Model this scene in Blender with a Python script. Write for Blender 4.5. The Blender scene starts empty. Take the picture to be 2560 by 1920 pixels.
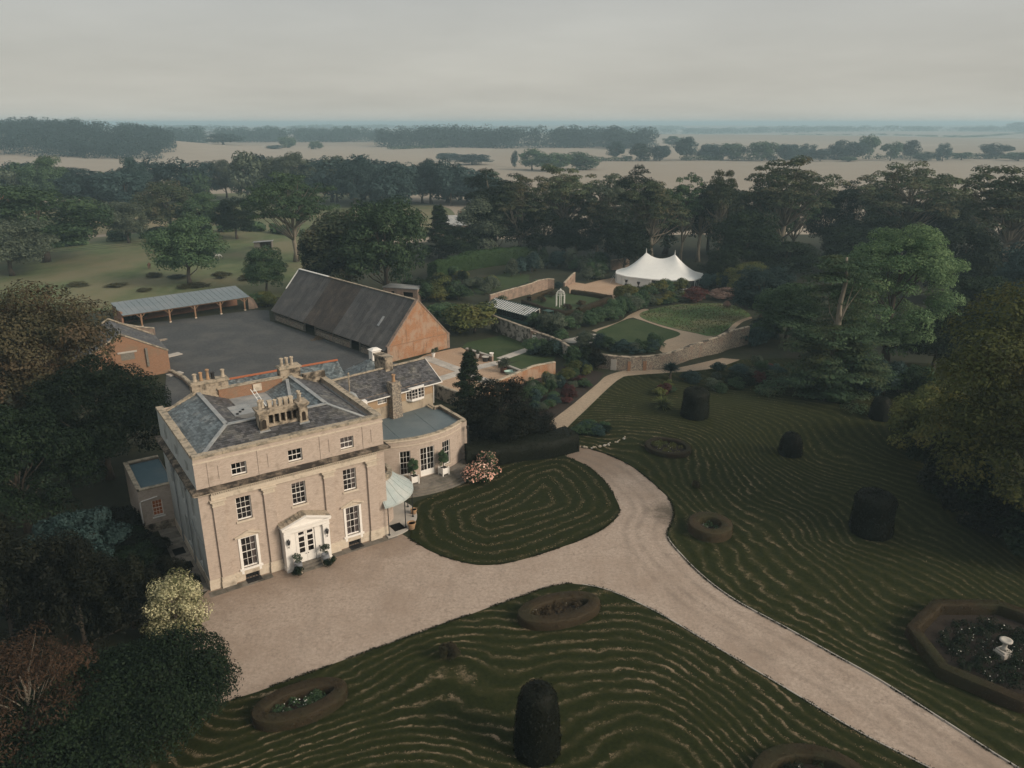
import bpy, math, random
import numpy as np
from mathutils import Vector
from mathutils.geometry import delaunay_2d_cdt

R = math.radians
for _c in (bpy.data.objects, bpy.data.meshes, bpy.data.materials):
    for _o in list(_c):
        _c.remove(_o)
SC = bpy.context.scene
COL = SC.collection

# ------------------------------------------------------------------ camera
CAM_H = 36.0
CAM_F = 1900.0                                   # focal length in photograph pixels (2560 wide)
CAM_T = math.atan(652 / 1900.0)                  # downward pitch of the drone camera
cam_d = bpy.data.cameras.new('camera')
cam_d.sensor_width = 36.0
cam_d.lens = 36.0 * CAM_F / 2560.0
cam_d.clip_start = 0.5
cam_d.clip_end = 40000
cam = bpy.data.objects.new('camera', cam_d)
cam.location = (0, 0, CAM_H)
cam.rotation_euler = (math.pi / 2 - CAM_T, 0, 0)
COL.objects.link(cam)
SC.camera = cam

# ------------------------------------------------------------------ sky, sun, exposure
SUN_DIR = Vector((0.80, -0.42, 0.50)).normalized()     # towards the veiled sun, off to the right behind the camera
SUN_EL = math.asin(SUN_DIR.z)
SUN_AZ = math.atan2(SUN_DIR.x, SUN_DIR.y)
world = bpy.data.worlds.new('World')
SC.world = world
world.use_nodes = True
nt = world.node_tree
nt.nodes.clear()
N, Lk = nt.nodes.new, nt.links.new
w_out = N('ShaderNodeOutputWorld')
w_bg = N('ShaderNodeBackground')
w_bg.inputs['Strength'].default_value = 0.1
w_sky = N('ShaderNodeTexSky')
w_sky.sky_type = 'NISHITA'
w_sky.sun_disc = False
w_sky.sun_elevation = SUN_EL
w_sky.sun_rotation = SUN_AZ
w_sky.air_density = 1.0
w_sky.dust_density = 4.0
tc = N('ShaderNodeTexCoord')
sep = N('ShaderNodeSeparateXYZ')
Lk(tc.outputs['Generated'], sep.inputs[0])
ramp = N('ShaderNodeValToRGB')                   # the even grey cloud sheet, a little paler towards the horizon
ramp.color_ramp.elements[0].position = 0.0
ramp.color_ramp.elements[0].color = (0.268, 0.256, 0.226, 1)
ramp.color_ramp.elements[1].position = 0.6
ramp.color_ramp.elements[1].color = (0.246, 0.250, 0.242, 1)
e_ = ramp.color_ramp.elements.new(0.14)
e_.color = (0.224, 0.223, 0.208, 1)
Lk(sep.outputs['Z'], ramp.inputs['Fac'])
den = N('ShaderNodeMath'); den.operation = 'ADD'; den.inputs[1].default_value = 0.12
Lk(sep.outputs['Z'], den.inputs[0])
dx = N('ShaderNodeMath'); dx.operation = 'DIVIDE'
dy = N('ShaderNodeMath'); dy.operation = 'DIVIDE'
Lk(sep.outputs['X'], dx.inputs[0]); Lk(den.outputs[0], dx.inputs[1])
Lk(sep.outputs['Y'], dy.inputs[0]); Lk(den.outputs[0], dy.inputs[1])
cmb = N('ShaderNodeCombineXYZ')
Lk(dx.outputs[0], cmb.inputs[0]); Lk(dy.outputs[0], cmb.inputs[1])
cn = N('ShaderNodeTexNoise')
cn.inputs['Scale'].default_value = 0.33
cn.inputs['Detail'].default_value = 5
cn.inputs['Roughness'].default_value = 0.55
Lk(cmb.outputs[0], cn.inputs['Vector'])
cr = N('ShaderNodeMapRange')
cr.inputs['From Min'].default_value = 0.3; cr.inputs['From Max'].default_value = 0.7
cr.inputs['To Min'].default_value = 0.86; cr.inputs['To Max'].default_value = 1.12
Lk(cn.outputs['Fac'], cr.inputs['Value'])
cm = N('ShaderNodeVectorMath'); cm.operation = 'SCALE'
Lk(ramp.outputs['Color'], cm.inputs[0]); Lk(cr.outputs[0], cm.inputs['Scale'])
cs = N('ShaderNodeVectorMath'); cs.operation = 'SCALE'; cs.inputs['Scale'].default_value = 10.0
Lk(cm.outputs[0], cs.inputs[0])
mx = N('ShaderNodeMix'); mx.data_type = 'RGBA'; mx.inputs['Factor'].default_value = 0.93
Lk(w_sky.outputs[0], mx.inputs['A']); Lk(cs.outputs[0], mx.inputs['B'])
Lk(mx.outputs['Result'], w_bg.inputs['Color'])
Lk(w_bg.outputs[0], w_out.inputs['Surface'])

sun_d = bpy.data.lights.new('sun', 'SUN')
sun_d.energy = 1.5
sun_d.angle = R(26)
sun_d.color = (1.0, 0.86, 0.70)
sun = bpy.data.objects.new('sun', sun_d)
sun.rotation_euler = SUN_DIR.to_track_quat('Z', 'Y').to_euler()
sun.location = (60, -40, 90)
COL.objects.link(sun)

SC.view_settings.view_transform = 'Standard'
SC.view_settings.look = 'None'
SC.view_settings.gamma = 1.0
SC.view_settings.use_curve_mapping = False
SC.view_settings.exposure = 1.12
SC.cycles.max_bounces = 5
SC.cycles.diffuse_bounces = 2
SC.cycles.glossy_bounces = 2
SC.cycles.transmission_bounces = 3
SC.cycles.transparent_max_bounces = 6
SC.cycles.volume_bounces = 0
SC.cycles.use_denoising = True
SC.cycles.caustics_reflective = False
SC.cycles.caustics_refractive = False

# ------------------------------------------------------------------ survey: from the photograph's pixels to points on the ground
_c, _s = math.cos(CAM_T), math.sin(CAM_T)
def ray(u, v):
    a = (u - 1280) / CAM_F; b = (v - 960) / CAM_F
    return (a, _c - b * _s, -_s - b * _c)
def G(u, v, z=0.0):
    d = ray(u, v); t = (CAM_H - z) / -d[2]
    return (d[0] * t, d[1] * t)
def Zat(v, y):                                   # height of what is seen at row v when it stands at distance y
    d = ray(1280, v)
    return CAM_H + d[2] / d[1] * y
def Xat(u, v, y):
    d = ray(u, v)
    return d[0] / d[1] * y
def crop(ox, oy, s):
    return lambda x, y, z=0.0: G(ox + x * s, oy + y * s, z)
D_ = crop(0, 0, 1.1573)
K_ = crop(1080, 560, 0.3797)
K6 = crop(1220, 620, 0.1718)
K7 = crop(1520, 600, 0.1718)
K8 = crop(1060, 780, 0.1537)
C3 = crop(240, 640, 0.2622)
K5 = crop(240, 700, 0.1687)
HA = R(34.6)
HO = G(529, 1477)
def HW(x, y):                                    # manor frame (x along the front, y towards the back) to the ground
    return (HO[0] + math.cos(HA) * x - math.sin(HA) * y, HO[1] + math.sin(HA) * x + math.cos(HA) * y)

# ------------------------------------------------------------------ mesh building
class MB:
    def __init__(s):
        s.v = []; s.f = []; s.m = []; s.t = []
    def add(s, vs, fs, mi=0, tint=0.5):
        o = len(s.v)
        s.v.extend(vs); s.t.extend([tint] * len(vs))
        for f in fs:
            s.f.append(tuple(i + o for i in f)); s.m.append(mi)
        return s
    def box(s, x0, x1, y0, y1, z0, z1, mi=0, tint=0.5):
        v = [(x0, y0, z0), (x1, y0, z0), (x1, y1, z0), (x0, y1, z0), (x0, y0, z1), (x1, y0, z1), (x1, y1, z1), (x0, y1, z1)]
        return s.add(v, [(3, 2, 1, 0), (4, 5, 6, 7), (0, 1, 5, 4), (1, 2, 6, 5), (2, 3, 7, 6), (3, 0, 4, 7)], mi, tint)
    def hexa(s, b, t, mi=0, tint=0.5):
        n = len(b)
        fs = [tuple(range(n - 1, -1, -1)), tuple(range(n, 2 * n))] + [(i, (i + 1) % n, n + (i + 1) % n, n + i) for i in range(n)]
        return s.add(list(b) + list(t), fs, mi, tint)
    def prism(s, poly, z0, z1, mi=0):
        return s.hexa([(p[0], p[1], z0) for p in poly], [(p[0], p[1], z1) for p in poly], mi)
    def ext(s, poly3, d, mi=0):                  # extrude a planar 3-D polygon by vector d
        return s.hexa(poly3, [(p[0] + d[0], p[1] + d[1], p[2] + d[2]) for p in poly3], mi)
    def face(s, pts, mi=0, tint=0.5):
        return s.add(list(pts), [tuple(range(len(pts)))], mi, tint)
    def beam(s, p, q, w, h, mi=0):               # rectangular bar from p to q
        p = Vector(p); q = Vector(q); d = (q - p).normalized()
        up = Vector((0, 0, 1)) if abs(d.z) < 0.95 else Vector((0, 1, 0))
        r = d.cross(up).normalized() * (w / 2); u = r.cross(d).normalized() * (h / 2)
        b = [p - r - u, p + r - u, p + r + u, p - r + u]
        return s.hexa([tuple(x) for x in b], [tuple(x + (q - p)) for x in b], mi)
    def tube(s, pts, rad, n=7, mi=0, cap=True):
        pts = [Vector(p) for p in pts]
        if not isinstance(rad, (list, tuple)):
            rad = [rad] * len(pts)
        o = len(s.v); vs = []
        for i, p in enumerate(pts):
            d = (pts[min(i + 1, len(pts) - 1)] - pts[max(i - 1, 0)]).normalized()
            up = Vector((0, 0, 1)) if abs(d.z) < 0.9 else Vector((1, 0, 0))
            a = d.cross(up).normalized(); b = a.cross(d)
            for k in range(n):
                t = 2 * math.pi * k / n
                vs.append(tuple(p + (a * math.cos(t) + b * math.sin(t)) * rad[i]))
        fs = []
        for i in range(len(pts) - 1):
            for k in range(n):
                fs.append((i * n + k, i * n + (k + 1) % n, (i + 1) * n + (k + 1) % n, (i + 1) * n + k))
        if cap:
            fs.append(tuple(range(n - 1, -1, -1))); fs.append(tuple((len(pts) - 1) * n + k for k in range(n)))
        return s.add(vs, fs, mi)
    def lathe(s, prof, c=(0, 0, 0), n=14, mi=0, a0=0, a1=2 * math.pi):
        full = abs(a1 - a0 - 2 * math.pi) < 1e-6
        m = n if full else n + 1
        vs = [(c[0] + r * math.cos(a0 + (a1 - a0) * k / n), c[1] + r * math.sin(a0 + (a1 - a0) * k / n), c[2] + z) for r, z in prof for k in range(m)]
        fs = []
        for i in range(len(prof) - 1):
            for k in range(n):
                k2 = (k + 1) % m
                fs.append((i * m + k, i * m + k2, (i + 1) * m + k2, (i + 1) * m + k))
        if full:
            if prof[0][0] > 1e-4: fs.append(tuple(range(m - 1, -1, -1)))
            if prof[-1][0] > 1e-4: fs.append(tuple((len(prof) - 1) * m + k for k in range(m)))
        return s.add(vs, fs, mi)
    def build(s, name, mats, parent=None, smooth=False, org=None, loc=None, rz=0):
        if org is None:
            org = parent.get('org_', (0, 0, 0)) if parent is not None else (0, 0, 0)
            org = tuple(org)
        me = bpy.data.meshes.new(name)
        me.from_pydata([(a[0] - org[0], a[1] - org[1], a[2] - org[2]) for a in s.v], [], s.f)
        if not isinstance(mats, (list, tuple)): mats = [mats]
        for m in mats: me.materials.append(m)
        if len(mats) > 1: me.polygons.foreach_set('material_index', s.m)
        at = me.attributes.new('tint', 'FLOAT', 'POINT'); at.data.foreach_set('value', s.t)
        if smooth: me.polygons.foreach_set('use_smooth', [True] * len(me.polygons))
        me.update()
        return link(name, me, parent, loc, rz)

def link(name, data, parent=None, loc=None, rz=0):
    o = bpy.data.objects.new(name, data)
    COL.objects.link(o)
    if parent is not None: o.parent = parent
    if loc is not None: o.location = loc
    if rz: o.rotation_euler = (0, 0, rz)
    return o
def tag(o, label=None, cat=None, group=None, kind=None):
    if label: o['label'] = label
    if cat: o['category'] = cat
    if group: o['group'] = group
    if kind: o['kind'] = kind
    return o
def thing(name, label, cat, loc=(0, 0, 0), rz=0, group=None, org=None):
    o = link(name, None, None, loc, rz)
    o.empty_display_size = 0.5
    tag(o, label, cat, group)
    if org: o['org_'] = org
    return o
def hthing(name, label, cat, x, y, group=None, rz=0):      # a thing standing in the manor frame; its parts are given in that frame
    w = HW(x, y)
    o = thing(name, label, cat, (w[0], w[1], 0), HA, group, (x, y, 0))
    return o
def struct(o): o['kind'] = 'structure'; return o
def copy_tree(o, parent=None):
    c = o.copy(); COL.objects.link(c)
    if parent is not None: c.parent = parent
    for ch in o.children: copy_tree(ch, c)
    return c

# ------------------------------------------------------------------ materials
def new_mat(name):
    m = bpy.data.materials.new(name); m.use_nodes = True
    return m, m.node_tree, m.node_tree.nodes['Principled BSDF']
def sock(n, *names):
    for k in names:
        if k in n.inputs: return n.inputs[k]
def noise(nt, vec, scale, detail=4, rough=0.6):
    n = nt.nodes.new('ShaderNodeTexNoise')
    n.inputs['Scale'].default_value = scale; n.inputs['Detail'].default_value = detail; n.inputs['Roughness'].default_value = rough
    if vec is not None: nt.links.new(vec, n.inputs['Vector'])
    return n.outputs['Fac']
def rng(nt, v, a, b, c=0.0, d=1.0):
    n = nt.nodes.new('ShaderNodeMapRange')
    n.inputs['From Min'].default_value = a; n.inputs['From Max'].default_value = b
    n.inputs['To Min'].default_value = c; n.inputs['To Max'].default_value = d
    nt.links.new(v, n.inputs['Value']); return n.outputs[0]
def mixc(nt, f, a, b, mode='MIX'):
    n = nt.nodes.new('ShaderNodeMix'); n.data_type = 'RGBA'; n.blend_type = mode
    for k, x in (('Factor', f), ('A', a), ('B', b)):
        s = n.inputs[k] if k == 'Factor' else [i for i in n.inputs if i.name == k and i.type == 'RGBA'][0]
        if hasattr(x, 'is_output'): nt.links.new(x, s)
        elif k == 'Factor': s.default_value = x
        else: s.default_value = (*x, 1)
    return [o for o in n.outputs if o.type == 'RGBA'][0]
def coords(nt, kind='Object', scale=(1, 1, 1)):
    if kind == 'World':
        g = nt.nodes.new('ShaderNodeNewGeometry'); v = g.outputs['Position']
    else:
        t = nt.nodes.new('ShaderNodeTexCoord'); v = t.outputs[kind]
    if scale != (1, 1, 1):
        m = nt.nodes.new('ShaderNodeMapping'); m.inputs['Scale'].default_value = scale
        nt.links.new(v, m.inputs['Vector']); v = m.outputs[0]
    return v
def wallvec(nt, kind='Object'):                   # (x + y, z): runs along any wall built square to its own axes
    v = coords(nt, kind)
    s = nt.nodes.new('ShaderNodeSeparateXYZ'); nt.links.new(v, s.inputs[0])
    a = nt.nodes.new('ShaderNodeMath'); a.operation = 'ADD'
    nt.links.new(s.outputs[0], a.inputs[0]); nt.links.new(s.outputs[1], a.inputs[1])
    c = nt.nodes.new('ShaderNodeCombineXYZ')
    nt.links.new(a.outputs[0], c.inputs[0]); nt.links.new(s.outputs[2], c.inputs[1])
    return c.outputs[0]
def bump(nt, bs, h, strength=0.4, dist=0.02):
    b = nt.nodes.new('ShaderNodeBump'); b.inputs['Strength'].default_value = strength; b.inputs['Distance'].default_value = dist
    nt.links.new(h, b.inputs['Height']); nt.links.new(b.outputs[0], bs.inputs['Normal'])
def attr(nt, name):
    a = nt.nodes.new('ShaderNodeAttribute'); a.attribute_name = name
    return a.outputs['Fac']
def mottled(name, c1, c2, c3=None, s1=3.0, s2=0.5, rough=0.85, bmp=0.3, bd=0.02, kind='Object', scale=(1, 1, 1), spec=0.3, thr=(0.35, 0.65), thr2=(0.45, 0.65), metal=0.0, use_tint=0.0):
    m, t, b = new_mat(name)
    v = coords(t, kind, scale)
    f1 = noise(t, v, s1, 6, 0.65)
    c = mixc(t, rng(t, f1, *thr), c1, c2)
    if c3 is not None:
        c = mixc(t, rng(t, noise(t, v, s2, 5, 0.6), *thr2), c, c3)
    if use_tint:
        k = rng(t, attr(t, 'tint'), 0, 1, 1 - use_tint, 1 + use_tint)
        vm = t.nodes.new('ShaderNodeVectorMath'); vm.operation = 'SCALE'
        t.links.new(c, vm.inputs[0]); t.links.new(k, vm.inputs['Scale']); c = vm.outputs[0]
    t.links.new(c, b.inputs['Base Color'])
    b.inputs['Roughness'].default_value = rough
    b.inputs['Metallic'].default_value = metal
    sock(b, 'Specular IOR Level', 'Specular').default_value = spec
    if bmp: bump(t, b, f1, bmp, bd)
    return m
def brickmat(name, c1, c2, mortar, stain=None, sc=1.0, st=(0.5, 0.7), ss=0.7, lichen=None):
    m, t, b = new_mat(name)
    v = wallvec(t)
    br = t.nodes.new('ShaderNodeTexBrick')
    br.inputs['Scale'].default_value = 1.0
    br.inputs['Brick Width'].default_value = 0.23 * sc; br.inputs['Row Height'].default_value = 0.078 * sc
    br.inputs['Mortar Size'].default_value = 0.012 * sc; br.inputs['Bias'].default_value = 0.0
    br.inputs['Color1'].default_value = (*c1, 1); br.inputs['Color2'].default_value = (*c2, 1); br.inputs['Mortar'].default_value = (*mortar, 1)
    t.links.new(v, br.inputs['Vector'])
    c = br.outputs['Color']
    o = coords(t, 'Object')
    f = noise(t, coords(t, 'Object', (1.6, 1.6, 5.0)), 1.3, 6, 0.7)
    c = mixc(t, rng(t, f, 0.35, 0.75, 0, 0.55), c, tuple(x * 0.72 for x in c1))
    if stain is not None:
        c = mixc(t, rng(t, noise(t, o, ss, 6, 0.62), st[0], st[1], 0, 0.9), c, stain)
    if lichen is not None:
        c = mixc(t, rng(t, noise(t, coords(t, 'Object', (2.0, 2.0, 0.35)), 1.1, 6, 0.65), 0.55, 0.72, 0, 0.8), c, lichen)
    t.links.new(c, b.inputs['Base Color'])
    b.inputs['Roughness'].default_value = 0.9
    sock(b, 'Specular IOR Level', 'Specular').default_value = 0.2
    bump(t, b, br.outputs['Fac'], 0.35, -0.01)
    return m
def foliage(name, c1, c2, c3=None, trans=0.25, rough=0.6, var=0.32, spec=0.10):
    m, t, b = new_mat(name)
    tn = attr(t, 'tint')
    c = mixc(t, tn, c1, c2)
    oi = t.nodes.new('ShaderNodeObjectInfo')
    if c3 is not None:
        v = coords(t, 'World')
        c = mixc(t, rng(t, noise(t, v, 0.22, 3, 0.6), 0.48, 0.66, 0, 0.85), c, c3)
    k = rng(t, oi.outputs['Random'], 0, 1, 1 - var, 1 + var)
    vm = t.nodes.new('ShaderNodeVectorMath'); vm.operation = 'SCALE'
    t.links.new(c, vm.inputs[0]); t.links.new(k, vm.inputs['Scale']); c = vm.outputs[0]
    t.links.new(c, b.inputs['Base Color'])
    b.inputs['Roughness'].default_value = rough
    sock(b, 'Specular IOR Level', 'Specular').default_value = spec
    if trans:
        tr = t.nodes.new('ShaderNodeBsdfTranslucent'); t.links.new(c, tr.inputs['Color'])
        ms = t.nodes.new('ShaderNodeMixShader'); ms.inputs[0].default_value = trans
        t.links.new(b.outputs[0], ms.inputs[1]); t.links.new(tr.outputs[0], ms.inputs[2])
        t.links.new(ms.outputs[0], t.nodes['Material Output'].inputs['Surface'])
    return m
def plain(name, c, rough=0.6, metal=0.0, spec=0.4, emit=None, es=0.0):
    m, t, b = new_mat(name)
    f = noise(t, coords(t, 'Object'), 6.0, 4, 0.6)
    t.links.new(mixc(t, rng(t, f, 0.3, 0.7), tuple(x * 0.85 for x in c), tuple(min(1, x * 1.1) for x in c)), b.inputs['Base Color'])
    b.inputs['Roughness'].default_value = rough; b.inputs['Metallic'].default_value = metal
    sock(b, 'Specular IOR Level', 'Specular').default_value = spec
    if emit:
        b.inputs['Emission Color'].default_value = (*emit, 1); b.inputs['Emission Strength'].default_value = es
    return m

M = {}
M['gault'] = brickmat('gault_brick', (0.50, 0.405, 0.335), (0.38, 0.305, 0.248), (0.48, 0.40, 0.335), (0.29, 0.235, 0.19), st=(0.54, 0.74), ss=1.3)
M['stone'] = mottled('limestone', (0.58, 0.50, 0.40), (0.49, 0.415, 0.325), (0.29, 0.245, 0.19), 4.0, 0.9, 0.85, 0.25, thr2=(0.56, 0.72))
M['stone_dark'] = mottled('weathered_stone', (0.40, 0.33, 0.25), (0.28, 0.23, 0.17), (0.055, 0.046, 0.036), 5.0, 1.1, 0.9, 0.4, thr2=(0.45, 0.6))
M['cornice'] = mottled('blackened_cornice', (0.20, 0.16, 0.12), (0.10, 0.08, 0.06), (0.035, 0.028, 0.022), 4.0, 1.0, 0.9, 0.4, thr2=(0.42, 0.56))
M['coping'] = mottled('lichened_coping', (0.42, 0.35, 0.26), (0.30, 0.25, 0.19), (0.17, 0.15, 0.115), 6.0, 1.6, 0.9, 0.5, thr2=(0.48, 0.62))
M['paint'] = mottled('white_paint', (0.80, 0.765, 0.71), (0.74, 0.70, 0.645), None, 5.0, 1, 0.5, 0.05)
M['slate'] = mottled('sky_paled_slate', (0.120, 0.145, 0.152), (0.080, 0.098, 0.106), (0.20, 0.205, 0.195), 3.0, 0.7, 0.5, 0.3, scale=(1, 1, 1), thr2=(0.54, 0.72), spec=0.5, use_tint=0.5)  # paler blue-grey: the sky sheen of a left slope is in the colour
M['slate_dark'] = mottled('lichened_slate', (0.080, 0.076, 0.078), (0.055, 0.056, 0.060), (0.125, 0.118, 0.104), 3.0, 0.55, 0.6, 0.3, thr2=(0.5, 0.68), spec=0.4, use_tint=0.5)
M['lead'] = mottled('roof_lead', (0.27, 0.28, 0.28), (0.20, 0.215, 0.22), (0.33, 0.325, 0.31), 3.0, 0.8, 0.55, 0.15)
M['felt'] = mottled('flat_roof_membrane', (0.115, 0.145, 0.155), (0.098, 0.125, 0.136), (0.145, 0.165, 0.168), 0.8, 0.25, 0.5, 0.05, thr2=(0.45, 0.7))
M['felt_blue'] = mottled('blue_flat_roof_membrane', (0.07, 0.115, 0.135), (0.055, 0.095, 0.115), (0.09, 0.12, 0.13), 0.9, 0.3, 0.5, 0.05)
M['copper'] = mottled('verdigris_copper', (0.40, 0.445, 0.425), (0.34, 0.385, 0.37), (0.45, 0.46, 0.43), 2.0, 0.7, 0.5, 0.1)
M['iron'] = plain('black_iron', (0.016, 0.016, 0.017), 0.5)
M['redbrick'] = brickmat('red_brick', (0.29, 0.145, 0.082), (0.21, 0.105, 0.062), (0.32, 0.235, 0.165), (0.22, 0.16, 0.11), st=(0.5, 0.68))
M['orangebrick'] = brickmat('orange_brick', (0.37, 0.165, 0.075), (0.26, 0.125, 0.065), (0.37, 0.26, 0.18), (0.35, 0.25, 0.18), st=(0.46, 0.58), ss=0.55, lichen=(0.13, 0.09, 0.062))
M['pinkbrick'] = brickmat('weathered_pink_brick', (0.31, 0.215, 0.165), (0.24, 0.165, 0.13), (0.33, 0.265, 0.21), (0.17, 0.135, 0.105), st=(0.46, 0.64), ss=1.1, lichen=(0.12, 0.10, 0.075))
M['shedbrick'] = brickmat('shed_brick', (0.30, 0.14, 0.085), (0.22, 0.105, 0.065), (0.26, 0.19, 0.14), (0.13, 0.08, 0.055), st=(0.55, 0.75))
M['flint'] = mottled('flint_and_mortar', (0.33, 0.28, 0.22), (0.12, 0.105, 0.09), (0.24, 0.17, 0.13), 5.5, 0.7, 0.9, 0.8, 0.05, thr=(0.42, 0.58), thr2=(0.52, 0.7))
M['limewash'] = mottled('peeling_limewash', (0.36, 0.33, 0.285), (0.29, 0.26, 0.22), (0.085, 0.078, 0.062), 3.0, 0.9, 0.9, 0.4, thr2=(0.47, 0.55))
M['render_tan'] = mottled('tan_render', (0.37, 0.255, 0.155), (0.32, 0.22, 0.135), (0.24, 0.175, 0.12), 1.5, 0.6, 0.9, 0.15, thr2=(0.52, 0.75))
M['render_pale'] = mottled('stained_pale_render', (0.40, 0.33, 0.245), (0.34, 0.28, 0.205), (0.19, 0.155, 0.12), 1.5, 0.9, 0.9, 0.2, scale=(1.5, 1.5, 0.5), thr2=(0.5, 0.68))
M['terracotta'] = mottled('terracotta', (0.42, 0.26, 0.14), (0.34, 0.21, 0.12), (0.24, 0.17, 0.11), 4.0, 1.5, 0.85, 0.2)
M['terracotta_ridge'] = mottled('orange_ridge_tile', (0.42, 0.135, 0.06), (0.33, 0.11, 0.05), None, 4.0, 1, 0.8, 0.2, use_tint=0.25)
M['potbuff'] = mottled('buff_chimney_pot', (0.47, 0.40, 0.31), (0.38, 0.32, 0.24), (0.22, 0.18, 0.14), 5.0, 1.5, 0.85, 0.2)
M['timber'] = mottled('weathered_oak', (0.26, 0.155, 0.092), (0.19, 0.115, 0.07), None, 5.0, 1, 0.8, 0.3, scale=(1, 1, 0.2))
M['timber_grey'] = mottled('grey_boards', (0.22, 0.20, 0.17), (0.13, 0.12, 0.10), None, 4.0, 1, 0.9, 0.3)
def sheetmat(name, c1, c2, c3):
    """weathered sheets: streaks run down the slope, every sheet a little different"""
    m, t, b = new_mat(name)
    oi = t.nodes.new('ShaderNodeObjectInfo'); ml = t.nodes.new('ShaderNodeMath'); ml.operation = 'MULTIPLY'; ml.inputs[1].default_value = 90.0; t.links.new(oi.outputs['Random'], ml.inputs[0])
    cb = t.nodes.new('ShaderNodeCombineXYZ'); t.links.new(ml.outputs[0], cb.inputs[0]); t.links.new(ml.outputs[0], cb.inputs[2])
    va = t.nodes.new('ShaderNodeVectorMath'); t.links.new(coords(t, 'Object', (0.45, 4.0, 0.45)), va.inputs[0]); t.links.new(cb.outputs[0], va.inputs[1])
    f = noise(t, va.outputs[0], 1.3, 6, 0.7)
    c = mixc(t, rng(t, f, 0.32, 0.68), c1, c2)
    c = mixc(t, rng(t, noise(t, coords(t, 'World'), 0.4, 5, 0.7), 0.48, 0.68, 0, 0.8), c, c3)
    vm = t.nodes.new('ShaderNodeVectorMath'); vm.operation = 'SCALE'; t.links.new(c, vm.inputs[0]); t.links.new(rng(t, oi.outputs['Random'], 0, 1, 0.78, 1.25), vm.inputs['Scale'])
    t.links.new(vm.outputs[0], b.inputs['Base Color']); b.inputs['Roughness'].default_value = 0.7
    bump(t, b, f, 0.3, 0.02)
    return m
M['corr'] = sheetmat('tarred_corrugated_sheet', (0.082, 0.079, 0.077), (0.040, 0.040, 0.042), (0.115, 0.107, 0.098))
M['corr_brown'] = sheetmat('mossy_corrugated_sheet', (0.056, 0.044, 0.037), (0.028, 0.024, 0.022), (0.088, 0.068, 0.052))
M['tin'] = mottled('grey_sheet_metal', (0.155, 0.185, 0.20), (0.135, 0.165, 0.18), (0.18, 0.20, 0.21), 0.6, 0.2, 0.45, 0.05, kind='World')
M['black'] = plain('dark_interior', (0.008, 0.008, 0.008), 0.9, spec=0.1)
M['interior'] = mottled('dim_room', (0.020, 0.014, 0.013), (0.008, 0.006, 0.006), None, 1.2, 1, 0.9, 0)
M['interior_warm'] = mottled('warm_light_painted_room', (0.16, 0.085, 0.04), (0.05, 0.026, 0.014), None, 0.9, 1, 0.9, 0)  # warm room light painted into the colour, no lamp behind
M['curtain'] = plain('pale_curtain', (0.50, 0.46, 0.42), 0.9)
M['canvas'] = mottled('tent_canvas', (0.74, 0.74, 0.71), (0.70, 0.70, 0.67), None, 1.2, 1, 0.7, 0.06)
M['mesh_panel'] = plain('tent_window_panel', (0.05, 0.052, 0.052), 0.3)
M['soil'] = mottled('bed_soil', (0.035, 0.025, 0.018), (0.02, 0.015, 0.011), None, 5.0, 1, 0.95, 0.6)
M['paving'] = mottled('worn_paving', (0.20, 0.175, 0.145), (0.14, 0.125, 0.105), (0.085, 0.078, 0.062), 2.5, 0.7, 0.9, 0.3, thr2=(0.5, 0.68), use_tint=0.2)
M['slab'] = mottled('pale_stone_slab', (0.44, 0.405, 0.36), (0.37, 0.34, 0.30), None, 2.0, 1, 0.85, 0.15, use_tint=0.12)
M['pot_grey'] = plain('glazed_grey_pot', (0.19, 0.20, 0.215), 0.4)
M['pot_black'] = plain('black_planter', (0.022, 0.023, 0.025), 0.45)
M['rust'] = plain('rusty_tub', (0.09, 0.045, 0.03), 0.8)
M['mint'] = plain('mint_enamel', (0.36, 0.50, 0.44), 0.4)
M['green_paint'] = plain('dark_green_paint', (0.022, 0.06, 0.05), 0.5)
M['bark'] = mottled('bark', (0.11, 0.09, 0.07), (0.06, 0.048, 0.038), None, 3.0, 1, 0.95, 0.5, scale=(1, 1, 0.3))
M['bark_pale'] = mottled('pale_bark', (0.24, 0.21, 0.165), (0.15, 0.13, 0.10), None, 2.5, 1, 0.95, 0.4, scale=(1, 1, 0.3))
M['white_metal'] = plain('white_metal', (0.72, 0.71, 0.67), 0.5)
M['hide_brown'] = plain('brown_hide', (0.085, 0.045, 0.028), 0.8)
M['rose'] = foliage('pink_rose_flower', (0.62, 0.30, 0.22), (0.74, 0.50, 0.40), trans=0.2)
# glass: mostly see-through with a sharp reflection
def glassmat():
    m = bpy.data.materials.new('window_glass'); m.use_nodes = True
    t = m.node_tree; t.nodes.clear()
    o = t.nodes.new('ShaderNodeOutputMaterial'); a = t.nodes.new('ShaderNodeBsdfTransparent'); g = t.nodes.new('ShaderNodeBsdfGlossy')
    a.inputs['Color'].default_value = (0.75, 0.73, 0.74, 1); g.inputs['Roughness'].default_value = 0.06
    g.inputs['Color'].default_value = (0.9, 0.9, 0.95, 1)
    fr = t.nodes.new('ShaderNodeFresnel'); fr.inputs['IOR'].default_value = 1.5
    x = t.nodes.new('ShaderNodeMixShader')
    t.links.new(fr.outputs[0], x.inputs[0]); t.links.new(a.outputs[0], x.inputs[1]); t.links.new(g.outputs[0], x.inputs[2])
    t.links.new(x.outputs[0], o.inputs['Surface'])
    return m
M['glass'] = glassmat()
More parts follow.
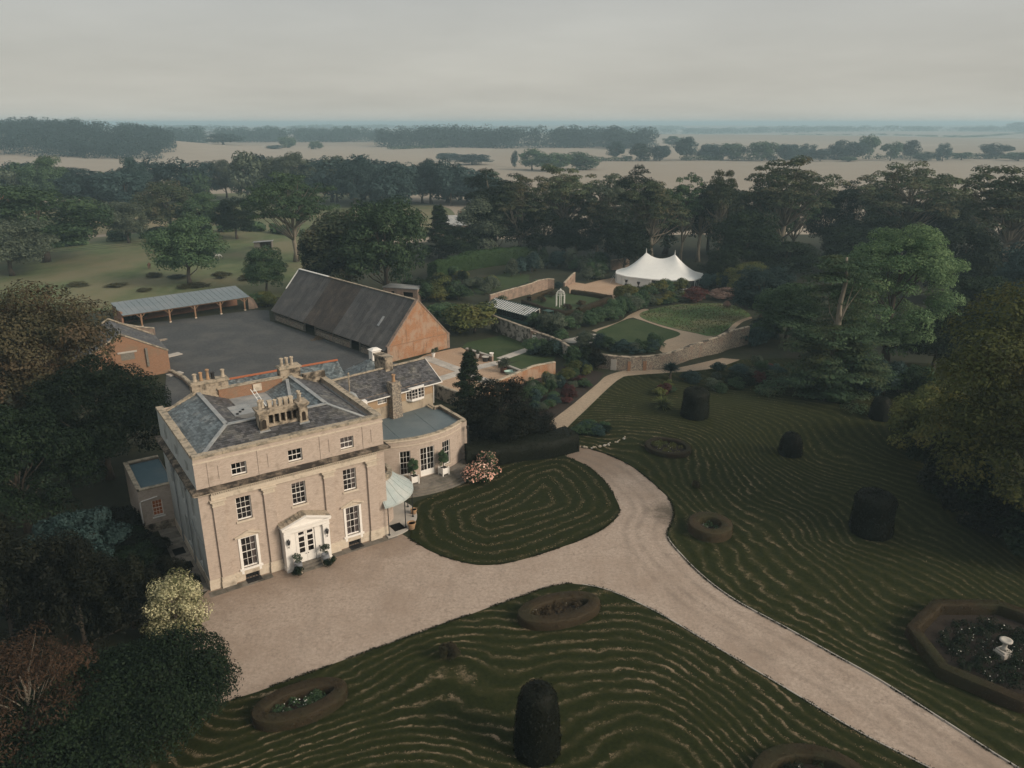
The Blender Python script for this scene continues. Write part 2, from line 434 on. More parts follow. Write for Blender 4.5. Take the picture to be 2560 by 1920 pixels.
def greenhouse_glass():
    m, t, b = new_mat('greenhouse_glass')
    f = noise(t, coords(t, 'World'), 1.5, 4, 0.6)
    t.links.new(mixc(t, rng(t, f, 0.35, 0.65), (0.10, 0.125, 0.13), (0.20, 0.225, 0.225)), b.inputs['Base Color'])
    b.inputs['Roughness'].default_value = 0.2
    sock(b, 'Specular IOR Level', 'Specular').default_value = 0.6
    return m
M['ghglass'] = greenhouse_glass()
# foliage kinds
F = {}
F['green'] = foliage('leaf_green', (0.031, 0.062, 0.031), (0.086, 0.136, 0.066))
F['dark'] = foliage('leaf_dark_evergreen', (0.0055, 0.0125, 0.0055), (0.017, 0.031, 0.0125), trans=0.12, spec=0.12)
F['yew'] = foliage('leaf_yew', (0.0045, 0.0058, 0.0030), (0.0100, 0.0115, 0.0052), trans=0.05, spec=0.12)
F['bronze'] = foliage('leaf_bronze_green', (0.042, 0.066, 0.036), (0.106, 0.128, 0.070), (0.132, 0.112, 0.066))
F['olive'] = foliage('leaf_olive_gold', (0.050, 0.068, 0.022), (0.134, 0.146, 0.048), (0.155, 0.138, 0.044))
F['chestnut'] = foliage('leaf_turning_chestnut', (0.034, 0.036, 0.019), (0.080, 0.068, 0.038), (0.098, 0.064, 0.040))
F['bright'] = foliage('leaf_bright_green', (0.054, 0.104, 0.046), (0.140, 0.205, 0.095), trans=0.3)
F['grey'] = foliage('leaf_grey_green', (0.056, 0.074, 0.050), (0.118, 0.140, 0.096))
F['blue'] = foliage('leaf_blue_green', (0.022, 0.045, 0.042), (0.052, 0.086, 0.080))  # on far trees the blue of the haze is put into this leaf colour
F['cedar'] = foliage('leaf_cedar', (0.024, 0.046, 0.026), (0.060, 0.094, 0.050), (0.070, 0.080, 0.038))
F['pine'] = foliage('leaf_pine', (0.010, 0.019, 0.012), (0.021, 0.033, 0.020), trans=0.1)
F['box'] = foliage('leaf_box_brown', (0.042, 0.032, 0.018), (0.080, 0.058, 0.034), (0.045, 0.045, 0.022))
F['purple'] = foliage('leaf_purple_maple', (0.060, 0.022, 0.020), (0.105, 0.042, 0.036))
F['cream'] = foliage('leaf_variegated', (0.075, 0.085, 0.035), (0.50, 0.46, 0.28), trans=0.2)
F['straw'] = foliage('dry_grass_clippings', (0.12, 0.088, 0.055), (0.21, 0.155, 0.098), trans=0.1)
F['red'] = foliage('twig_red_brown', (0.034, 0.021, 0.013), (0.078, 0.047, 0.029))
F['meadow'] = foliage('rough_grass_tuft', (0.050, 0.052, 0.022), (0.098, 0.088, 0.042))
F['turf'] = foliage('lawn_edge_grass', (0.014, 0.018, 0.007), (0.034, 0.036, 0.015))
F['hay'] = foliage('long_dry_grass', (0.07, 0.085, 0.034), (0.14, 0.125, 0.066))
F['hedge'] = foliage('leaf_beech_hedge', (0.016, 0.034, 0.012), (0.042, 0.074, 0.026))
F['white'] = foliage('white_flower', (0.55, 0.54, 0.48), (0.70, 0.68, 0.62), trans=0.1)
F['twig'] = foliage('dead_heather', (0.16, 0.105, 0.085), (0.26, 0.18, 0.145), trans=0.1)
# ------------------------------------------------------------------ ground
rs = np.random.default_rng(7)
random.seed(7)
def catmull(pts, closed=True, step=1.0):
    P = [np.array(p[:2], float) for p in pts]; n = len(P); out = []
    for i in range(n if closed else n - 1):
        p1, p2 = P[i], P[(i + 1) % n]
        p0 = P[i - 1] if closed or i > 0 else p1
        p3 = P[(i + 2) % n] if closed or i + 2 < n else p2
        k = max(1, int(np.linalg.norm(p2 - p1) / step))
        for j in range(k):
            t = j / k
            out.append(0.5 * ((2 * p1) + (-p0 + p2) * t + (2 * p0 - 5 * p1 + 4 * p2 - p3) * t * t + (-p0 + 3 * p1 - 3 * p2 + p3) * t ** 3))
    if not closed: out.append(P[-1])
    return [tuple(p) for p in out]
def inside(px, py, poly):
    r = np.zeros(len(px), bool); n = len(poly); j = n - 1
    for i in range(n):
        xi, yi = poly[i]; xj, yj = poly[j]
        if yi != yj:
            c = ((yi > py) != (yj > py)) & (px < (xj - xi) * (py - yi) / (yj - yi) + xi)
            r ^= c
        j = i
    return r
def pdist(px, py, line):                         # distance from points to a polyline
    d = np.full(len(px), 1e9)
    for (ax, ay), (bx, by) in zip(line[:-1], line[1:]):
        vx, vy = bx - ax, by - ay; l2 = vx * vx + vy * vy + 1e-9
        t = np.clip(((px - ax) * vx + (py - ay) * vy) / l2, 0, 1)
        d = np.minimum(d, np.hypot(px - ax - t * vx, py - ay - t * vy))
    return d
def vnoise(x, y, sc, seed=0):                     # smooth value noise
    g = np.random.default_rng(seed).random((64, 64))
    x = np.asarray(x) * sc; y = np.asarray(y) * sc
    i = np.floor(x).astype(int); j = np.floor(y).astype(int); fx = x - i; fy = y - j
    fx = fx * fx * (3 - 2 * fx); fy = fy * fy * (3 - 2 * fy)
    a = g[i % 64, j % 64]; b = g[(i + 1) % 64, j % 64]; c = g[i % 64, (j + 1) % 64]; d = g[(i + 1) % 64, (j + 1) % 64]
    return (a * (1 - fx) + b * fx) * (1 - fy) + (c * (1 - fx) + d * fx) * fy
def sheet(name, poly, z, mat, grid=None, sfun=None, zfun=None, skirt=0.0, kfun=None):
    V = [Vector(p) for p in poly]; n = len(V)
    E = [(i, (i + 1) % n) for i in range(n)]
    if grid:
        a = np.array(poly); x0, y0 = a.min(0); x1, y1 = a.max(0)
        gx, gy = np.meshgrid(np.arange(x0, x1, grid), np.arange(y0, y1, grid))
        gx = gx.ravel() + rs.uniform(-.12, .12, gx.size) * grid; gy = gy.ravel() + rs.uniform(-.12, .12, gy.size) * grid
        k = inside(gx, gy, poly); gx, gy = gx[k], gy[k]
        k = pdist(gx, gy, list(poly) + [poly[0]]) > grid * 0.4
        V += [Vector(p) for p in zip(gx[k], gy[k])]
    vo, eo, fo = delaunay_2d_cdt(V, E, [list(range(n))], 1, 1e-5)[:3]
    P = np.array([(v.x, v.y) for v in vo])
    Z = np.full(len(P), z) + (zfun(P[:, 0], P[:, 1]) if zfun else 0)
    vs = [(P[i, 0], P[i, 1], Z[i]) for i in range(len(P))]
    fs = [tuple(f) for f in fo]
    fs = [f if ((P[f[1], 0] - P[f[0], 0]) * (P[f[2], 1] - P[f[0], 1]) - (P[f[1], 1] - P[f[0], 1]) * (P[f[2], 0] - P[f[0], 0])) > 0 else f[::-1] for f in fs]
    if skirt:
        o = len(vs)
        vs += [(p[0], p[1], z - skirt) for p in poly] + [(p[0], p[1], z) for p in poly]
        fs += [(o + i, o + (i + 1) % n, o + n + (i + 1) % n, o + n + i) for i in range(n)]
    me = bpy.data.meshes.new(name); me.from_pydata(vs, [], fs); me.materials.append(mat)
    if sfun is not None:
        X = np.array([v[0] for v in vs]); Y = np.array([v[1] for v in vs])
        at = me.attributes.new('mow', 'FLOAT', 'POINT'); at.data.foreach_set('value', sfun(X, Y).astype(np.float32))
        at = me.attributes.new('keep', 'FLOAT', 'POINT'); at.data.foreach_set('value', (kfun(X, Y) if kfun else np.ones(len(X))).astype(np.float32))
    me.update()
    return struct(link(name, me))

HILL = (Xat(60, 395, 960.0), 960.0)
def terrain(x, y):
    x = np.asarray(x, float); y = np.asarray(y, float)
    r = np.hypot(x, y)
    far = np.clip((r - 700) / 1500, 0, 1)
    z = 25 * np.exp(-(((x - HILL[0]) / 190) ** 2 + ((y - HILL[1] - 40) / 190) ** 2))
    z = z + far * (6 * np.sin(x / 610 + 0.8) * np.sin(y / 840) + 3 * np.sin(x / 260 + y / 400))
    z = z + 18 * np.exp(-((y - 5600 - 0.1 * x) / 900) ** 2) * (0.75 + 0.25 * np.sin(x / 900)) + 18 * np.exp(-((y - 7800) / 900) ** 2)
    return z
def groundmat():
    m, t, b = new_mat('stubble_fields')
    v = coords(t, 'World')
    vo = t.nodes.new('ShaderNodeTexVoronoi'); vo.inputs['Scale'].default_value = 0.0021
    t.links.new(v, vo.inputs['Vector'])
    sp = t.nodes.new('ShaderNodeSeparateColor'); t.links.new(vo.outputs['Color'], sp.inputs[0])
    c = mixc(t, sp.outputs[0], (0.275, 0.232, 0.182), (0.34, 0.292, 0.235))
    c = mixc(t, rng(t, sp.outputs[1], 0.78, 0.84), c, (0.17, 0.17, 0.11))
    st = noise(t, coords(t, 'World', (0.02, 0.2, 1)), 0.8, 5, 0.6)
    c = mixc(t, rng(t, st, 0.35, 0.7, 0, 0.45), c, (0.225, 0.19, 0.145))
    t.links.new(c, b.inputs['Base Color']); b.inputs['Roughness'].default_value = 0.95
    sock(b, 'Specular IOR Level', 'Specular').default_value = 0.1
    return m
M['ground'] = groundmat()
rr = np.concatenate([[0], np.linspace(30, 700, 14), np.geomspace(760, 9000, 60)]); na = 180
vs = [(0, 0, 0)]; fs = []
for r_ in rr[1:]:
    a = np.arange(na) * 2 * math.pi / na
    X = r_ * np.sin(a); Y = r_ * np.cos(a); Z = terrain(X, Y)
    vs += list(zip(X, Y, Z))
for i in range(len(rr) - 1):
    for k in range(na):
        k2 = (k + 1) % na
        if i == 0: fs.append((0, 1 + k2, 1 + k))
        else:
            o = 1 + (i - 1) * na; p = 1 + i * na
            fs.append((o + k, o + k2, p + k2, p + k))
me = bpy.data.meshes.new('ground'); me.from_pydata(vs, [], fs); me.materials.append(M['ground']); me.update()
struct(link('ground', me))

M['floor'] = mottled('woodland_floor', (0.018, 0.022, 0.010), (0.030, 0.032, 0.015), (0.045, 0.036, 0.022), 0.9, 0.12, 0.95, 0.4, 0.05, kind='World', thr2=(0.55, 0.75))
M['meadow'] = mottled('meadow_grass', (0.105, 0.132, 0.056), (0.066, 0.092, 0.036), (0.150, 0.138, 0.076), 0.35, 0.06, 0.95, 0.4, 0.1, kind='World', scale=(1, 0.6, 1), thr2=(0.42, 0.62))
M['pasture'] = mottled('pasture', (0.085, 0.098, 0.045), (0.11, 0.115, 0.055), (0.19, 0.155, 0.09), 0.03, 0.012, 0.95, 0.2, 0.1, kind='World', thr2=(0.5, 0.6))
def gravelmat(name, a, b_, c_, sc=3.6, stain=None):
    m, t, b = new_mat(name)
    v = coords(t, 'World')
    f1 = noise(t, v, sc, 6, 0.85)
    c = mixc(t, rng(t, f1, 0.36, 0.64), tuple(x * 1.10 for x in a), tuple(x * 0.90 for x in b_))
    c = mixc(t, rng(t, noise(t, v, 0.16, 5, 0.65), 0.45, 0.7, 0, 0.8), c, c_)
    c = mixc(t, rng(t, noise(t, v, 0.9, 5, 0.7), 0.55, 0.75, 0, 0.35), c, tuple(x * 0.6 for x in c_))
    if stain is not None:                        # mossy patch on the bend and leaf mould along the foot of the house
        ds = t.nodes.new('ShaderNodeVectorMath'); ds.operation = 'DISTANCE'; t.links.new(v, ds.inputs[0]); ds.inputs[1].default_value = (stain[0], stain[1], 0)
        ad = t.nodes.new('ShaderNodeMath'); ad.operation = 'MULTIPLY_ADD'; ad.inputs[1].default_value = 5.0; t.links.new(noise(t, v, 1.1, 6, 0.75), ad.inputs[0]); t.links.new(ds.outputs['Value'], ad.inputs[2])
        c = mixc(t, rng(t, ad.outputs[0], 3.2, 5.2, 0.85, 0), c, (0.075, 0.062, 0.045))
        hd_ = t.nodes.new('ShaderNodeVectorMath'); hd_.operation = 'DOT_PRODUCT'; t.links.new(v, hd_.inputs[0]); hd_.inputs[1].default_value = (math.sin(HA), -math.cos(HA), 0)
        ah = t.nodes.new('ShaderNodeMath'); ah.operation = 'MULTIPLY_ADD'; ah.inputs[1].default_value = 9.0; t.links.new(noise(t, v, 0.5, 6, 0.7), ah.inputs[0]); t.links.new(hd_.outputs['Value'], ah.inputs[2])
        k0 = HO[0] * math.sin(HA) - HO[1] * math.cos(HA)
        c = mixc(t, rng(t, ah.outputs[0], k0 + 4.0, k0 + 9.5, 0.75, 0), c, (0.20, 0.145, 0.105))
        for centre in (1.25, 2.75, 3.9):         # wheel tracks that follow the drive
            df = t.nodes.new('ShaderNodeMath'); df.operation = 'SUBTRACT'; t.links.new(attr(t, 'mow'), df.inputs[0]); df.inputs[1].default_value = centre
            ab = t.nodes.new('ShaderNodeMath'); ab.operation = 'ABSOLUTE'; t.links.new(df.outputs[0], ab.inputs[0])
            mu = t.nodes.new('ShaderNodeMath'); mu.operation = 'MULTIPLY'; t.links.new(rng(t, ab.outputs[0], 0.05, 0.45, 0.6, 0), mu.inputs[0]); t.links.new(rng(t, noise(t, v, 0.35, 4, 0.7), 0.35, 0.65), mu.inputs[1])
            c = mixc(t, mu.outputs[0], c, tuple(x * 0.62 for x in b_))
        tr_ = noise(t, coords(t, 'World', (0.55, 0.12, 1)), 1.0, 5, 0.7)
        c = mixc(t, rng(t, tr_, 0.52, 0.7, 0, 0.35), c, tuple(x * 0.55 for x in a))
    t.links.new(c, b.inputs['Base Color']); b.inputs['Roughness'].default_value = 0.95
    sock(b, 'Specular IOR Level', 'Specular').default_value = 0.15
    bump(t, b, f1, 0.6, 0.03)
    return m
M['gravel'] = gravelmat('drive_gravel', (0.395, 0.318, 0.258), (0.295, 0.234, 0.188), (0.27, 0.205, 0.158), stain=D_(1448, 1108))
M['gravel_court'] = gravelmat('court_gravel', (0.42, 0.30, 0.21), (0.34, 0.24, 0.165), (0.33, 0.225, 0.15))
M['yard'] = gravelmat('yard_surface', (0.080, 0.083, 0.085), (0.052, 0.054, 0.056), (0.112, 0.110, 0.104), 2.6)
M['path'] = gravelmat('garden_path', (0.36, 0.285, 0.205), (0.28, 0.22, 0.16), (0.27, 0.205, 0.15))
def lawnmat(name, k=1.0, straw=1.0, stripe=1.0):
    m, t, b = new_mat(name)
    v = coords(t, 'World')
    s = attr(t, 'mow')
    ph = t.nodes.new('ShaderNodeMath'); ph.operation = 'MULTIPLY_ADD'; ph.inputs[1].default_value = 2 * math.pi / 1.22
    t.links.new(s, ph.inputs[0])
    t.links.new(rng(t, noise(t, v, 0.6, 5, 0.7), 0, 1, -4.4, 4.4), ph.inputs[2])
    sn = t.nodes.new('ShaderNodeMath'); sn.operation = 'SINE'; t.links.new(ph.outputs[0], sn.inputs[0])
    fine = noise(t, v, 3.4, 6, 0.85)
    big = noise(t, v, 0.10, 4, 0.6)
    g = mixc(t, rng(t, fine, 0.3, 0.7), tuple(x * k for x in (0.0075, 0.0100, 0.0022)), tuple(x * k for x in (0.021, 0.0255, 0.0070)))
    g = mixc(t, rng(t, sn.outputs[0], -0.6, 0.9, 0, 0.28 * stripe), g, tuple(x * k for x in (0.048, 0.044, 0.018)))
    ridge = rng(t, sn.outputs[0], 0.58, 0.97)
    patch = rng(t, noise(t, v, 2.4, 6, 0.85), 0.44, 0.60)
    br_ = t.nodes.new('ShaderNodeMath'); br_.operation = 'MULTIPLY'; t.links.new(rng(t, big, 0.36, 0.60, 0.2, 1.15), br_.inputs[0]); t.links.new(rng(t, noise(t, v, 0.42, 4, 0.7), 0.40, 0.60, 0.0, 1.15), br_.inputs[1])
    broad = br_.outputs[0]
    q = t.nodes.new('ShaderNodeMath'); q.operation = 'MULTIPLY'; t.links.new(ridge, q.inputs[0]); t.links.new(patch, q.inputs[1])
    q2 = t.nodes.new('ShaderNodeMath'); q2.operation = 'MULTIPLY'; t.links.new(q.outputs[0], q2.inputs[0]); t.links.new(broad, q2.inputs[1])
    q3 = t.nodes.new('ShaderNodeMath'); q3.operation = 'MULTIPLY'; t.links.new(q2.outputs[0], q3.inputs[0]); q3.inputs[1].default_value = straw
    q4 = t.nodes.new('ShaderNodeMath'); q4.operation = 'MULTIPLY'; t.links.new(q3.outputs[0], q4.inputs[0]); t.links.new(attr(t, 'keep'), q4.inputs[1])
    c = mixc(t, q4.outputs[0], g, (0.225, 0.168, 0.112))
    t.links.new(c, b.inputs['Base Color']); b.inputs['Roughness'].default_value = 0.95
    sock(b, 'Specular IOR Level', 'Specular').default_value = 0.08
    bump(t, b, fine, 0.7, 0.05)
    return m
M['lawn'] = lawnmat('mown_lawn', 1.15, 1.1)
M['lawn_right'] = lawnmat('mown_right_lawn', 1.2, 0.8, 1.0)
M['lawn_isle'] = lawnmat('mown_island_lawn', 1.1, 0.45, 0.6)
M['lawn_fine'] = mottled('garden_lawn', (0.034, 0.056, 0.017), (0.025, 0.043, 0.012), (0.042, 0.060, 0.021), 2.0, 0.2, 0.95, 0.3, kind='World')
M['lawn_rough'] = mottled('rough_garden_grass', (0.080, 0.124, 0.040), (0.056, 0.100, 0.030), (0.130, 0.130, 0.062), 1.2, 0.13, 0.95, 0.5, 0.05, kind='World', thr2=(0.46, 0.6))

def ragged(poly, amp=0.12, seed=3):
    r = np.random.default_rng(seed)
    return [(p[0] + r.uniform(-amp, amp), p[1] + r.uniform(-amp, amp)) for p in poly]

# the dark floor of the park, below everything the estate grows on
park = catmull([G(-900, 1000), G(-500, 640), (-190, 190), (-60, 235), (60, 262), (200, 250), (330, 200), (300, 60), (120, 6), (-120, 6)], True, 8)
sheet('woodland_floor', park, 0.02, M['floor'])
def poly_px(pts, f=None):
    return [(f or (lambda a, b: G(a, b)))(*p) for p in pts]
sheet('meadow', catmull(poly_px([(-700, 680), (-300, 640), (60, 610), (260, 592), (450, 572), (700, 556), (860, 590), (850, 690), (720, 742), (640, 745), (280, 775), (60, 800), (-500, 900)]), True, 4), 0.05, M['meadow'])
sheet('pasture', catmull(poly_px([(-500, 560), (-100, 540), (300, 498), (620, 482), (860, 486), (1000, 500), (1120, 520), (1130, 575), (1000, 600), (860, 588), (640, 562), (420, 572), (220, 590), (-100, 622), (-400, 640)]), True, 8), 0.035, M['pasture'])

# drive and forecourt
lower = [(505, 1512), (560, 1496), (600, 1480), (680, 1452), (750, 1426), (900, 1371), (1050, 1317), (1140, 1285), (1190, 1268), (1228, 1262), (1290, 1270), (1345, 1289), (1420, 1325), (1490, 1366), (1560, 1408), (1700, 1491), (1850, 1581), (2010, 1663), (2120, 1725), (2260, 1800)]
upper = [(2600, 1860), (2400, 1772), (2192, 1657), (2050, 1566), (1900, 1471), (1800, 1415), (1700, 1359), (1600, 1305), (1545, 1268), (1503, 1232), (1472, 1200), (1448, 1172), (1441, 1152), (1452, 1128), (1456, 1103), (1440, 1072), (1410, 1044), (1370, 1012), (1320, 986), (1272, 970), (1240, 964)]
inner = [(1222, 988), (1262, 1004), (1300, 1035), (1326, 1070), (1338, 1100), (1330, 1120), (1300, 1145), (1250, 1169), (1180, 1194), (1110, 1214), (1047, 1222), (990, 1213), (940, 1196), (900, 1174), (884, 1164)]
lower_w = catmull([D_(*p) for p in lower], False, 0.8)
upper_w = catmull([D_(*p) for p in upper], False, 0.8)
inner_w = catmull([D_(*p) for p in inner], False, 0.6)
house_front = [HW(16.6, 0.6), HW(16.0, 0.4), HW(0.0, 0.4), HW(-1.2, -0.8), HW(-3.5, -4.0), HW(-3.5, -9.0), D_(470, 1520)]
drive = list(lower_w) + list(upper_w) + list(inner_w) + house_front
sheet('drive', drive, 0.04, M['gravel'], 1.0, lambda x, y: pdist(x, y, upper_w))
# lawns stand a few centimetres above the gravel
def softmin(*d, k=0.16):
    return -np.log(sum(np.exp(-k * x) for x in d)) / k
BEDS = []                                        # (x, y, reach, push) objects the mower swung round
la = [p for p in lower_w if p[0] < D_(1228, 1262)[0]]; lb = [p for p in lower_w if p[0] >= D_(1228, 1262)[0]]
def bed_push(x, y):
    s = 0
    for bx, by, r, a in BEDS: s = s + a * np.exp(-(((x - bx) ** 2 + (y - by) ** 2) / (r * r)))
    return s
def mow_front(x, y):
    s = softmin(pdist(x, y, la), pdist(x, y, lb), k=0.20)
    s = s + 1.5 * np.sin(x / 5.2 + y / 8.0) * np.clip(s / 8, 0, 1) + 2.2 * (vnoise(x, y, 0.11, 5) - .5) * np.clip(s / 6, 0, 1) + bed_push(x, y)
    s = s + 1.5 * (vnoise(x, y, .2, 29) - .5) * np.clip(s / 4, 0, 1)
    return 1.45 * s + 0.30 * (vnoise(x, y, 0.8, 9) - .5) + .5 * (vnoise(x, y, .35, 19) - .5)
def mow_right(x, y):
    d = pdist(x, y, upper_w)
    s = d + np.clip(d / 10, 0, 1) * (2.4 * np.sin(y / 4.6 - x / 13.0) + 1.2 * np.sin(x / 6.0 + y / 11)) + 3.0 * (vnoise(x, y, 0.09, 6) - .5) * np.clip(d / 8, 0, 1) + bed_push(x, y)
    s = s + 1.6 * (vnoise(x, y, .2, 30) - .5) * np.clip(d / 4, 0, 1)
    return 1.12 * s + 0.30 * (vnoise(x, y, 0.8, 10) - .5) + .5 * (vnoise(x, y, .35, 20) - .5)
def mow_isle(x, y):
    return .95 * pdist(x, y, isle_ring) + 1.6 * (vnoise(x, y, 0.16, 7) - .5) + 0.15 * (vnoise(x, y, 0.9, 10) - .5)
def ground_of(u, v): return D_(u, v)
for (a, b_, r_, p_) in (((645, 1535), 0, 6.5, -1.6), ((1205, 1335), 0, 6.5, -1.6), ((970, 1430), 0, 3.5, 1.3), ((1160, 1630), 0, 4.0, -1.5), ((1533, 1160), 0, 5.0, -2.0), ((1880, 1160), 0, 6.0, 1.8), ((2150, 1410), 0, 10.0, -2.5), ((1445, 975), 0, 5.5, -1.8), ((1706, 990), 0, 5, 1.5), ((1750, 1690), 0, 8, -2.5)):
    w = D_(*a); BEDS.append((w[0], w[1], r_, p_))
lawn_front_poly = list(ragged(lower_w, 0.06)) + [D_(2260, 1800), D_(2100, 2100), D_(1400, 2200), D_(700, 2100), D_(330, 1800), D_(300, 1640), D_(420, 1560)]
lawn_front = sheet('lawn_front', lawn_front_poly, 0.10, M['lawn'], 0.55, mow_front, skirt=0.08)
isle_poly = list(ragged(inner_w, 0.05)) + [D_(888, 1140), D_(886, 1098), D_(900, 1085), D_(960, 1062), D_(1010, 1046), D_(1040, 1010), D_(1100, 985), D_(1200, 965)]
isle_ring = [D_(*p) for p in [(1222, 988), (1300, 1035), (1338, 1100), (1300, 1145), (1180, 1194), (1047, 1222), (940, 1196), (895, 1168), (888, 1130), (905, 1085), (1010, 1046), (1100, 1000), (1222, 988)]]
isle_ring = catmull(isle_ring[:-1], True, 1.0); isle_ring.append(isle_ring[0])
lawn_island = sheet('lawn_island', isle_poly, 0.10, M['lawn_isle'], 0.5, mow_isle, skirt=0.08)
path_r = [(1240, 966), (1226, 945), (1222, 930), (1262, 890), (1335, 822), (1370, 812), (1450, 806), (1540, 797), (1600, 778)]
path_l = [(1560, 774), (1450, 797), (1360, 800), (1312, 812), (1290, 830), (1240, 872), (1180, 922), (1195, 950), (1222, 985)]
right_poly = list(ragged(upper_w, 0.06)) + [D_(1216, 950)] + catmull([D_(*p) for p in path_r], False, 1.0) + [D_(1700, 775), D_(1850, 780), D_(2100, 790), D_(2500, 840), D_(2700, 1000), D_(2760, 1500), D_(2680, 1860)]
lawn_right = sheet('lawn_right', right_poly, 0.10, M['lawn_right'], 0.6, mow_right, skirt=0.08, kfun=lambda x, y: np.clip(1.25 - pdist(x, y, upper_w) / 26, .25, 1))
sheet('path', catmull([D_(*p) for p in path_r], False, 1.0) + catmull([D_(*p) for p in path_l], False, 1.0), 0.06, M['path'])

# yard behind the house
yard = poly_px([(330, 690), (240, 700), (250, 850), (400, 1000), (640, 1060), (980, 1000), (1010, 905), (985, 890), (700, 805), (672, 800), (620, 770), (290, 812), (310, 860)])
yard = [C3(510, 640), C3(1520, 515), C3(1650, 520), C3(1660, 620), HW(37.6, 60), HW(40.5, 46), HW(34, 30), HW(20, 18), HW(6, 18), HW(4, 40), HW(9, 62), HW(8, 75), HW(9, 85), HW(8, 96)]
sheet('yard', yard, 0.045, M['yard'])
# court beside the barn, and the walled garden
court = [K8(-10, 715), K8(60, 690), K8(420, 610), K8(600, 580), K8(900, 740), K8(1110, 810), K8(1220, 780), K8(1330, 870), K8(1600, 970), K8(1300, 1120), K8(1000, 1200), K8(560, 1300), K8(200, 1150), K8(-100, 1100), K8(-150, 800)]
sheet('court', court, 0.045, M['gravel_court'])
sheet('lawn_court', [K8(620, 575), K8(700, 500), K8(1280, 380), K8(1740, 570), K8(1290, 750), K8(1220, 800), K8(1110, 800)], 0.06, M['lawn_fine'])
sheet('lawn_border', [K8(1810, 600), K8(2150, 700), K8(2100, 850), K8(1600, 960), K8(1340, 870), K8(1570, 790), K8(1330, 840), K8(1290, 770)], 0.06, M['lawn_fine'])
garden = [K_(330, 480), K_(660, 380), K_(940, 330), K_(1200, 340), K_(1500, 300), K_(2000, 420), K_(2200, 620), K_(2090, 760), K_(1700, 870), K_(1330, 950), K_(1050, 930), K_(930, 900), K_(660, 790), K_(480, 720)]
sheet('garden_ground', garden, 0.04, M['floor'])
sheet('garden_path', catmull([K_(1230, 645), K_(1300, 600), K_(1392, 560), K_(1432, 572), K_(1366, 602), K_(1430, 642), K_(1600, 692), K_(1720, 718), K_(1850, 744), K_(1872, 770), K_(1800, 800), K_(1700, 822), K_(1560, 850), K_(1500, 835), K_(1540, 766), K_(1634, 722), K_(1500, 676), K_(1350, 626), K_(1290, 624), K_(1080, 712), K_(1050, 704)], True, .8), .05, M['path'])
sheet('garden_path', catmull([K_(640, 690), K_(700, 672), K_(760, 640), K_(860, 615), K_(885, 632), K_(800, 672), K_(745, 715), K_(690, 730)], True, .8), .05, M['path'])
sheet('garden_path', catmull([K_(880, 620), K_(960, 604), K_(1020, 585), K_(1180, 525), K_(1195, 535), K_(1040, 600), K_(930, 630)], True, .8), .05, M['path'])
sheet('garden_path', catmull([K_(640, 452), K_(740, 432), K_(795, 452), K_(690, 478)], True, .8), .05, M['path'])
sheet('stone_patio', catmull([K6(1080, 1345), K6(1240, 1310), K6(1450, 1255), K6(1600, 1262), K6(1700, 1320), K6(1660, 1380), K6(1240, 1390)], True, .6), .055, M['slab'])
sheet('garden_path', catmull([K_(1950, 700), K_(1990, 655), K_(2040, 630), K_(2100, 612), K_(2110, 622), K_(2050, 645), K_(2010, 675), K_(1985, 700)], True, .8), .07, M['path'])
sheet('tent_court', [K_(870, 395), K_(905, 425), K_(905, 465), K_(1190, 505), K_(1245, 500), K_(1400, 442), K_(1560, 420), K_(1270, 395), K_(1195, 355), K_(1100, 372), K_(1010, 396), K_(940, 385)], 0.055, M['gravel_court'])
sheet('lawn_walled', catmull([K_(1080, 715), K_(1180, 672), K_(1290, 628), K_(1350, 632), K_(1500, 680), K_(1632, 720), K_(1600, 748), K_(1540, 766), K_(1480, 810), K_(1330, 860), K_(1180, 840), K_(1145, 770)], True, 1), 0.06, M['lawn_fine'])
sheet('rough_grass', catmull([K_(1366, 602), K_(1420, 570), K_(1640, 530), K_(1950, 530), K_(2085, 590), K_(2080, 622), K_(2010, 640), K_(1945, 690), K_(1850, 742), K_(1720, 716), K_(1600, 690), K_(1430, 640)], True, 1), 0.065, M['lawn_rough'])
sheet('lawn_knot', catmull([K_(700, 500), K_(780, 455), K_(1020, 470), K_(1180, 495), K_(1090, 545), K_(900, 600), K_(760, 570), K_(640, 520)], True, 1), 0.06, M['lawn_fine'])
sheet('lawn_upper', [K_(250, 400), K_(310, 372), K_(500, 322), K_(640, 335), K_(640, 385), K_(480, 430), K_(300, 470)], 0.05, M['lawn_fine'])
sheet('border_soil', [D_(1075, 838), D_(1150, 815), D_(1225, 790), D_(1305, 806), D_(1290, 828), D_(1238, 872), D_(1180, 918), D_(1110, 900)], 0.05, M['soil'])
# ------------------------------------------------------------------ manor house (metres in its own frame: x along the front, y to the back)
W, Dp = 15.85, 13.4
def reveal_wall(mb, x0, x1, z0, z1, openings, y, depth, inward=1, axis='x', mi=0):
    """front skin of a wall with real recessed openings; axis 'x' runs along x at y, axis 'y' runs along y at x=y"""
    xs = sorted({x0, x1, *[o[0] for o in openings], *[o[1] for o in openings]})
    zs = sorted({z0, z1, *[o[2] for o in openings], *[o[3] for o in openings]})
    def P(a, b, d): return (a, y + d * inward, b) if axis == 'x' else (y + d * inward, a, b)
    for a, b in zip(xs[:-1], xs[1:]):
        for c, d in zip(zs[:-1], zs[1:]):
            mx_, mz = (a + b) / 2, (c + d) / 2
            if any(o[0] < mx_ < o[1] and o[2] < mz < o[3] for o in openings): continue
            mb.face([P(a, c, 0), P(b, c, 0), P(b, d, 0), P(a, d, 0)], mi)
    for a, b, c, d in openings:
        q = [(a, c), (b, c), (b, d), (a, d)]
        for (p1, p2) in zip(q, q[1:] + q[:1]):
            mb.face([P(*p1, 0), P(*p2, 0), P(*p2, depth), P(*p1, depth)], mi)
PANES = {}
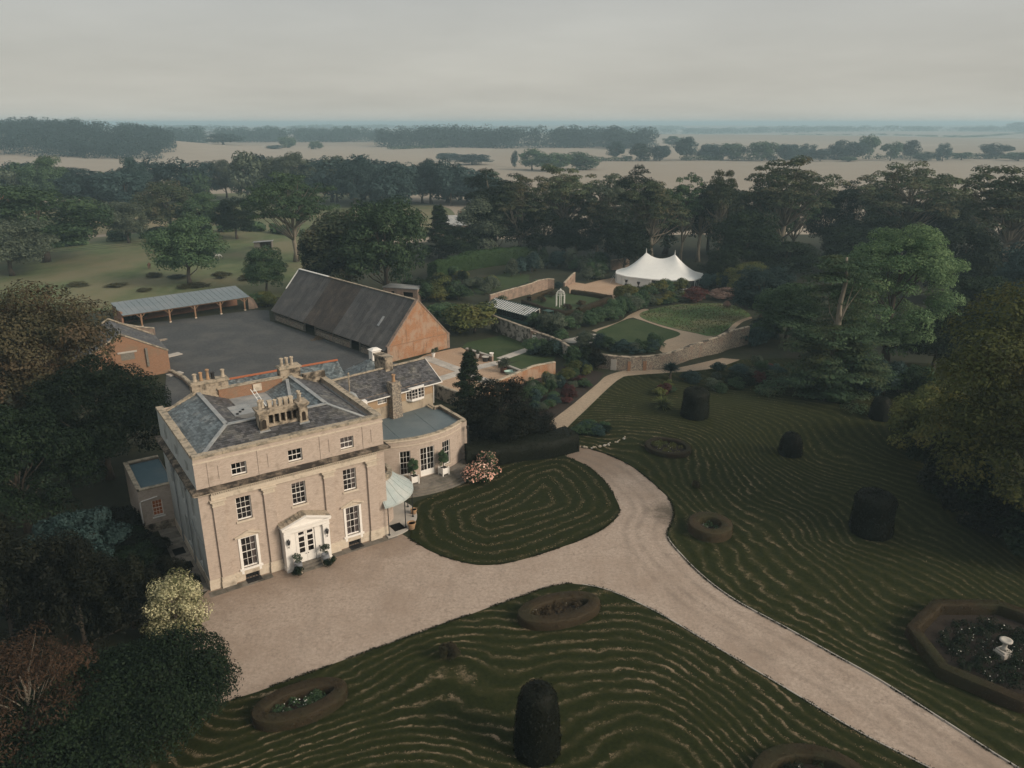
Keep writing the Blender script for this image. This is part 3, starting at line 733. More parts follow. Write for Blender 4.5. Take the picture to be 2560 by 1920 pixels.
def pane_mesh(w, h):
    k = (round(w, 3), round(h, 3))
    if k not in PANES:
        mb = MB(); mb.box(-w / 2, w / 2, -0.004, 0.004, -h / 2, h / 2)
        me = bpy.data.meshes.new('pane'); me.from_pydata(mb.v, [], mb.f); me.materials.append(M['glass']); PANES[k] = me
    return PANES[k]
def window(parent, x0, x1, z0, z1, y, cols, rows, inward=1, fw=0.07, bar=0.028, name='window', room='interior', curtain=None, meet=True, axis='x', deep=0.5, frame='paint', panel=0.0, blind=0.0):
    """a sash window; it stands in the opening x0..x1, z0..z1 whose outer face is at y (frame 0.12 m behind it)"""
    org = parent.get('org_', (0, 0, 0))
    yf = 0.10
    w = link(name, None, parent)
    w.location = ((x0 + x1) / 2 - org[0], y - org[1], 0) if axis == 'x' else (y - org[0], (x0 + x1) / 2 - org[1], 0)
    if axis == 'y': w.rotation_euler = (0, 0, math.pi / 2)
    hw = (x1 - x0) / 2; s = inward
    if axis == 'y': s = -inward
    mb = MB()
    def bx(a, b, c, d, y0, y1, mi=0):
        mb.box(a, b, min(y0 * s, y1 * s), max(y0 * s, y1 * s), c, d, mi)
    bx(-hw, -hw + fw, z0, z1, yf, yf + 0.08); bx(hw - fw, hw, z0, z1, yf, yf + 0.08)
    bx(-hw + fw, hw - fw, z0, z0 + fw * 1.3, yf, yf + 0.08); bx(-hw + fw, hw - fw, z1 - fw, z1, yf, yf + 0.08)
    iz0, iz1, ix = z0 + fw * 1.3, z1 - fw, hw - fw
    if panel: bx(-ix, ix, iz0, iz0 + panel, yf + 0.02, yf + 0.07); iz0 += panel
    if meet:
        zc = (iz0 + iz1) / 2; bx(-ix, ix, zc - 0.03, zc + 0.03, yf + 0.015, yf + 0.075)
    pw, ph = 2 * ix / cols, (iz1 - iz0) / rows
    for i in range(1, cols):
        bb = bar if not (cols % 2 == 0 and i == cols // 2 and not meet) else bar * 3.2
        bx(-ix + i * pw - bb / 2, -ix + i * pw + bb / 2, iz0, iz1, yf + 0.022, yf + 0.062)
    for j in range(1, rows):
        if meet and abs(iz0 + j * ph - (iz0 + iz1) / 2) < 0.02: continue
        bx(-ix, ix, iz0 + j * ph - bar / 2, iz0 + j * ph + bar / 2, yf + 0.025, yf + 0.06)
    mb.build('sash_frame', M[frame], w, org=(0, 0, 0))
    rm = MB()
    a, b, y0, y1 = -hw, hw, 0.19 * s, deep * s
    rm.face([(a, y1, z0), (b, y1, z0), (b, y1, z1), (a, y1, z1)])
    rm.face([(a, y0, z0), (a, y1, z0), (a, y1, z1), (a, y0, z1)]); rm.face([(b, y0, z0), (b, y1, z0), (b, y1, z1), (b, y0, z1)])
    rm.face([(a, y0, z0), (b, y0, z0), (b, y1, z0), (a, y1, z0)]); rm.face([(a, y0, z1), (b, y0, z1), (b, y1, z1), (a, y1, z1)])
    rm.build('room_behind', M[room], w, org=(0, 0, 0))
    if curtain:
        cb = MB()
        for side in curtain:
            n = 7
            for k in range(n):
                xa = (hw - 0.05 - 0.045 * k); xb = xa - 0.05
                cb.box(min(side * xa, side * xb), max(side * xa, side * xb), min(s * (0.22 + 0.03 * (k % 2)), s * (0.25 + 0.03 * (k % 2))), max(s * (0.22 + 0.03 * (k % 2)), s * (0.25 + 0.03 * (k % 2))), z0 + 0.05, z1 - 0.02)
        cb.build('curtain', M['curtain'], w, org=(0, 0, 0))
    if blind:
        bb_ = MB(); bb_.box(-hw + .03, hw - .03, min(s * .21, s * .22), max(s * .21, s * .22), z1 - (z1 - z0) * blind, z1 - .01); bb_.build('blind', M['curtain'], w, org=(0, 0, 0))
    pm = pane_mesh(pw - bar, ph - bar)
    for i in range(cols):
        for j in range(rows):
            link('pane', pm, w, (-ix + (i + .5) * pw, s * (yf + 0.045), iz0 + (j + .5) * ph))
    return w
def slates(mb, p0, u, v, lu, lv, clip, sw=0.32, ex=0.24, seed=1):
    """overlapping slates on a roof slope: p0 eave corner, u along the eave, v up the slope, clip(a, b) keeps a slate"""
    r = random.Random(seed)
    p0, u, v = Vector(p0), Vector(u).normalized(), Vector(v).normalized(); n = u.cross(v).normalized()
    if n.z < 0: n = -n
    rows = int(lv / ex) + 1
    for j in range(rows):
        off = (j % 2) * sw / 2
        for i in range(-1, int(lu / sw) + 2):
            a0 = i * sw + off; a1 = a0 + sw - 0.012; b0 = j * ex + r.uniform(-.012, .012); b1 = b0 + ex * 1.15
            if not clip((a0 + a1) / 2, b0 + ex / 2): continue
            a0 = max(a0, 0); a1 = min(a1, lu); b1 = min(b1, lv)
            if a1 - a0 < 0.05 or b1 - b0 < 0.05: continue
            t0 = 0.030 + r.uniform(0, .012); t1 = 0.006
            A = p0 + u * a0 + v * b0 + n * t0; B = p0 + u * a1 + v * b0 + n * (t0 + r.uniform(-.006, .006)); Cc = p0 + u * a1 + v * b1 + n * t1; Dd = p0 + u * a0 + v * b1 + n * t1
            A0 = p0 + u * a0 + v * b0; B0 = p0 + u * a1 + v * b0
            vs = [tuple(x) for x in (A, B, Cc, Dd, A0, B0)]
            mb.add(vs, [(0, 1, 2, 3), (4, 5, 1, 0), (1, 5, 2), (4, 0, 3)], 0, r.random())
def poly_clip(poly):
    xs = np.array(poly)
    def f(a, b):
        return bool(inside(np.array([a]), np.array([b]), poly)[0])
    return f
def slope(parent, quad, mat, name='roof_slope', seed=1, sw=0.32, ex=0.24):
    """a slated slope over a planar polygon quad (first edge is the eave)"""
    q = [Vector(p) for p in quad]
    u = (q[1] - q[0]).normalized(); n = u.cross(q[2] - q[0]).normalized()
    if n.z < 0: n = -n
    v = n.cross(u).normalized()
    uv = [((p - q[0]).dot(u), (p - q[0]).dot(v)) for p in q]
    amin = min(a for a, b in uv); lu = max(a for a, b in uv) - amin; lv = max(b for a, b in uv)
    o = q[0] + u * amin; uv = [(a - amin, b) for a, b in uv]
    mb = MB(); mb.face([tuple(p - n * 0.01) for p in q], 0, 0.2)
    mb.face([tuple(p - n * 0.12) for p in reversed(q)], 0, 0.2)
    slates(mb, o, u, v, lu, lv, poly_clip(uv), sw, ex, seed)
    ob = mb.build(name, M[mat], parent)
    ob['kind'] = 'stuff'
    return ob
def pot(mb, x, y, z, h, r, square=False, mi=0):
    if square:
        mb.box(x - r, x + r, y - r, y + r, z, z + h, mi); mb.box(x - r * 1.25, x + r * 1.25, y - r * 1.25, y + r * 1.25, z + h * .82, z + h * 1.0 + .01, mi)
    else:
        mb.lathe([(r * 1.05, 0), (r * 1.05, h * .1), (r * .88, h * .16), (r * .8, h * .8), (r * 1.12, h * .86), (r * 1.12, h * .97), (r * .85, h), (r * .7, h * .9)], (x, y, z), 10, mi)

house = hthing('manor_house', 'pale brick three storey manor house with white pedimented porch and slate roof', 'house', 0, 0)
wcx = [3.35, 7.92, 12.48]
op_front = [(c - .6, c + .6, 9.5, 10.56) for c in wcx] + [(c - .6, c + .6, 5.5, 7.55) for c in wcx] + [(c - .62, c + .62, 1.12, 3.88) for c in (wcx[0], wcx[2])] + [(c - .55, c + .55, 0.0, 0.5) for c in (wcx[0], wcx[2])]
mb = MB(); reveal_wall(mb, 0, W, 0, 11.6, op_front, 0, 0.28)
mb.build('front_wall', M['gault'], house)
side_op = [(c - .55, c + .55, 9.55, 10.55) for c in (2.6, 6.5, 10.4)] + [(c - .6, c + .6, 5.4, 7.5) for c in (2.6, 6.5, 10.4)] + [(c - .6, c + .6, 1.2, 3.9) for c in (2.6, 6.5)]
mb = MB(); reveal_wall(mb, 0, Dp, 0, 11.6, side_op, 0, 0.16, 1, 'y')
for a, b, c, d in side_op: mb.face([(0.16, a, c), (0.16, b, c), (0.16, b, d), (0.16, a, d)])
mb.build('side_wall', mottled('limewash_brick_shade_tint', (0.42, 0.425, 0.40), (0.35, 0.36, 0.345), (0.22, 0.22, 0.205), 3.5, 0.8, 0.9, 0.3, scale=(1, 1, 0.5), thr2=(0.55, 0.75)), house)  # limewash tinted cooler: the bluish shade of this side is in the colour
mb = MB(); mb.face([(W, 0, 0), (W, Dp, 0), (W, Dp, 11.6), (W, 0, 11.6)]); mb.build('side_wall', M['gault'], house)
mb = MB(); mb.face([(0, Dp, 0), (W, Dp, 0), (W, Dp, 11.6), (0, Dp, 11.6)]); mb.build('rear_wall', M['gault'], house)
# windows
cur = {0: [1], 1: None, 2: [-1, 1]}
for i, c in enumerate(wcx):
    window(house, c - .6, c + .6, 9.5, 10.56, 0.06, 3, 2, curtain=([1] if i == 0 else None), blind=(0.95 if i == 2 else 0))
    window(house, c - .6, c + .6, 5.5, 7.55, 0.06, 3, 4, curtain=([1] if i == 2 else None), blind=(0.18 if i == 1 else 0))
    if i != 1: window(house, c - .62, c + .62, 1.12, 3.88, 0.04, 3, 4, curtain=[1] if i == 0 else [-1, 1])
mb = MB()
for c in wcx:
    pass
for c in wcx:                                    # sills, hoods and surrounds, one of each per window
    s = MB(); s.box(c - .72, c + .72, -.10, .10, 5.32, 5.50); s.build('window_sill', M['stone'], house)
    s = MB(); s.box(c - .66, c + .66, -.07, .10, 9.41, 9.50); s.build('window_sill', M['stone'], house)
for c in (wcx[0], wcx[2]):
    s = MB()
    for sg in (-1, 1): s.box(min(c + sg * .62, c + sg * .82), max(c + sg * .62, c + sg * .82), -.07, .1, 1.0, 3.9)
    s.box(c - .82, c + .82, -.08, .1, 3.9, 4.08); s.box(c - .95, c + .95, -.12, .08, .94, 1.12)
    for sg in (-1, 1): s.box(c + sg * .72 - .1, c + sg * .72 + .1, -.06, .08, .62, .94)
    s.build('window_surround', M['paint'], house)
    s = MB()
    s.ext([(c - 1.0, -.02, 4.08), (c + 1.0, -.02, 4.08), (c, -.02, 4.42)], (0, -.10, 0))
    for sg in (-1, 1): s.beam((c + sg * 1.08, -.12, 4.10), (c, -.12, 4.50), .24, .08)
    s.box(c - 1.05, c + 1.05, -.2, .0, 4.04, 4.09)
    s.build('window_pediment', M['stone'], house)
    s = MB(); s.box(c - .62, c + .62, -.75, -.02, -.05, .07); s.build('basement_grate', M['iron'], house)
    s = MB()
    for k in range(5): s.box(c - .5 + k * .24, c - .46 + k * .24, .05, .09, .02, .5)
    s.face([(c - .55, .25, 0), (c + .55, .25, 0), (c + .55, .25, .5), (c - .55, .25, .5)])
    s.build('basement_grille', M['iron'], house)
# plinth
def seg_front(mb, z0, z1, pr, gaps=()):
    xs = [-0.0 - pr] + [g for gp in gaps for g in gp] + [W + pr]
    for a, b in zip(xs[::2], xs[1::2]): mb.box(a, b, -pr, 0.0 - .001, z0, z1)
mb = MB()
gaps = [(wcx[0] - .6, wcx[0] + .6), (5.9, 10.0), (wcx[2] - .6, wcx[2] + .6)]
seg_front(mb, 0.0, 0.55, 0.07, gaps)
seg_front(mb, 0.55, 0.92, 0.05, [(5.9, 10.0)])
mb.build('plinth', M['stone'], house)['kind'] = 'stuff'
mb = MB(); mb.box(-.05, -.001, 0, Dp, 0, .85); mb.build('side_plinth', M['stone'], house)
# pilasters
for c in (1.4, 5.4, 10.55, 14.53):
    p = MB(); p.box(c - .44, c + .44, -.20, -.001, 1.0, 7.42); p.build('pilaster', M['gault'], house)
    p = MB(); p.box(c - .56, c + .56, -.30, -.001, 0, .62); p.box(c - .51, c + .51, -.26, -.001, .62, 1.0); p.build('pilaster_base', M['stone'], house)
    p = MB(); p.box(c - .49, c + .49, -.25, -.001, 7.36, 7.50)
    for k in range(5): p.box(c - .42 + k * .18, c - .42 + k * .18 + .12, -.26, -.001, 7.50, 7.66)
    p.hexa([(c - .44, -.21, 7.5), (c + .44, -.21, 7.5), (c + .44, -.001, 7.5), (c - .44, -.001, 7.5)], [(c - .54, -.30, 7.82), (c + .54, -.30, 7.82), (c + .52, -.001, 7.82), (c - .52, -.001, 7.82)])
    p.box(c - .62, c + .62, -.36, -.001, 7.82, 7.95)
    p.build('pilaster_capital', M['stone'], house)
mb = MB(); mb.box(.92, 15.0, -.19, -.001, 7.95, 8.18); mb.box(.90, 15.02, -.24, -.001, 8.18, 8.46); mb.build('entablature', M['stone'], house)
mb = MB()
k = 0.95
while k < 14.9:
    mb.box(k, k + .09, -.34, -.161, 8.46, 8.60); k += .17
mb.build('dentil_course', M['stone'], house)
def ring(mb, pr, z0, z1, back=True):
    mb.box(-pr, W + pr, -pr, -.001, z0, z1); mb.box(-pr, -.001, -.001, Dp + pr, z0, z1); mb.box(W + .001, W + pr, -.001, Dp + pr, z0, z1)
    if back: mb.box(-.001, W + .001, Dp + .001, Dp + pr, z0, z1)
mb = MB(); ring(mb, .30, 8.60, 8.74); mb.build('cornice_bed', M['stone'], house)
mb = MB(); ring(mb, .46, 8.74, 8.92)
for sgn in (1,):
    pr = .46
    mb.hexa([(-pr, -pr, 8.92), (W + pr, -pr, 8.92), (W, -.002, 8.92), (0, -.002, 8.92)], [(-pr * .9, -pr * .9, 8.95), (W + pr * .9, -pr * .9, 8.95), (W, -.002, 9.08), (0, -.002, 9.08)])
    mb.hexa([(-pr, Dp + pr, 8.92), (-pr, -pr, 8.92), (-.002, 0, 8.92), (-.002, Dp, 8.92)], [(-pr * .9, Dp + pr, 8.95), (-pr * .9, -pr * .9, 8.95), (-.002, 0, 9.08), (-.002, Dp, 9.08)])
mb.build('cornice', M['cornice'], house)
# attic panels
for c in (1.47, 5.35, 10.55, 14.42):
    p = MB()
    a, b, z0, z1 = c - .50, c + .50, 9.12, 11.2
    ia, ib, iz0, iz1 = c - .30, c + .30, 9.55, 10.75
    for (x0, x1, y0, y1) in ((a, ia, z0, z1), (ib, b, z0, z1), (ia, ib, z0, iz0), (ia, ib, iz1, z1)): p.box(x0, x1, -.05, -.001, y0, y1)
    p.build('attic_panel', M['gault'], house)
mb = MB(); mb.box(-.03, W + .03, -.045, -.001, 11.2, 11.32); mb.build('attic_string_course', M['stone'], house)
# parapet coping, laid as separate stones
def stones(parent, line, w, z0, z1, mat, ln=1.15, name='coping_stone', over=0.0, seed=2):
    r = random.Random(seed)
    for (a, b) in zip(line[:-1], line[1:]):
        a, b = Vector(a), Vector(b); d = (b - a); L = d.length; d.normalize(); n = Vector((-d.y, d.x)); k = max(1, round(L / ln))
        for i in range(k):
            s0 = a + d * (L * i / k + .006); s1 = a + d * (L * (i + 1) / k - .006); j = r.uniform(-.012, .012); q = r.uniform(-.015, .015)
            m_ = MB()
            m_.hexa([(*(s0 - n * (w / 2 + j)), z0), (*(s1 - n * (w / 2 + j)), z0), (*(s1 + n * (w / 2)), z0), (*(s0 + n * (w / 2)), z0)],
                    [(*(s0 - n * (w / 2 + j)), z1 + q), (*(s1 - n * (w / 2 + j)), z1 + q), (*(s1 + n * (w / 2)), z1 + q + .01), (*(s0 + n * (w / 2)), z1 + q + .01)])
            m_.build(name, mat, parent)
stones(house, [(0, .22), (W, .22)], .56, 11.6, 11.85, M['coping'])
stones(house, [(.24, .50), (.24, Dp)], .60, 11.6, 11.85, M['coping'], seed=3)
stones(house, [(W - .24, .50), (W - .24, Dp)], .60, 11.6, 11.85, M['coping'], seed=4)
# inner faces of the parapet, gutter
mb = MB(); mb.box(.02, W - .02, .02, .45, 11.3, 11.6); mb.box(.02, .5, .45, Dp - .02, 11.3, 11.6); mb.box(W - .5, W - .02, .45, Dp - .02, 11.3, 11.6)
mb.build('parapet', M['gault'], house)
mb = MB(); mb.box(.5, W - .5, .46, 1.0, 11.25, 11.31); mb.box(.5, 1.0, 1.0, Dp, 11.25, 11.31); mb.box(W - 1.0, W - .5, 1.0, Dp, 11.25, 11.31)
mb.box(5.6, W - 5.6, 5.6, Dp, 11.3, 11.45)
mb.build('lead_gutter', M['lead'], house)
# U-shaped hipped roof
e, zr, rx = 11.32, 12.52, 3.62
yb = 13.0
A0, A1, A2 = (.75, .75, e), (W - .75, .75, e), (rx, rx, zr)
A3 = (W - rx, rx, zr)
slope(house, [A0, A1, A3, A2], 'slate_dark', seed=11)
slope(house, [(.75, yb, e), A0, A2, (rx, yb, zr)], 'slate', seed=12, sw=.34)  # left slope: sky sheen painted in by the paler slate
slope(house, [A1, (W - .75, yb, e), (W - rx, yb, zr), A3], 'slate_dark', seed=13)
ii = 6.2
slope(house, [(ii, 6.2, 11.45), (ii, yb, 11.45), (rx, yb, zr), A2], 'slate_dark', seed=14)
slope(house, [(W - ii, yb, 11.45), (W - ii, 6.2, 11.45), A3, (W - rx, yb, zr)], 'slate', seed=15)
slope(house, [(W - ii, 6.2, 11.45), (ii, 6.2, 11.45), A2, A3], 'slate_dark', seed=16)
for a, b, w_ in ((A0, A2, .30), (A1, A3, .30), (A2, A3, .34), (A2, (rx, yb, zr), .36), (A3, (W - rx, yb, zr), .36)):
    m_ = MB(); m_.beam((a[0], a[1], a[2] + .05), (b[0], b[1], b[2] + .05), w_, .10); m_.build('lead_ridge', M['lead'], house)
# rear gables of the two side ranges and the brick wall between
mb = MB(); mb.box(5.4, 11.4, Dp - .5, Dp - .1, 11.3, 12.55); mb.build('brick_parapet', M['redbrick'], house)
stones(house, [(5.3, Dp - .3), (11.5, Dp - .3)], .55, 12.55, 12.66, M['coping'], seed=6)
mb = MB()
for x0 in (0.5, W - rx * 2 + .5):
    x1 = x0 + rx * 2 - 1.0; xm = (x0 + x1) / 2
    mb.ext([(x0, Dp - .45, 11.3), (x1, Dp - .45, 11.3), (xm + .2, Dp - .45, 12.72), (xm - .2, Dp - .45, 12.72)], (0, .40, 0))
mb.build('rear_gable', M['coping'], house)
mb = MB(); mb.box(8.55, 9.35, Dp - .62, Dp - .5, 11.75, 12.45); mb.build('stone_vent', M['stone'], house)
# rear chimneys
def stack(x0, x1, y0, y1, z0, z1, mat):
    m_ = MB(); m_.box(x0, x1, y0, y1, z0, z1 - .22); m_.build('chimney_stack', M[mat], house)
    m_ = MB(); m_.box(x0 - .12, x1 + .12, y0 - .12, y1 + .12, z1 - .22, z1 - .08); m_.box(x0 - .04, x1 + .04, y0 - .04, y1 + .04, z1 - .08, z1); return m_.build('chimney_cap', M['coping'], house)
stack(3.15, 6.4, Dp - .35, Dp + .65, 11.3, 13.5, 'stone_dark')
for x, m_, h_ in ((3.6, 'potbuff', .72), (4.15, 'terracotta', .8), (4.75, 'terracotta', 1.0), (5.2, 'iron', .62), (6.1, 'potbuff', .75)):
    q = MB(); pot(q, x, Dp + .15, 13.5, h_, .19 if m_ != 'terracotta' else .16); q.build('chimney_pot', M[m_], house, smooth=False)
stack(11.35, 13.35, Dp - .35, Dp + .65, 11.3, 13.55, 'stone_dark')
for x in (11.7, 12.2, 12.7):
    q = MB(); pot(q, x, Dp + .15, 13.55, .8, .18); q.build('chimney_pot', M['potbuff'], house)
# raised corner of the rear parapet
mb = MB(); mb.box(13.5, W - .05, Dp - .45, Dp - .05, 11.6, 12.5); mb.build('rear_parapet', M['stone_dark'], house)
# the arcaded chimney on the front slope
ca = MB()
ca.box(5.9, 6.62, 2.0, 3.1, 11.5, 13.45); ca.box(9.26, 9.98, 2.0, 3.1, 11.5, 13.45); ca.box(6.62, 9.26, 2.75, 3.1, 11.5, 13.45)
ca.box(6.62, 9.26, 2.35, 2.75, 11.5, 12.25)
for k in range(6):
    x = 6.66 + k * .512
    ca.box(x - .04 if k else 6.62, x + .10, 2.36, 2.75, 12.25, 13.05)
ca.box(6.62, 9.26, 2.36, 2.75, 13.05, 13.45)
for c in (6.26, 9.62):
    pass
ca.build('chimney_arcade', M['stone_dark'], house)
nb = MB()
for k in range(5):
    x = 6.76 + k * .512
    nb.box(x, x + .38, 2.70, 2.745, 12.25, 12.9); nb.lathe([(.0, 0), (.19, 0)], (x + .19, 2.72, 12.9), 8)
nb.build('arcade_shade_panel', M['soil'], house)  # dark panels put the shade of the recesses into the colour
for c in (6.26, 9.62):
    q = MB(); q.box(c - .16, c + .16, 1.965, 1.998, 12.1, 12.75)
    pts = [(c + .16 * math.cos(t), 1.965, 12.75 + .16 * math.sin(t)) for t in np.linspace(0, math.pi, 7)]
    q.ext(pts, (0, .03, 0)); q.build('niche_shade_panel', M['soil'], house)  # raised dark arch: the shade of a niche painted on the stack
    q = MB(); q.box(c - .40, c + .40, 1.95, 3.15, 13.02, 13.10); q.box(c - .46, c + .46, 1.88, 3.2, 13.45, 13.58); q.box(c - .52, c + .52, 1.82, 3.26, 13.58, 13.72); q.build('chimney_cap', M['stone_dark'], house)
    q = MB(); q.box(c - .44, c + .44, 1.9, 3.0, 11.75, 11.95); q.build('chimney_base', M['lead'], house)
q = MB(); q.box(6.72, 9.16, 2.30, 3.16, 13.45, 13.60); q.build('chimney_cap', M['stone_dark'], house)
for i, (x, y, sq, h_, mm) in enumerate([(6.1, 2.35, 0, .75, 'potbuff'), (6.42, 2.6, 0, .7, 'potbuff'), (6.35, 2.95, 0, .6, 'terracotta'), (7.05, 2.75, 1, .6, 'potbuff'), (7.5, 2.75, 0, .6, 'potbuff'), (7.95, 2.75, 1, .62, 'potbuff'), (8.4, 2.75, 1, .62, 'potbuff'), (8.85, 2.75, 1, .62, 'potbuff'), (9.5, 2.3, 0, .8, 'potbuff'), (9.6, 2.9, 0, .8, 'potbuff')]):
    q = MB(); pot(q, x, y, 13.6 if 6.7 < x < 9.2 else 13.72, h_, .155, bool(sq)); q.build('chimney_pot', M[mm], house)
# lead flat with vents and a ladder in the well of the roof
mb = MB(); mb.box(5.1, 6.9, 6.6, 9.2, 11.46, 12.0); mb.build('lead_box_dormer', M['lead'], house)
for k in range(3):
    q = MB(); q.lathe([(.12, 0), (.12, .1), (.0, .12)], (5.4 + .35 * k, 6.9 + .4 * k, 12.0), 8); q.build('roof_vent', M['iron'], house)
q = MB()
for s_ in (0, .34):
    q.beam((8.0 + s_, 7.6, 11.5), (7.6 + s_, 10.2, 12.9), .05, .05)
for k in range(7):
    t = k / 7 + .06; q.beam((8.0 - .4 * t, 7.6 + 2.6 * t, 11.5 + 1.4 * t), (8.34 - .4 * t, 7.6 + 2.6 * t, 11.5 + 1.4 * t), .035, .035)
q.build('ladder', M['white_metal'], house)
q = MB(); q.beam((W - 5.6, 7.0, 11.75), (W - rx - .5, 12.4, 12.5), .30, .05); q.build('roof_walkway', M['lead'], house)
# down pipes on the shaded side
for y in (4.6, 9.0):
    q = MB(); q.tube([(-.12, y, .3), (-.12, y, 8.6)], .06, 8); q.lathe([(.14, 0), (.16, .25), (.16, .28)], (-.13, y, 7.2), 8); q.build('drain_pipe', M['lead'], house)
q = MB(); q.tube([(-.06, 3.7, 4.9), (-.10, 2.9, 4.35), (-.10, 2.0, 4.2), (-.10, 1.1, 4.0), (-.06, .5, 4.1)], .035, 6); q.build('cable_swag', M['lead'], house)
# pavement strip round the house
mb = MB()
for k in range(13): mb.box(-.3 + k * 1.28, -.3 + k * 1.28 + 1.26, -1.0 if not 4.6 < k * 1.28 < 9 else -.3, -.26, -.05, .055, 0, random.random())
for k in range(10): mb.box(-1.6, -.06, .2 + k * 1.28, .2 + k * 1.28 + 1.26, -.05, .055, 0, random.random())
mb.build('paving_strip', M['paving'], house)
for k, y in enumerate((1.6, 4.4, 7.2)):
    q = MB(); q.box(-1.3, -.35, y, y + 1.2, .05, .075); q.build('well_shade_sheet', M['black'], house)  # flat black sheets paint the dark of open wells on the paving

# porch: its own parts under the house
px0, px1, py = 5.98, 9.9, -1.05
mb = MB()
mb.box(px0, px0 + .55, py, 0, 0, 3.62); mb.box(px1 - .55, px1, py, 0, 0, 3.62)
mb.box(px0 + .55, 6.98, py + .25, -.02, 0.42, 3.62); mb.box(8.78, px1 - .55, py + .25, -.02, 0.42, 3.62)
mb.box(6.98, 7.10, py + .22, -.3, .42, 3.62); mb.box(8.66, 8.78, py + .22, -.3, .42, 3.62)
mb.box(px0 - .05, px0 + .60, py - .05, 0, 0, .35); mb.box(px1 - .60, px1 + .05, py - .05, 0, 0, .35)
mb.box(px0 - .04, px0 + .59, py - .04, 0, 3.45, 3.6); mb.box(px1 - .59, px1 + .04, py - .04, 0, 3.45, 3.6)
mb.build('porch', M['paint'], house)
mb = MB(); mb.box(px0 - .02, px1 + .02, py - .03, 0, 3.62, 4.0); mb.box(px0 - .16, px1 + .16, py - .16, 0, 4.0, 4.12); mb.build('porch_entablature', M['paint'], house)
mb = MB(); mb.ext([(px0, py - .02, 4.12), (px1, py - .02, 4.12), ((px0 + px1) / 2, py - .02, 4.72)], (0, .3, 0))
for sg, xe in ((1, px0 - .18), (-1, px1 + .18)): mb.beam((xe, py - .05, 4.16), ((px0 + px1) / 2, py - .05, 4.84), .3, .12)
mb.build('porch_pediment', M['paint'], house)
xm = (px0 + px1) / 2
for sg, xe in ((1, px0 - .2), (-1, px1 + .2)):
    q = MB(); n_ = 6
    for k in range(n_):
        t0, t1 = k / n_, (k + 1) / n_ + .03
        xa, xb = xe + (xm - xe) * t0, xe + (xm - xe) * t1; za, zb = 4.25 + .66 * t0, 4.25 + .66 * t1 - .03
        for j in range(3): q.hexa([(xa, py + .05 + j * .36, za), (xb, py + .05 + j * .36, zb), (xb, py + .05 + j * .36 + .35, zb), (xa, py + .05 + j * .36 + .35, za)], [(xa, py + .05 + j * .36, za + .05), (xb, py + .05 + j * .36, zb + .03), (xb, py + .05 + j * .36 + .35, zb + .03), (xa, py + .05 + j * .36 + .35, za + .05)], 0, random.random())
    q.build('porch_roof', M['coping'], house)
for i, c in enumerate((7.5, 8.26)):              # double doors, each a leaf with panes and a knob
    d = link('door', None, house); d.location = (c, py + .30, 0)
    q = MB(); q.box(-.37, .37, 0, .05, .44, 1.30); q.box(-.37, -.24, 0, .05, 1.30, 2.92); q.box(.24, .37, 0, .05, 1.30, 2.92)
    for z in (1.28, 1.80, 2.33, 2.86): q.box(-.24, .24, 0, .05, z, z + .07)
    q.box(-.24, .24, -.012, .0, .62, 1.12)
    q.build('door_leaf', M['paint'], d, org=(0, 0, 0))
    for z in (1.35, 1.87, 2.40):
        link('door_pane', pane_mesh(.47, .46), d, (0, .03, z + .23))
    q = MB(); q.lathe([(.035, 0), (.045, .03), (.0, .05)], (0, 0, 0), 8); kb = q.build('door_knob', M['iron'], d, org=(0, 0, 0)); kb.location = ((.27 if i == 0 else -.27), -.01, 1.2); kb.rotation_euler = (R(90), 0, 0)
    q = MB(); q.box(-.37, .37, 0, .05, 2.95, 3.04); q.box(-.37, .37, 0, .05, 3.32, 3.6); q.box(-.37, -.24, 0, .05, 3.04, 3.32); q.box(.24, .37, 0, .05, 3.04, 3.32); q.build('fanlight', M['paint'], d, org=(0, 0, 0))
    link('door_pane', pane_mesh(.47, .27), d, (0, .03, 3.18))
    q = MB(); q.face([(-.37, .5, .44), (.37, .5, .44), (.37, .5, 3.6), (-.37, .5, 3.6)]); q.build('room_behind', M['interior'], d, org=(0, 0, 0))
for k in range(3):
    q = MB(); q.box(6.55 if k else 6.7, 9.3 if k else 9.15, py - .72 + .32 * k, py + .3, 0.02 + .14 * k, .14 + .14 * k); q.build('porch_step', M['paving'], house)
for c in (px0 + .28, px1 - .28):                 # wall lanterns
    l = link('wall_lantern', None, house); l.location = (c, py - .02, 2.7)
    q = MB(); q.hexa([(-.07, -.21, 0), (.07, -.21, 0), (.07, -.07, 0), (-.07, -.07, 0)], [(-.12, -.26, .34), (.12, -.26, .34), (.12, -.02, .34), (-.12, -.02, .34)]); q.lathe([(.17, .34), (.06, .46), (.02, .56)], (0, -.14, 0), 6); q.build('lantern_case', M['iron'], l, org=(0, 0, 0))
    q = MB(); q.tube([(0, 0, -.25), (0, -.12, -.32), (0, -.2, -.2), (0, -.14, 0)], .02, 6); q.build('lantern_bracket', M['iron'], l, org=(0, 0, 0))
for c in (7.0 - .18, 9.05 - .05):
    q = MB(); q.box(c - .05, c + .05, py + .235, py + .25, 1.45, 1.57); q.build('bell_plate', M['iron'], house)

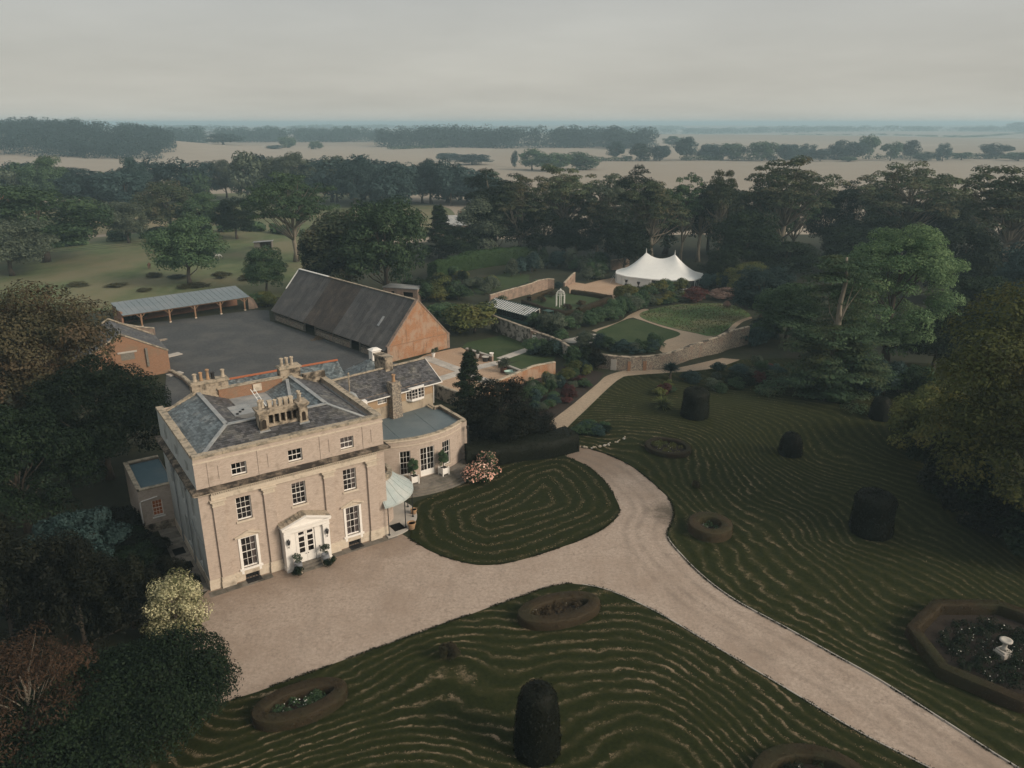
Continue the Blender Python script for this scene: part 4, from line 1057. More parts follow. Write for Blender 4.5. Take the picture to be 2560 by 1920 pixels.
# low wing on the shaded side
ax = hthing('side_annexe', 'low flat roofed brick annexe with blue roof beside the shaded house wall', 'annexe', -1.4, 16.5)
mb = MB(); reveal_wall(mb, -2.75, -.0, 0, 4.35, [(-1.75, -.85, 1.5, 3.1)], 12.8, .25)
mb.face([(-2.75, 12.8, 0), (-2.75, 20.2, 0), (-2.75, 20.2, 4.35), (-2.75, 12.8, 4.35)]); mb.face([(-2.75, 20.2, 0), (0.4, 20.2, 0), (.4, 20.2, 4.35), (-2.75, 20.2, 4.35)])
mb.face([(.4, 13.5, 0), (.4, 20.2, 0), (.4, 20.2, 4.35), (.4, 13.5, 4.35)])
mb.build('wall', M['gault'], ax)
stones(ax, [(-2.6, 12.95), (0, 12.95)], .42, 4.35, 4.47, M['coping'], seed=8); stones(ax, [(-2.58, 13.2), (-2.58, 20.2)], .42, 4.35, 4.47, M['coping'], seed=9); stones(ax, [(-2.36, 20.05), (.4, 20.05)], .42, 4.35, 4.47, M['coping'], seed=10)
mb = MB(); mb.box(-2.4, .38, 13.1, 19.85, 4.1, 4.22); mb.build('flat_roof', M['felt_blue'], ax)
mb = MB(); mb.box(-2.81, .0, 12.74, 12.799, 0, .9); mb.build('plinth', M['stone_dark'], ax)
wl = M['interior_lit'] = plain('lamplit_room', (0.30, 0.12, 0.04), 0.9, emit=(1.0, 0.36, 0.10), es=0.035)
window(ax, -1.75, -.85, 1.5, 3.1, 12.84, 3, 4, room='interior_lit')
mb = MB(); mb.box(-1.85, -.75, 12.72, 12.9, 1.38, 1.5); mb.build('window_sill', M['paint'], ax)
q = MB(); q.tube([(-1.2, 12.74, 3.5), (-2.6, 12.74, 3.35), (-2.7, 12.74, 3.2), (-2.7, 12.74, 1.0)], .05, 6); q.build('drain_pipe', M['paint'], ax)

# ------------------------------------------------------------------ bow-fronted garden wing
bw = hthing('bow_wing', 'single storey bow fronted brick wing with flat grey roof and french doors', 'wing', 23.5, 12)
bcx = 24.4
Rb = ((29.5 - 19.3) / 2) ** 2 / (2 * 1.55) + 1.55 / 2      # bow of 10.2 m chord and 1.55 m rise
bcy = 8.05 + Rb
half = math.asin(5.1 / Rb)
def bowp(a, r=0.0): return (bcx + (Rb + r) * math.sin(a), bcy - (Rb + r) * math.cos(a))
bops = [(-3.05, -1.9, 1.0, 3.75), (-.85, .85, .48, 3.75), (1.95, 3.1, 1.0, 3.75)]
mb = MB(); nseg = 48
angs = sorted(set(list(np.linspace(-half, half, nseg + 1)) + [s_ / Rb for o in bops for s_ in o[:2]]))
for a, b in zip(angs[:-1], angs[1:]):
    m_ = (a + b) / 2 * Rb
    zz = [(0, 5.0)]
    for o in bops:
        if o[0] < m_ < o[1]: zz = [(0, o[2]), (o[3], 5.0)]
    for z0, z1 in zz: mb.face([(*bowp(a), z0), (*bowp(b), z0), (*bowp(b), z1), (*bowp(a), z1)])
for o in bops:
    for s_ in o[:2]:
        a = s_ / Rb; p, q_ = bowp(a), bowp(a, -.3); mb.face([(*p, o[2]), (*q_, o[2]), (*q_, o[3]), (*p, o[3])])
    a, b = o[0] / Rb, o[1] / Rb
    for z in o[2:]: mb.face([(*bowp(a), z), (*bowp(b), z), (*bowp(b, -.3), z), (*bowp(a, -.3), z)])
pe = bowp(half); ps = bowp(-half)
mb.face([(*pe, 0), (pe[0] + .65, pe[1] - .12, 0), (pe[0] + .65, pe[1] - .12, 5.0), (*pe, 5.0)])
mb.face([(pe[0] + .65, pe[1] - .12, 0), (30.15, 15.2, 0), (30.15, 15.2, 5.0), (pe[0] + .65, pe[1] - .12, 5.0)])
mb.face([(30.15, 15.2, 0), (29.3, 15.2, 0), (29.3, 15.2, 5), (30.15, 15.2, 5)])
mb.face([(W, ps[1], 0), (*ps, 0), (*ps, 5), (W, ps[1], 5)])
mb.build('wall', M['gault'], bw)
for (z0, z1, pr) in ((4.28, 4.36, .05), (4.86, 5.0, .09)):
    q = MB()
    for a, b in zip(angs[:-1], angs[1:]): q.hexa([(*bowp(a, .001), z0), (*bowp(a, pr), z0), (*bowp(b, pr), z0), (*bowp(b, .001), z0)], [(*bowp(a, .001), z1), (*bowp(a, pr), z1), (*bowp(b, pr), z1), (*bowp(b, .001), z1)])
    q.build('string_course', M['stone'], bw)
line = [bowp(a, -.12) for a in np.linspace(-half, half, 12)]
stones(bw, line, .36, 5.0, 5.10, M['coping'], 1.0, seed=12)
stones(bw, [line[-1], (30.05, 9.45)], .40, 5.002, 5.11, M['coping'], seed=13); stones(bw, [(29.97, 9.7), (29.97, 15.2)], .40, 5.0, 5.12, M['coping'], seed=14); stones(bw, [(29.8, 15.1), (29.2, 15.1), (29.2, 16.2)], .34, 5.004, 5.12, M['coping'], seed=15)
roof = [bowp(a, -.28) for a in np.linspace(-half, half, 20)] + [(29.8, 9.6), (29.8, 15.0), (29.1, 15.0), (29.1, 16.6), (W + .3, 15.4), (W + .3, ps[1] + .2)]
mb = MB(); mb.prism(roof, 4.60, 4.72); mb.build('flat_roof', M['felt'], bw)
for (a_, b_) in (((22.0, 9.0), (22.6, 15.2)), ((26.3, 9.0), (26.9, 16.0))):
    q = MB(); q.beam((*a_, 4.73), (*b_, 4.73), .10, .02); q.build('roof_seam', M['felt'], bw)
for o, cols, rows, door in zip(bops, (3, 4, 3), (4, 4, 4), (0, 1, 0)):
    a = (o[0] + o[1]) / 2 / Rb; hw_ = (o[1] - o[0]) / 2
    p = bowp(a)
    fr = link('bow_bay', None, bw); fr.location = (p[0] - 23.5, p[1] - 12, 0); fr.rotation_euler = (0, 0, a)
    w_ = window(fr, -hw_, hw_, o[2], o[3], .02, cols, rows, name='sash', meet=not door, room='interior_warm', deep=1.3, panel=.55 if door else 0, fw=.08)
    for ch in list(w_.children):                 # keep three levels: the bay is the window itself
        ch.parent = fr; ch.location = (ch.location[0] + w_.location[0], ch.location[1] + w_.location[1], ch.location[2])
    bpy.data.objects.remove(w_)
    fr.name = 'french_door' if door else 'window'
    q = MB()
    if not door: q.box(-hw_ - .08, hw_ + .08, -.08, .1, o[2] - .1, o[2]); q.build('window_sill', M['stone'], fr, org=(0, 0, 0))
q = MB(); q.lathe([(.10, 0), (.2, .12), (.23, .3), (.16, .42), (.10, .5), (.2, .62), (.13, .8), (.09, .95)], (0, 0, 0), 10); vz = q.build('vase', M['paint'], None, smooth=True)
vw = HW(24.0, 9.0); vz.location = (vw[0], vw[1], .9); tag(vz, 'pale ornament standing inside the french doors', 'ornament')
q = MB(); q.lathe([(.14, 0), (.16, .3), (.1, .35)], (30.0, 9.05, 4.2), 8); q.tube([(30.0, 9.05, 4.2), (30.0, 9.05, .5)], .06, 8); q.build('drain_pipe', M['iron'], bw)
# terrace with curved steps
tr = hthing('terrace', 'curved stone terrace with shallow steps below the bow front', 'terrace', 24.4, 7)
def arcpoly(r, a0, a1, n=22): return [bowp(a, r) for a in np.linspace(a0, a1, n)]
th = half * 1.06
for k, (r_, z1) in enumerate(((3.3, .15), (2.95, .30), (2.6, .45))):
    q = MB(); pl = arcpoly(r_, -th * 1.0, th) + [(30.3, 10.2), (18.6, 10.2)]
    q.prism(pl, -.05, z1); q.build('terrace_step', M['paving'], tr)
for i in range(11):                              # flagstones
    for j in range(3):
        a0 = -th + 2 * th * (i + (j % 2) * .4) / 11.5; a1 = a0 + 2 * th / 11.5 - .0012
        r0, r1 = .06 + j * .82, .06 + j * .82 + .80
        q = MB(); q.hexa([(*bowp(a0, r0), .45), (*bowp(a0, r1), .45), (*bowp(a1, r1), .45), (*bowp(a1, r0), .45)], [(*bowp(a0, r0), .475), (*bowp(a0, r1), .475), (*bowp(a1, r1), .475), (*bowp(a1, r0), .475)], 0, random.random())
        q.build('flagstone', M['paving'], tr)
# round bay on the house side with its copper verandah
vb = hthing('verandah', 'rounded bay with verdigris copper verandah roof on black iron posts', 'verandah', W, 3.4)
q = MB(); q.lathe([(1.95, 0), (1.95, 4.9)], (W, 3.4, 0), 20, 0, -math.pi / 2, math.pi / 2); q.build('bay_wall', M['gault'], vb)
q = MB(); q.lathe([(2.05, 4.75), (2.05, 5.15), (1.62, 5.15), (1.62, 4.7)], (W, 3.4, 0), 20, 0, -math.pi / 2, math.pi / 2); q.build('bay_coping', M['coping'], vb)
q = MB(); q.lathe([(0, 4.72), (1.62, 4.72)], (W, 3.4, 0), 20, 0, -math.pi / 2, math.pi / 2); q.build('bay_roof', M['lead'], vb)
prof = [(1.98, 4.62), (2.35, 4.36), (2.8, 3.95), (3.3, 3.55), (3.85, 3.22), (3.95, 3.16)]
q = MB(); q.lathe(prof, (W, 3.4, 0), 30, 0, -math.pi / 2 - .12, math.pi / 2); q.build('canopy', M['copper'], vb, smooth=True)
q = MB(); q.lathe([(3.96, 3.16), (3.97, 3.0), (3.9, 3.0), (3.9, 3.14)], (W, 3.4, 0), 30, 0, -math.pi / 2 - .12, math.pi / 2); q.build('canopy_valance', M['copper'], vb)
for k in range(13):
    a = -math.pi / 2 - .08 + (math.pi + .05) * k / 12
    q = MB(); q.tube([(W + r_ * math.cos(a), 3.4 + r_ * math.sin(a), z_ + .02) for r_, z_ in prof], .022, 5); q.build('canopy_seam', M['copper'], vb)
for a in (-92, -62, -30, 2, 32, 60):
    x, y = W + 3.8 * math.cos(R(a)), 3.4 + 3.8 * math.sin(R(a))
    q = MB(); q.tube([(x, y, .1), (x, y, 3.2)], .045, 8); q.lathe([(.11, .1), (.11, .2), (.05, .3)], (x, y, 0), 8); q.lathe([(.05, 2.9), (.1, 3.05), (.1, 3.15)], (x, y, 0), 8); q.build('post', M['iron'], vb)
q = MB(); q.lathe([(1.95, .02), (1.95, .13), (4.2, .13), (4.2, .02)], (W, 3.4, 0), 26, 0, -math.pi / 2 - .1, math.pi / 2); q.build('paved_floor', M['slab'], vb)
q = MB(); q.box(W + .6, W + 1.7, -.1, 1.2, .132, .15); dm = q.build('door_mat', M['black'], vb)
# ------------------------------------------------------------------ service wing
sv0 = HW(20.3, 15.0); sva = HA + R(8)
sv = thing('service_wing', 'rendered service wing with slate roof, bay window and tall chimneys', 'wing', (sv0[0], sv0[1], 0), sva)
mb = MB(); reveal_wall(mb, -4.2, 9.8, 0, 6.2, [], .35, .2); mb.face([(9.8, .35, 0), (9.8, 5.9, 0), (9.8, 5.9, 6.2), (9.8, .35, 6.2)]); mb.build('lower_wall', M['render_pale'], sv)
mb = MB(); reveal_wall(mb, -4.2, 9.8, 6.2, 7.75, [(2.25, 3.5, 6.5, 7.45), (6.3, 8.3, 6.3, 7.55)], .33, .2); mb.face([(9.82, .33, 6.2), (9.82, 5.9, 6.2), (9.82, 5.9, 7.75), (9.82, 3.1, 9.3), (9.82, .33, 7.75)]); mb.box(-4.2, 9.83, .32, .36, 6.17, 6.23); mb.build('upper_wall', M['render_tan'], sv)
mb = MB(); mb.face([(-4.2, 5.9, 0), (9.8, 5.9, 0), (9.8, 5.9, 7.7), (-4.2, 5.9, 7.7)]); mb.build('rear_wall', M['render_pale'], sv)
slope(sv, [(-4.2, -.05, 7.45), (10.9, -.05, 7.45), (10.9, 3.1, 9.55), (-4.2, 3.1, 9.55)], 'slate_dark', seed=21)
slope(sv, [(10.9, 6.3, 7.45), (-4.2, 6.3, 7.45), (-4.2, 3.1, 9.55), (10.9, 3.1, 9.55)], 'slate_dark', seed=22)
for k in range(26):
    q = MB(); q.beam((-4.2 + k * .58, 3.1, 9.6), (-4.2 + k * .58 + .56, 3.1, 9.6), .30, .12); q.build('ridge_tile', M['coping'], sv)
q = MB(); q.beam((10.85, -.1, 7.36), (10.85, 3.1, 9.48), .06, .2); q.beam((-4.2, -.12, 7.38), (10.9, -.12, 7.38), .1, .1); q.build('barge_board', M['paint'], sv)
window(sv, 2.25, 3.5, 6.5, 7.45, .30, 6, 3, meet=False)
# canted bay window
bay = link('bay_window', None, sv); bay.location = (7.3, .33, 0)
q = MB()
bp = [(-1.25, 0), (-.85, -.55), (.85, -.55), (1.25, 0)]
q.prism(bp, 6.05, 6.30); q.prism([(a * 1.03, b * 1.06 - .005) for a, b in bp], 7.45, 7.6); q.prism([(a * .7, b * .7) for a, b in bp], 5.9, 6.05)
for (a, b), (c, d) in zip(bp[:-1], bp[1:]):
    nb_ = 4 if abs(c - a) > 1 else 2
    for i in range(nb_ + 1):
        t = i / nb_; w_ = .10 if i in (0, nb_) or (nb_ == 4 and i == 2) else .035
        q.beam((a + (c - a) * t, b + (d - b) * t, 6.3), (a + (c - a) * t, b + (d - b) * t, 7.45), w_, .07)
    for z in (6.62, 7.0): q.beam((a, b, z), (c, d, z), .04, .035)
q.build('bay_frame', M['paint'], bay, org=(0, 0, 0))
q = MB()
for (a, b), (c, d) in zip(bp[:-1], bp[1:]): q.face([(a * .97, b * .97 + .02, 6.3), (c * .97, d * .97 + .02, 6.3), (c * .97, d * .97 + .02, 7.45), (a * .97, b * .97 + .02, 7.45)])
q.build('bay_glass', M['glass'], bay, org=(0, 0, 0))
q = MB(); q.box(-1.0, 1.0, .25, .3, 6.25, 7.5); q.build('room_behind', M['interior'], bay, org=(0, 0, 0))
q = MB(); q.hexa([(3.6, -.55, 4.7), (4.9, -.55, 4.7), (4.9, .5, 4.7), (3.6, .5, 4.7)], [(3.7, -.5, 8.3), (4.8, -.5, 8.3), (4.8, .5, 8.3), (3.7, .5, 8.3)]); q.box(3.62, 4.88, -.58, .58, 8.3, 8.5); q.box(3.7, 4.8, -.5, .5, 8.5, 8.9); q.build('chimney_stack', M['flint'], sv)
q = MB(); pot(q, 4.25, 0, 8.9, .85, .2); q.build('chimney_pot', M['terracotta'], sv)
q = MB(); q.box(5.0, 5.95, 2.6, 4.9, 8.5, 10.9); q.box(4.92, 6.03, 2.52, 4.98, 10.7, 10.95); q.build('chimney_stack', M['stone_dark'], sv)
q = MB(); q.tube([(9.86, .3, 7.3), (9.9, .3, 6.6), (9.86, .3, 4.9)], .05, 7); q.build('drain_pipe', M['paint'], sv)
# domed turret with a pole
dm0 = HW(18.9, 14.6)
dome = thing('dome_turret', 'small lead domed turret with a pole beside the slate wing roof', 'turret', (dm0[0], dm0[1], 7.4), HA)
q = MB(); q.lathe([(.95, 0), (.95, .5), (.9, .9), (.7, 1.35), (.4, 1.6), (.08, 1.75)], (0, 0, 0), 14); q.build('dome', M['lead'], dome, smooth=True)
q = MB(); q.tube([(0, 0, 1.7), (0, 0, 3.6)], .07, 7); q.lathe([(.07, 3.6), (.14, 3.7), (.05, 3.85)], (0, 0, 0), 7); q.build('pole', M['coping'], dome)
q = MB(); q.box(.9, 1.5, -1.0, -.4, .0, .7); q.build('vent_cowl', M['paint'], dome)

# ------------------------------------------------------------------ slate range with orange ridge, and the cupola roof
rg = hthing('stable_range', 'slate roofed range with orange ridge tiles behind the manor', 'outbuilding', 17.5, 36)
mb = MB(); mb.box(8.5, 26.3, 34.0, 40.6, 0, 3.1); mb.ext([(26.31, 33.8, 3.1), (26.31, 40.8, 3.1), (26.31, 37.3, 5.3)], (-.3, 0, 0)); mb.build('wall', M['gault'], rg)
slope(rg, [(8.2, 33.5, 2.95), (26.6, 33.5, 2.95), (26.6, 37.3, 5.5), (8.2, 37.3, 5.5)], 'slate', seed=31)
slope(rg, [(26.6, 41.1, 2.95), (8.2, 41.1, 2.95), (8.2, 37.3, 5.5), (26.6, 37.3, 5.5)], 'slate', seed=32, sw=.5, ex=.4)
for k in range(40):
    q = MB(); q.beam((8.2 + k * .46, 37.3, 5.56), (8.2 + k * .46 + .45, 37.3, 5.56 + .01 * (k % 2)), .36, .16); q.build('ridge_tile', M['terracotta_ridge'], rg)
cu = hthing('cupola_building', 'hipped slate roof topped by a white louvred cupola', 'outbuilding', 31.3, 36)
mb = MB(); mb.box(28.2, 35, 33, 39, 0, 3.1); mb.build('wall', M['render_pale'], cu)
E4 = [(27.6, 32.5, 3.0), (35.6, 32.5, 3.0), (35.6, 39.5, 3.0), (27.6, 39.5, 3.0)]; ra, rb_ = (30.9, 36, 5.3), (32.1, 36, 5.3)
slope(cu, [E4[0], E4[1], rb_, ra], 'slate', seed=33); slope(cu, [E4[3], E4[0], ra], 'slate', seed=34); slope(cu, [E4[1], E4[2], rb_], 'slate_dark', seed=35); slope(cu, [E4[2], E4[3], ra, rb_], 'slate', seed=36)
q = MB(); q.box(30.9, 32.2, 35.4, 36.6, 5.1, 6.5); q.hexa([(30.75, 35.25, 6.5), (32.35, 35.25, 6.5), (32.35, 36.75, 6.5), (30.75, 36.75, 6.5)], [(31.2, 35.7, 6.75), (31.9, 35.7, 6.75), (31.9, 36.3, 6.75), (31.2, 36.3, 6.75)]); q.build('cupola', M['paint'], cu)
q = MB()
for k in range(7): q.box(30.98, 32.12, 35.36, 35.4, 5.65 + k * .1, 5.70 + k * .1)
q.build('cupola_louvre', M['paint'], cu)

# ------------------------------------------------------------------ great barn
b0 = HW(45.4, 49.4); ba = HA + R(9.03)
barn = thing('great_barn', 'long tarred corrugated roofed barn with orange brick gable', 'barn', (b0[0], b0[1], 0), ba)
BL, BE, BZ, BR_ = 38.0, 6.3, 2.45, 9.1
kx, kz = 3.15, 5.65                               # slight kick halfway down the slope
def bz(x):
    x = abs(x)
    return BR_ - (BR_ - kz) * x / kx if x < kx else kz - (kz - BZ) * (x - kx) / (BE - kx)
mb = MB(); mb.face([(-BE + .2, 0, 0), (BE - .2, 0, 0), (BE - .2, 0, BZ), (0, 0, BR_ + .1), (-BE + .2, 0, BZ)]); mb.face([(-BE + .2, .5, 0), (BE - .2, .5, 0), (BE - .2, .5, BZ), (0, .5, BR_ + .1), (-BE + .2, .5, BZ)]); mb.build('gable_wall', M['orangebrick'], barn)
mb = MB()
for sg in (-1, 1):
    mb.beam((sg * (BE - .1), .2, BZ + .0), (0, .2, BR_ + .16), .62, .18); mb.box(min(sg * (BE - .5), sg * BE), max(sg * (BE - .5), sg * BE), -.05, .55, 0, BZ + .25)
mb.build('gable_coping', M['pinkbrick'], barn)
mb = MB(); mb.box(-BE + .25, BE - .25, -.05, -.001, 2.55, 2.66); mb.build('gable_string', M['redbrick'], barn)
mb = MB(); mb.face([(-BE, BL, 0), (BE, BL, 0), (BE, BL, BZ), (0, BL, BR_), (-BE, BL, BZ)]); mb.face([(BE - .2, 0, 0), (BE - .2, BL, 0), (BE - .2, BL, BZ), (BE - .2, 0, BZ)]); mb.build('end_wall', M['timber_grey'], barn)
# corrugated sheets
SH = {}
def corr_mesh(w, dx, dz):
    n = 14; prof = [(w * k / n, .022 * (1 if k % 2 else -1)) for k in range(n + 1)]
    L = math.hypot(dx, dz); nx, nz = -dz / L, dx / L
    vs, fs = [], []
    for y, h in prof: vs += [(nx * h, y, nz * h), (dx + nx * h, y, dz + nz * h)]
    for k in range(n): fs.append((2 * k, 2 * k + 2, 2 * k + 3, 2 * k + 1))
    me = bpy.data.meshes.new('roof_sheet'); me.from_pydata(vs, [], fs); at = me.attributes.new('tint', 'FLOAT', 'POINT'); at.data.foreach_set('value', [0.5] * len(vs))
    me.materials.append(M['corr']); return me
xs_ = [(.0, 2.15), (2.1, 4.3), (4.25, 6.75)]
ncol = 34; cw = BL / ncol
tv = [M['corr']] + [None] * 3
for r_, (xa, xb) in enumerate(xs_):
    za, zb = bz(xa), bz(min(xb, BE)) - (0.0 if xb <= BE else (xb - BE) * (kz - BZ) / (BE - kx))
    ms = {}
    for key in ('corr', 'corr_brown'):
        me = corr_mesh(cw + .04, -(xb - xa), zb - za); me.materials[0] = M[key]; ms[key] = me
    for c in range(ncol):
        y = c * cw; key = 'corr_brown' if 15.2 < y + cw / 2 < 25.6 else 'corr'
        link('roof_sheet', ms[key], barn, (-xa, y + random.uniform(-.01, .01), za + .06 - r_ * .022 + random.uniform(-.008, .008) + (.012 if c % 2 else 0)))
mb = MB(); mb.face([(0, 0, BR_), (0, BL, BR_), (kx, BL, kz), (kx, 0, kz)]); mb.face([(kx, 0, kz), (kx, BL, kz), (BE + .4, BL, BZ - .3), (BE + .4, 0, BZ - .3)])
mb.build('rear_roof', M['corr'], barn)
mb = MB(); mb.face([(0, .4, BR_ - .1), (0, BL, BR_ - .1), (-kx, BL, kz - .1), (-kx, .4, kz - .1)]); mb.face([(-kx, .4, kz - .1), (-kx, BL, kz - .1), (-BE, BL, BZ - .1), (-BE, .4, BZ - .1)]); mb.build('roof_boarding', M['black'], barn)
q = MB()
for k in range(40): q.beam((0, .3 + k * .93, BR_ + .08), (0, .3 + k * .93 + .9, BR_ + .08 + .02 * (k % 2)), .34, .13)
q.build('ridge_capping', M['coping'], barn)
q = MB(); q.beam((0, BL + .02, BR_ + .12), (-kx, BL + .02, kz + .12), .14, .22); q.beam((0, BL - 10.8, BR_ + .13), (0, BL, BR_ + .13), .40, .12); q.build('white_verge', M['white_metal'], barn)
q = MB(); q.hexa([(-4.2, 5.2, bz(4.2) + .09), (-2.9, 5.2, bz(2.9) + .09), (-2.9, 5.75, bz(2.9) + .09), (-4.2, 5.75, bz(4.2) + .09)], [(-4.2, 5.2, bz(4.2) + .16), (-2.9, 5.2, bz(2.9) + .16), (-2.9, 5.75, bz(2.9) + .16), (-4.2, 5.75, bz(4.2) + .16)]); q.build('skylight', M['lead'], barn)
for (y0, y1, h_) in ((1.0, 8.0, .95), (11.5, 22.5, 1.0), (27.0, 37.8, 1.05)):
    q = MB(); q.box(-BE + .25, -BE + .65, y0, y1, 0, h_); q.build('low_wall', M['flint'], barn)
    q = MB(); q.beam((-BE + .35, y0, 1.55), (-BE + .35, y1, 1.55), .05, .18); q.beam((-BE + .35, y0, 1.22), (-BE + .35, y1, 1.22), .05, .12); q.build('rail', M['timber_grey'], barn)
for y in (.6, 8.3, 11.2, 16.8, 22.8, 26.6, 32.4, 37.8):
    q = MB(); q.box(-BE + .2, -BE + .45, y - .12, y + .12, 0, 2.4); q.build('post', M['timber_grey'], barn)
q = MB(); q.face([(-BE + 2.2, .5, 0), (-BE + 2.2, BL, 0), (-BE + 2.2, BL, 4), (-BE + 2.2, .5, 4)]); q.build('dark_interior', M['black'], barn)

# ------------------------------------------------------------------ cart shed
s0 = HW(8.2, 94.8); sa = HA + R(7.0)
shed = thing('cart_shed', 'open fronted cart shed with grey metal roof and timber posts', 'shed', (s0[0], s0[1], 0), sa)
ncs = 22
shm = MB(); shm.hexa([(0, -.6, 2.72), (1.1, -.6, 2.72), (1.1, 6.2, 3.95), (0, 6.2, 3.95)], [(0, -.6, 2.78), (1.1, -.6, 2.78), (1.1, 6.2, 4.01), (0, 6.2, 4.01)]); shm.beam((.02, -.6, 2.80), (.02, 6.2, 4.03), .04, .035)
m0 = shm.build('roof_sheet', M['tin'], shed)
for k in range(1, ncs): link('roof_sheet', m0.data, shed, (k * 1.095, 0, 0))
q = MB(); q.box(.1, 23.8, 5.5, 5.85, 0, 3.75); q.build('back_wall', M['shedbrick'], shed)
q = MB(); q.box(.0, .3, .3, 5.6, 0, 3.2); q.build('end_wall', M['shedbrick'], shed)
q = MB(); q.box(.1, 23.9, -.32, -.08, 2.5, 2.70); q.build('eaves_beam', M['timber'], shed)
for x in (3.2, 8.3, 13.1, 18.1, 23.0):
    p_ = link('post', None, shed); p_.location = (x, -.2, 0)
    q = MB(); q.box(-.14, .14, -.14, .14, .25, 2.5); q.build('upright', M['timber'], p_, org=(0, 0, 0))
    q = MB(); q.box(-.18, .18, -.18, .18, 0, .25); q.build('pad_stone', M['stone'], p_, org=(0, 0, 0))
    for sg in (-1, 1):
        q = MB(); q.beam((0, 0, 1.75), (sg * .75, 0, 2.5), .12, .12); q.build('brace', M['timber'], p_, org=(0, 0, 0))
    q = MB(); q.beam((0, 0, 2.6), (0, 5.6, 3.6), .14, .2); q.build('rafter', M['timber'], p_, org=(0, 0, 0))
for x in (6, 10.6, 15.4, 20.4):
    q = MB(); q.box(x - .12, x + .12, 5.3, 5.5, 0, 3.4); q.build('wall_post', M['timber'], shed)
q = MB(); q.hexa([(24.0, .2, 0), (26.0, .2, 0), (26.0, .65, 0), (24.0, .65, 0)], [(24.0, .2, 3.0), (25.2, .2, 2.0), (25.2, .65, 2.0), (24.0, .65, 3.0)]); q.build('end_pier', M['pinkbrick'], shed)

# ------------------------------------------------------------------ brick outbuilding on the left of the yard
ob = hthing('brick_outbuilding', 'red brick outbuilding with stepped gable beside the dark yard', 'outbuilding', 3.8, 68)
mb = MB(); mb.face([(-2.2, 62.8, 0), (9.8, 62.8, 0), (9.8, 62.8, 3.4), (3.8, 62.8, 6.75), (-2.2, 62.8, 3.4)]); mb.box(-2.2, 9.8, 62.9, 74, 0, 3.3); mb.ext([(-2.2, 74.0, 3.3), (9.8, 74, 3.3), (3.8, 74, 6.7)], (0, .3, 0)); mb.build('wall', M['redbrick'], ob)
slope(ob, [(10.1, 63.2, 3.25), (10.1, 74.2, 3.25), (3.8, 74.2, 6.7), (3.8, 63.2, 6.7)], 'slate_dark', seed=41)
slope(ob, [(-2.5, 74.2, 3.25), (-2.5, 63.2, 3.25), (3.8, 63.2, 6.7), (3.8, 74.2, 6.7)], 'slate_dark', seed=42, sw=.5, ex=.4)
for y_ in (62.95, 74.15):
    q = MB(); q.beam((9.9, y_, 3.5), (3.8, y_, 6.95), .4, .16); q.beam((-2.3, y_, 3.5), (3.8, y_, 6.95), .4, .16); q.build('gable_coping', M['coping'], ob)
q = MB(); q.box(3.0, 5.6, 62.68, 62.79, 4.05, 4.3); q.build('lintel', M['slab'], ob)
q = MB(); q.box(3.4, 5.2, 62.75, 62.795, 3.0, 4.05); q.build('blocked_window', M['timber_grey'], ob)
q = MB(); q.box(6.7, 7.0, 62.5, 62.79, 1.6, 4.4); q.build('buttress_post', M['timber_grey'], ob)
def wall_path(name, label, pts, hts, th_, mat, cop=None, cat='garden wall', capw=None, step=1.4, parent=None):
    """a wall along ground points with a height at each, crowned by separate coping stones"""
    dense = []; L = [0]
    for (a, b), h0, h1 in zip(zip(pts[:-1], pts[1:]), hts[:-1], hts[1:]):
        d = math.hypot(b[0] - a[0], b[1] - a[1]); k = max(1, int(d / step))
        for i in range(k):
            t = i / k; dense.append((a[0] + (b[0] - a[0]) * t, a[1] + (b[1] - a[1]) * t, h0 + (h1 - h0) * t))
    dense.append((*pts[-1], hts[-1]))
    o = thing(name, label, cat, (dense[0][0], dense[0][1], 0))
    ox, oy = dense[0][0], dense[0][1]
    n = len(dense); nr = []
    for i in range(n):
        a, b = dense[max(i - 1, 0)], dense[min(i + 1, n - 1)]; d = Vector((b[0] - a[0], b[1] - a[1])).normalized(); nr.append((-d.y, d.x))
    mb = MB()
    rows = 1
    vs = []; fs = []
    for (x, y, h), (nx, ny) in zip(dense, nr):
        x -= ox; y -= oy
        vs += [(x - nx * th_ / 2, y - ny * th_ / 2, -.1), (x - nx * th_ / 2, y - ny * th_ / 2, h), (x + nx * th_ / 2, y + ny * th_ / 2, h), (x + nx * th_ / 2, y + ny * th_ / 2, -.1)]
    for i in range(n - 1):
        for k in range(3): fs.append((4 * i + k, 4 * i + k + 1, 4 * i + 4 + k + 1, 4 * i + 4 + k))
    fs += [(0, 1, 2, 3), (4 * n - 1, 4 * n - 2, 4 * n - 3, 4 * n - 4)]
    mb.add(vs, fs); mb.build('wall', M[mat], o)
    if cop:
        cwid = (capw or th_ + .14) / 2
        for i in range(n - 1):
            (x0, y0, h0), (x1, y1, h1) = dense[i], dense[i + 1]; (ax_, ay_), (bx_, by_) = nr[i], nr[i + 1]
            x0 -= ox; y0 -= oy; x1 -= ox; y1 -= oy; j = random.uniform(-.02, .02); g = .006
            m_ = MB()
            m_.hexa([(x0 - ax_ * cwid, y0 - ay_ * cwid, h0 + .004), (x1 - bx_ * cwid, y1 - by_ * cwid, h1 + .004), (x1 + bx_ * cwid, y1 + by_ * cwid, h1 + .004), (x0 + ax_ * cwid, y0 + ay_ * cwid, h0 + .004)],
                    [(x0 - ax_ * cwid * .6, y0 - ay_ * cwid * .6, h0 + .12 + j), (x1 - bx_ * cwid * .6, y1 - by_ * cwid * .6, h1 + .12 + j), (x1 + bx_ * cwid * .6, y1 + by_ * cwid * .6, h1 + .13 + j), (x0 + ax_ * cwid * .6, y0 + ay_ * cwid * .6, h0 + .13 + j)])
            m_.build('coping_stone', M[cop], o)
    return o
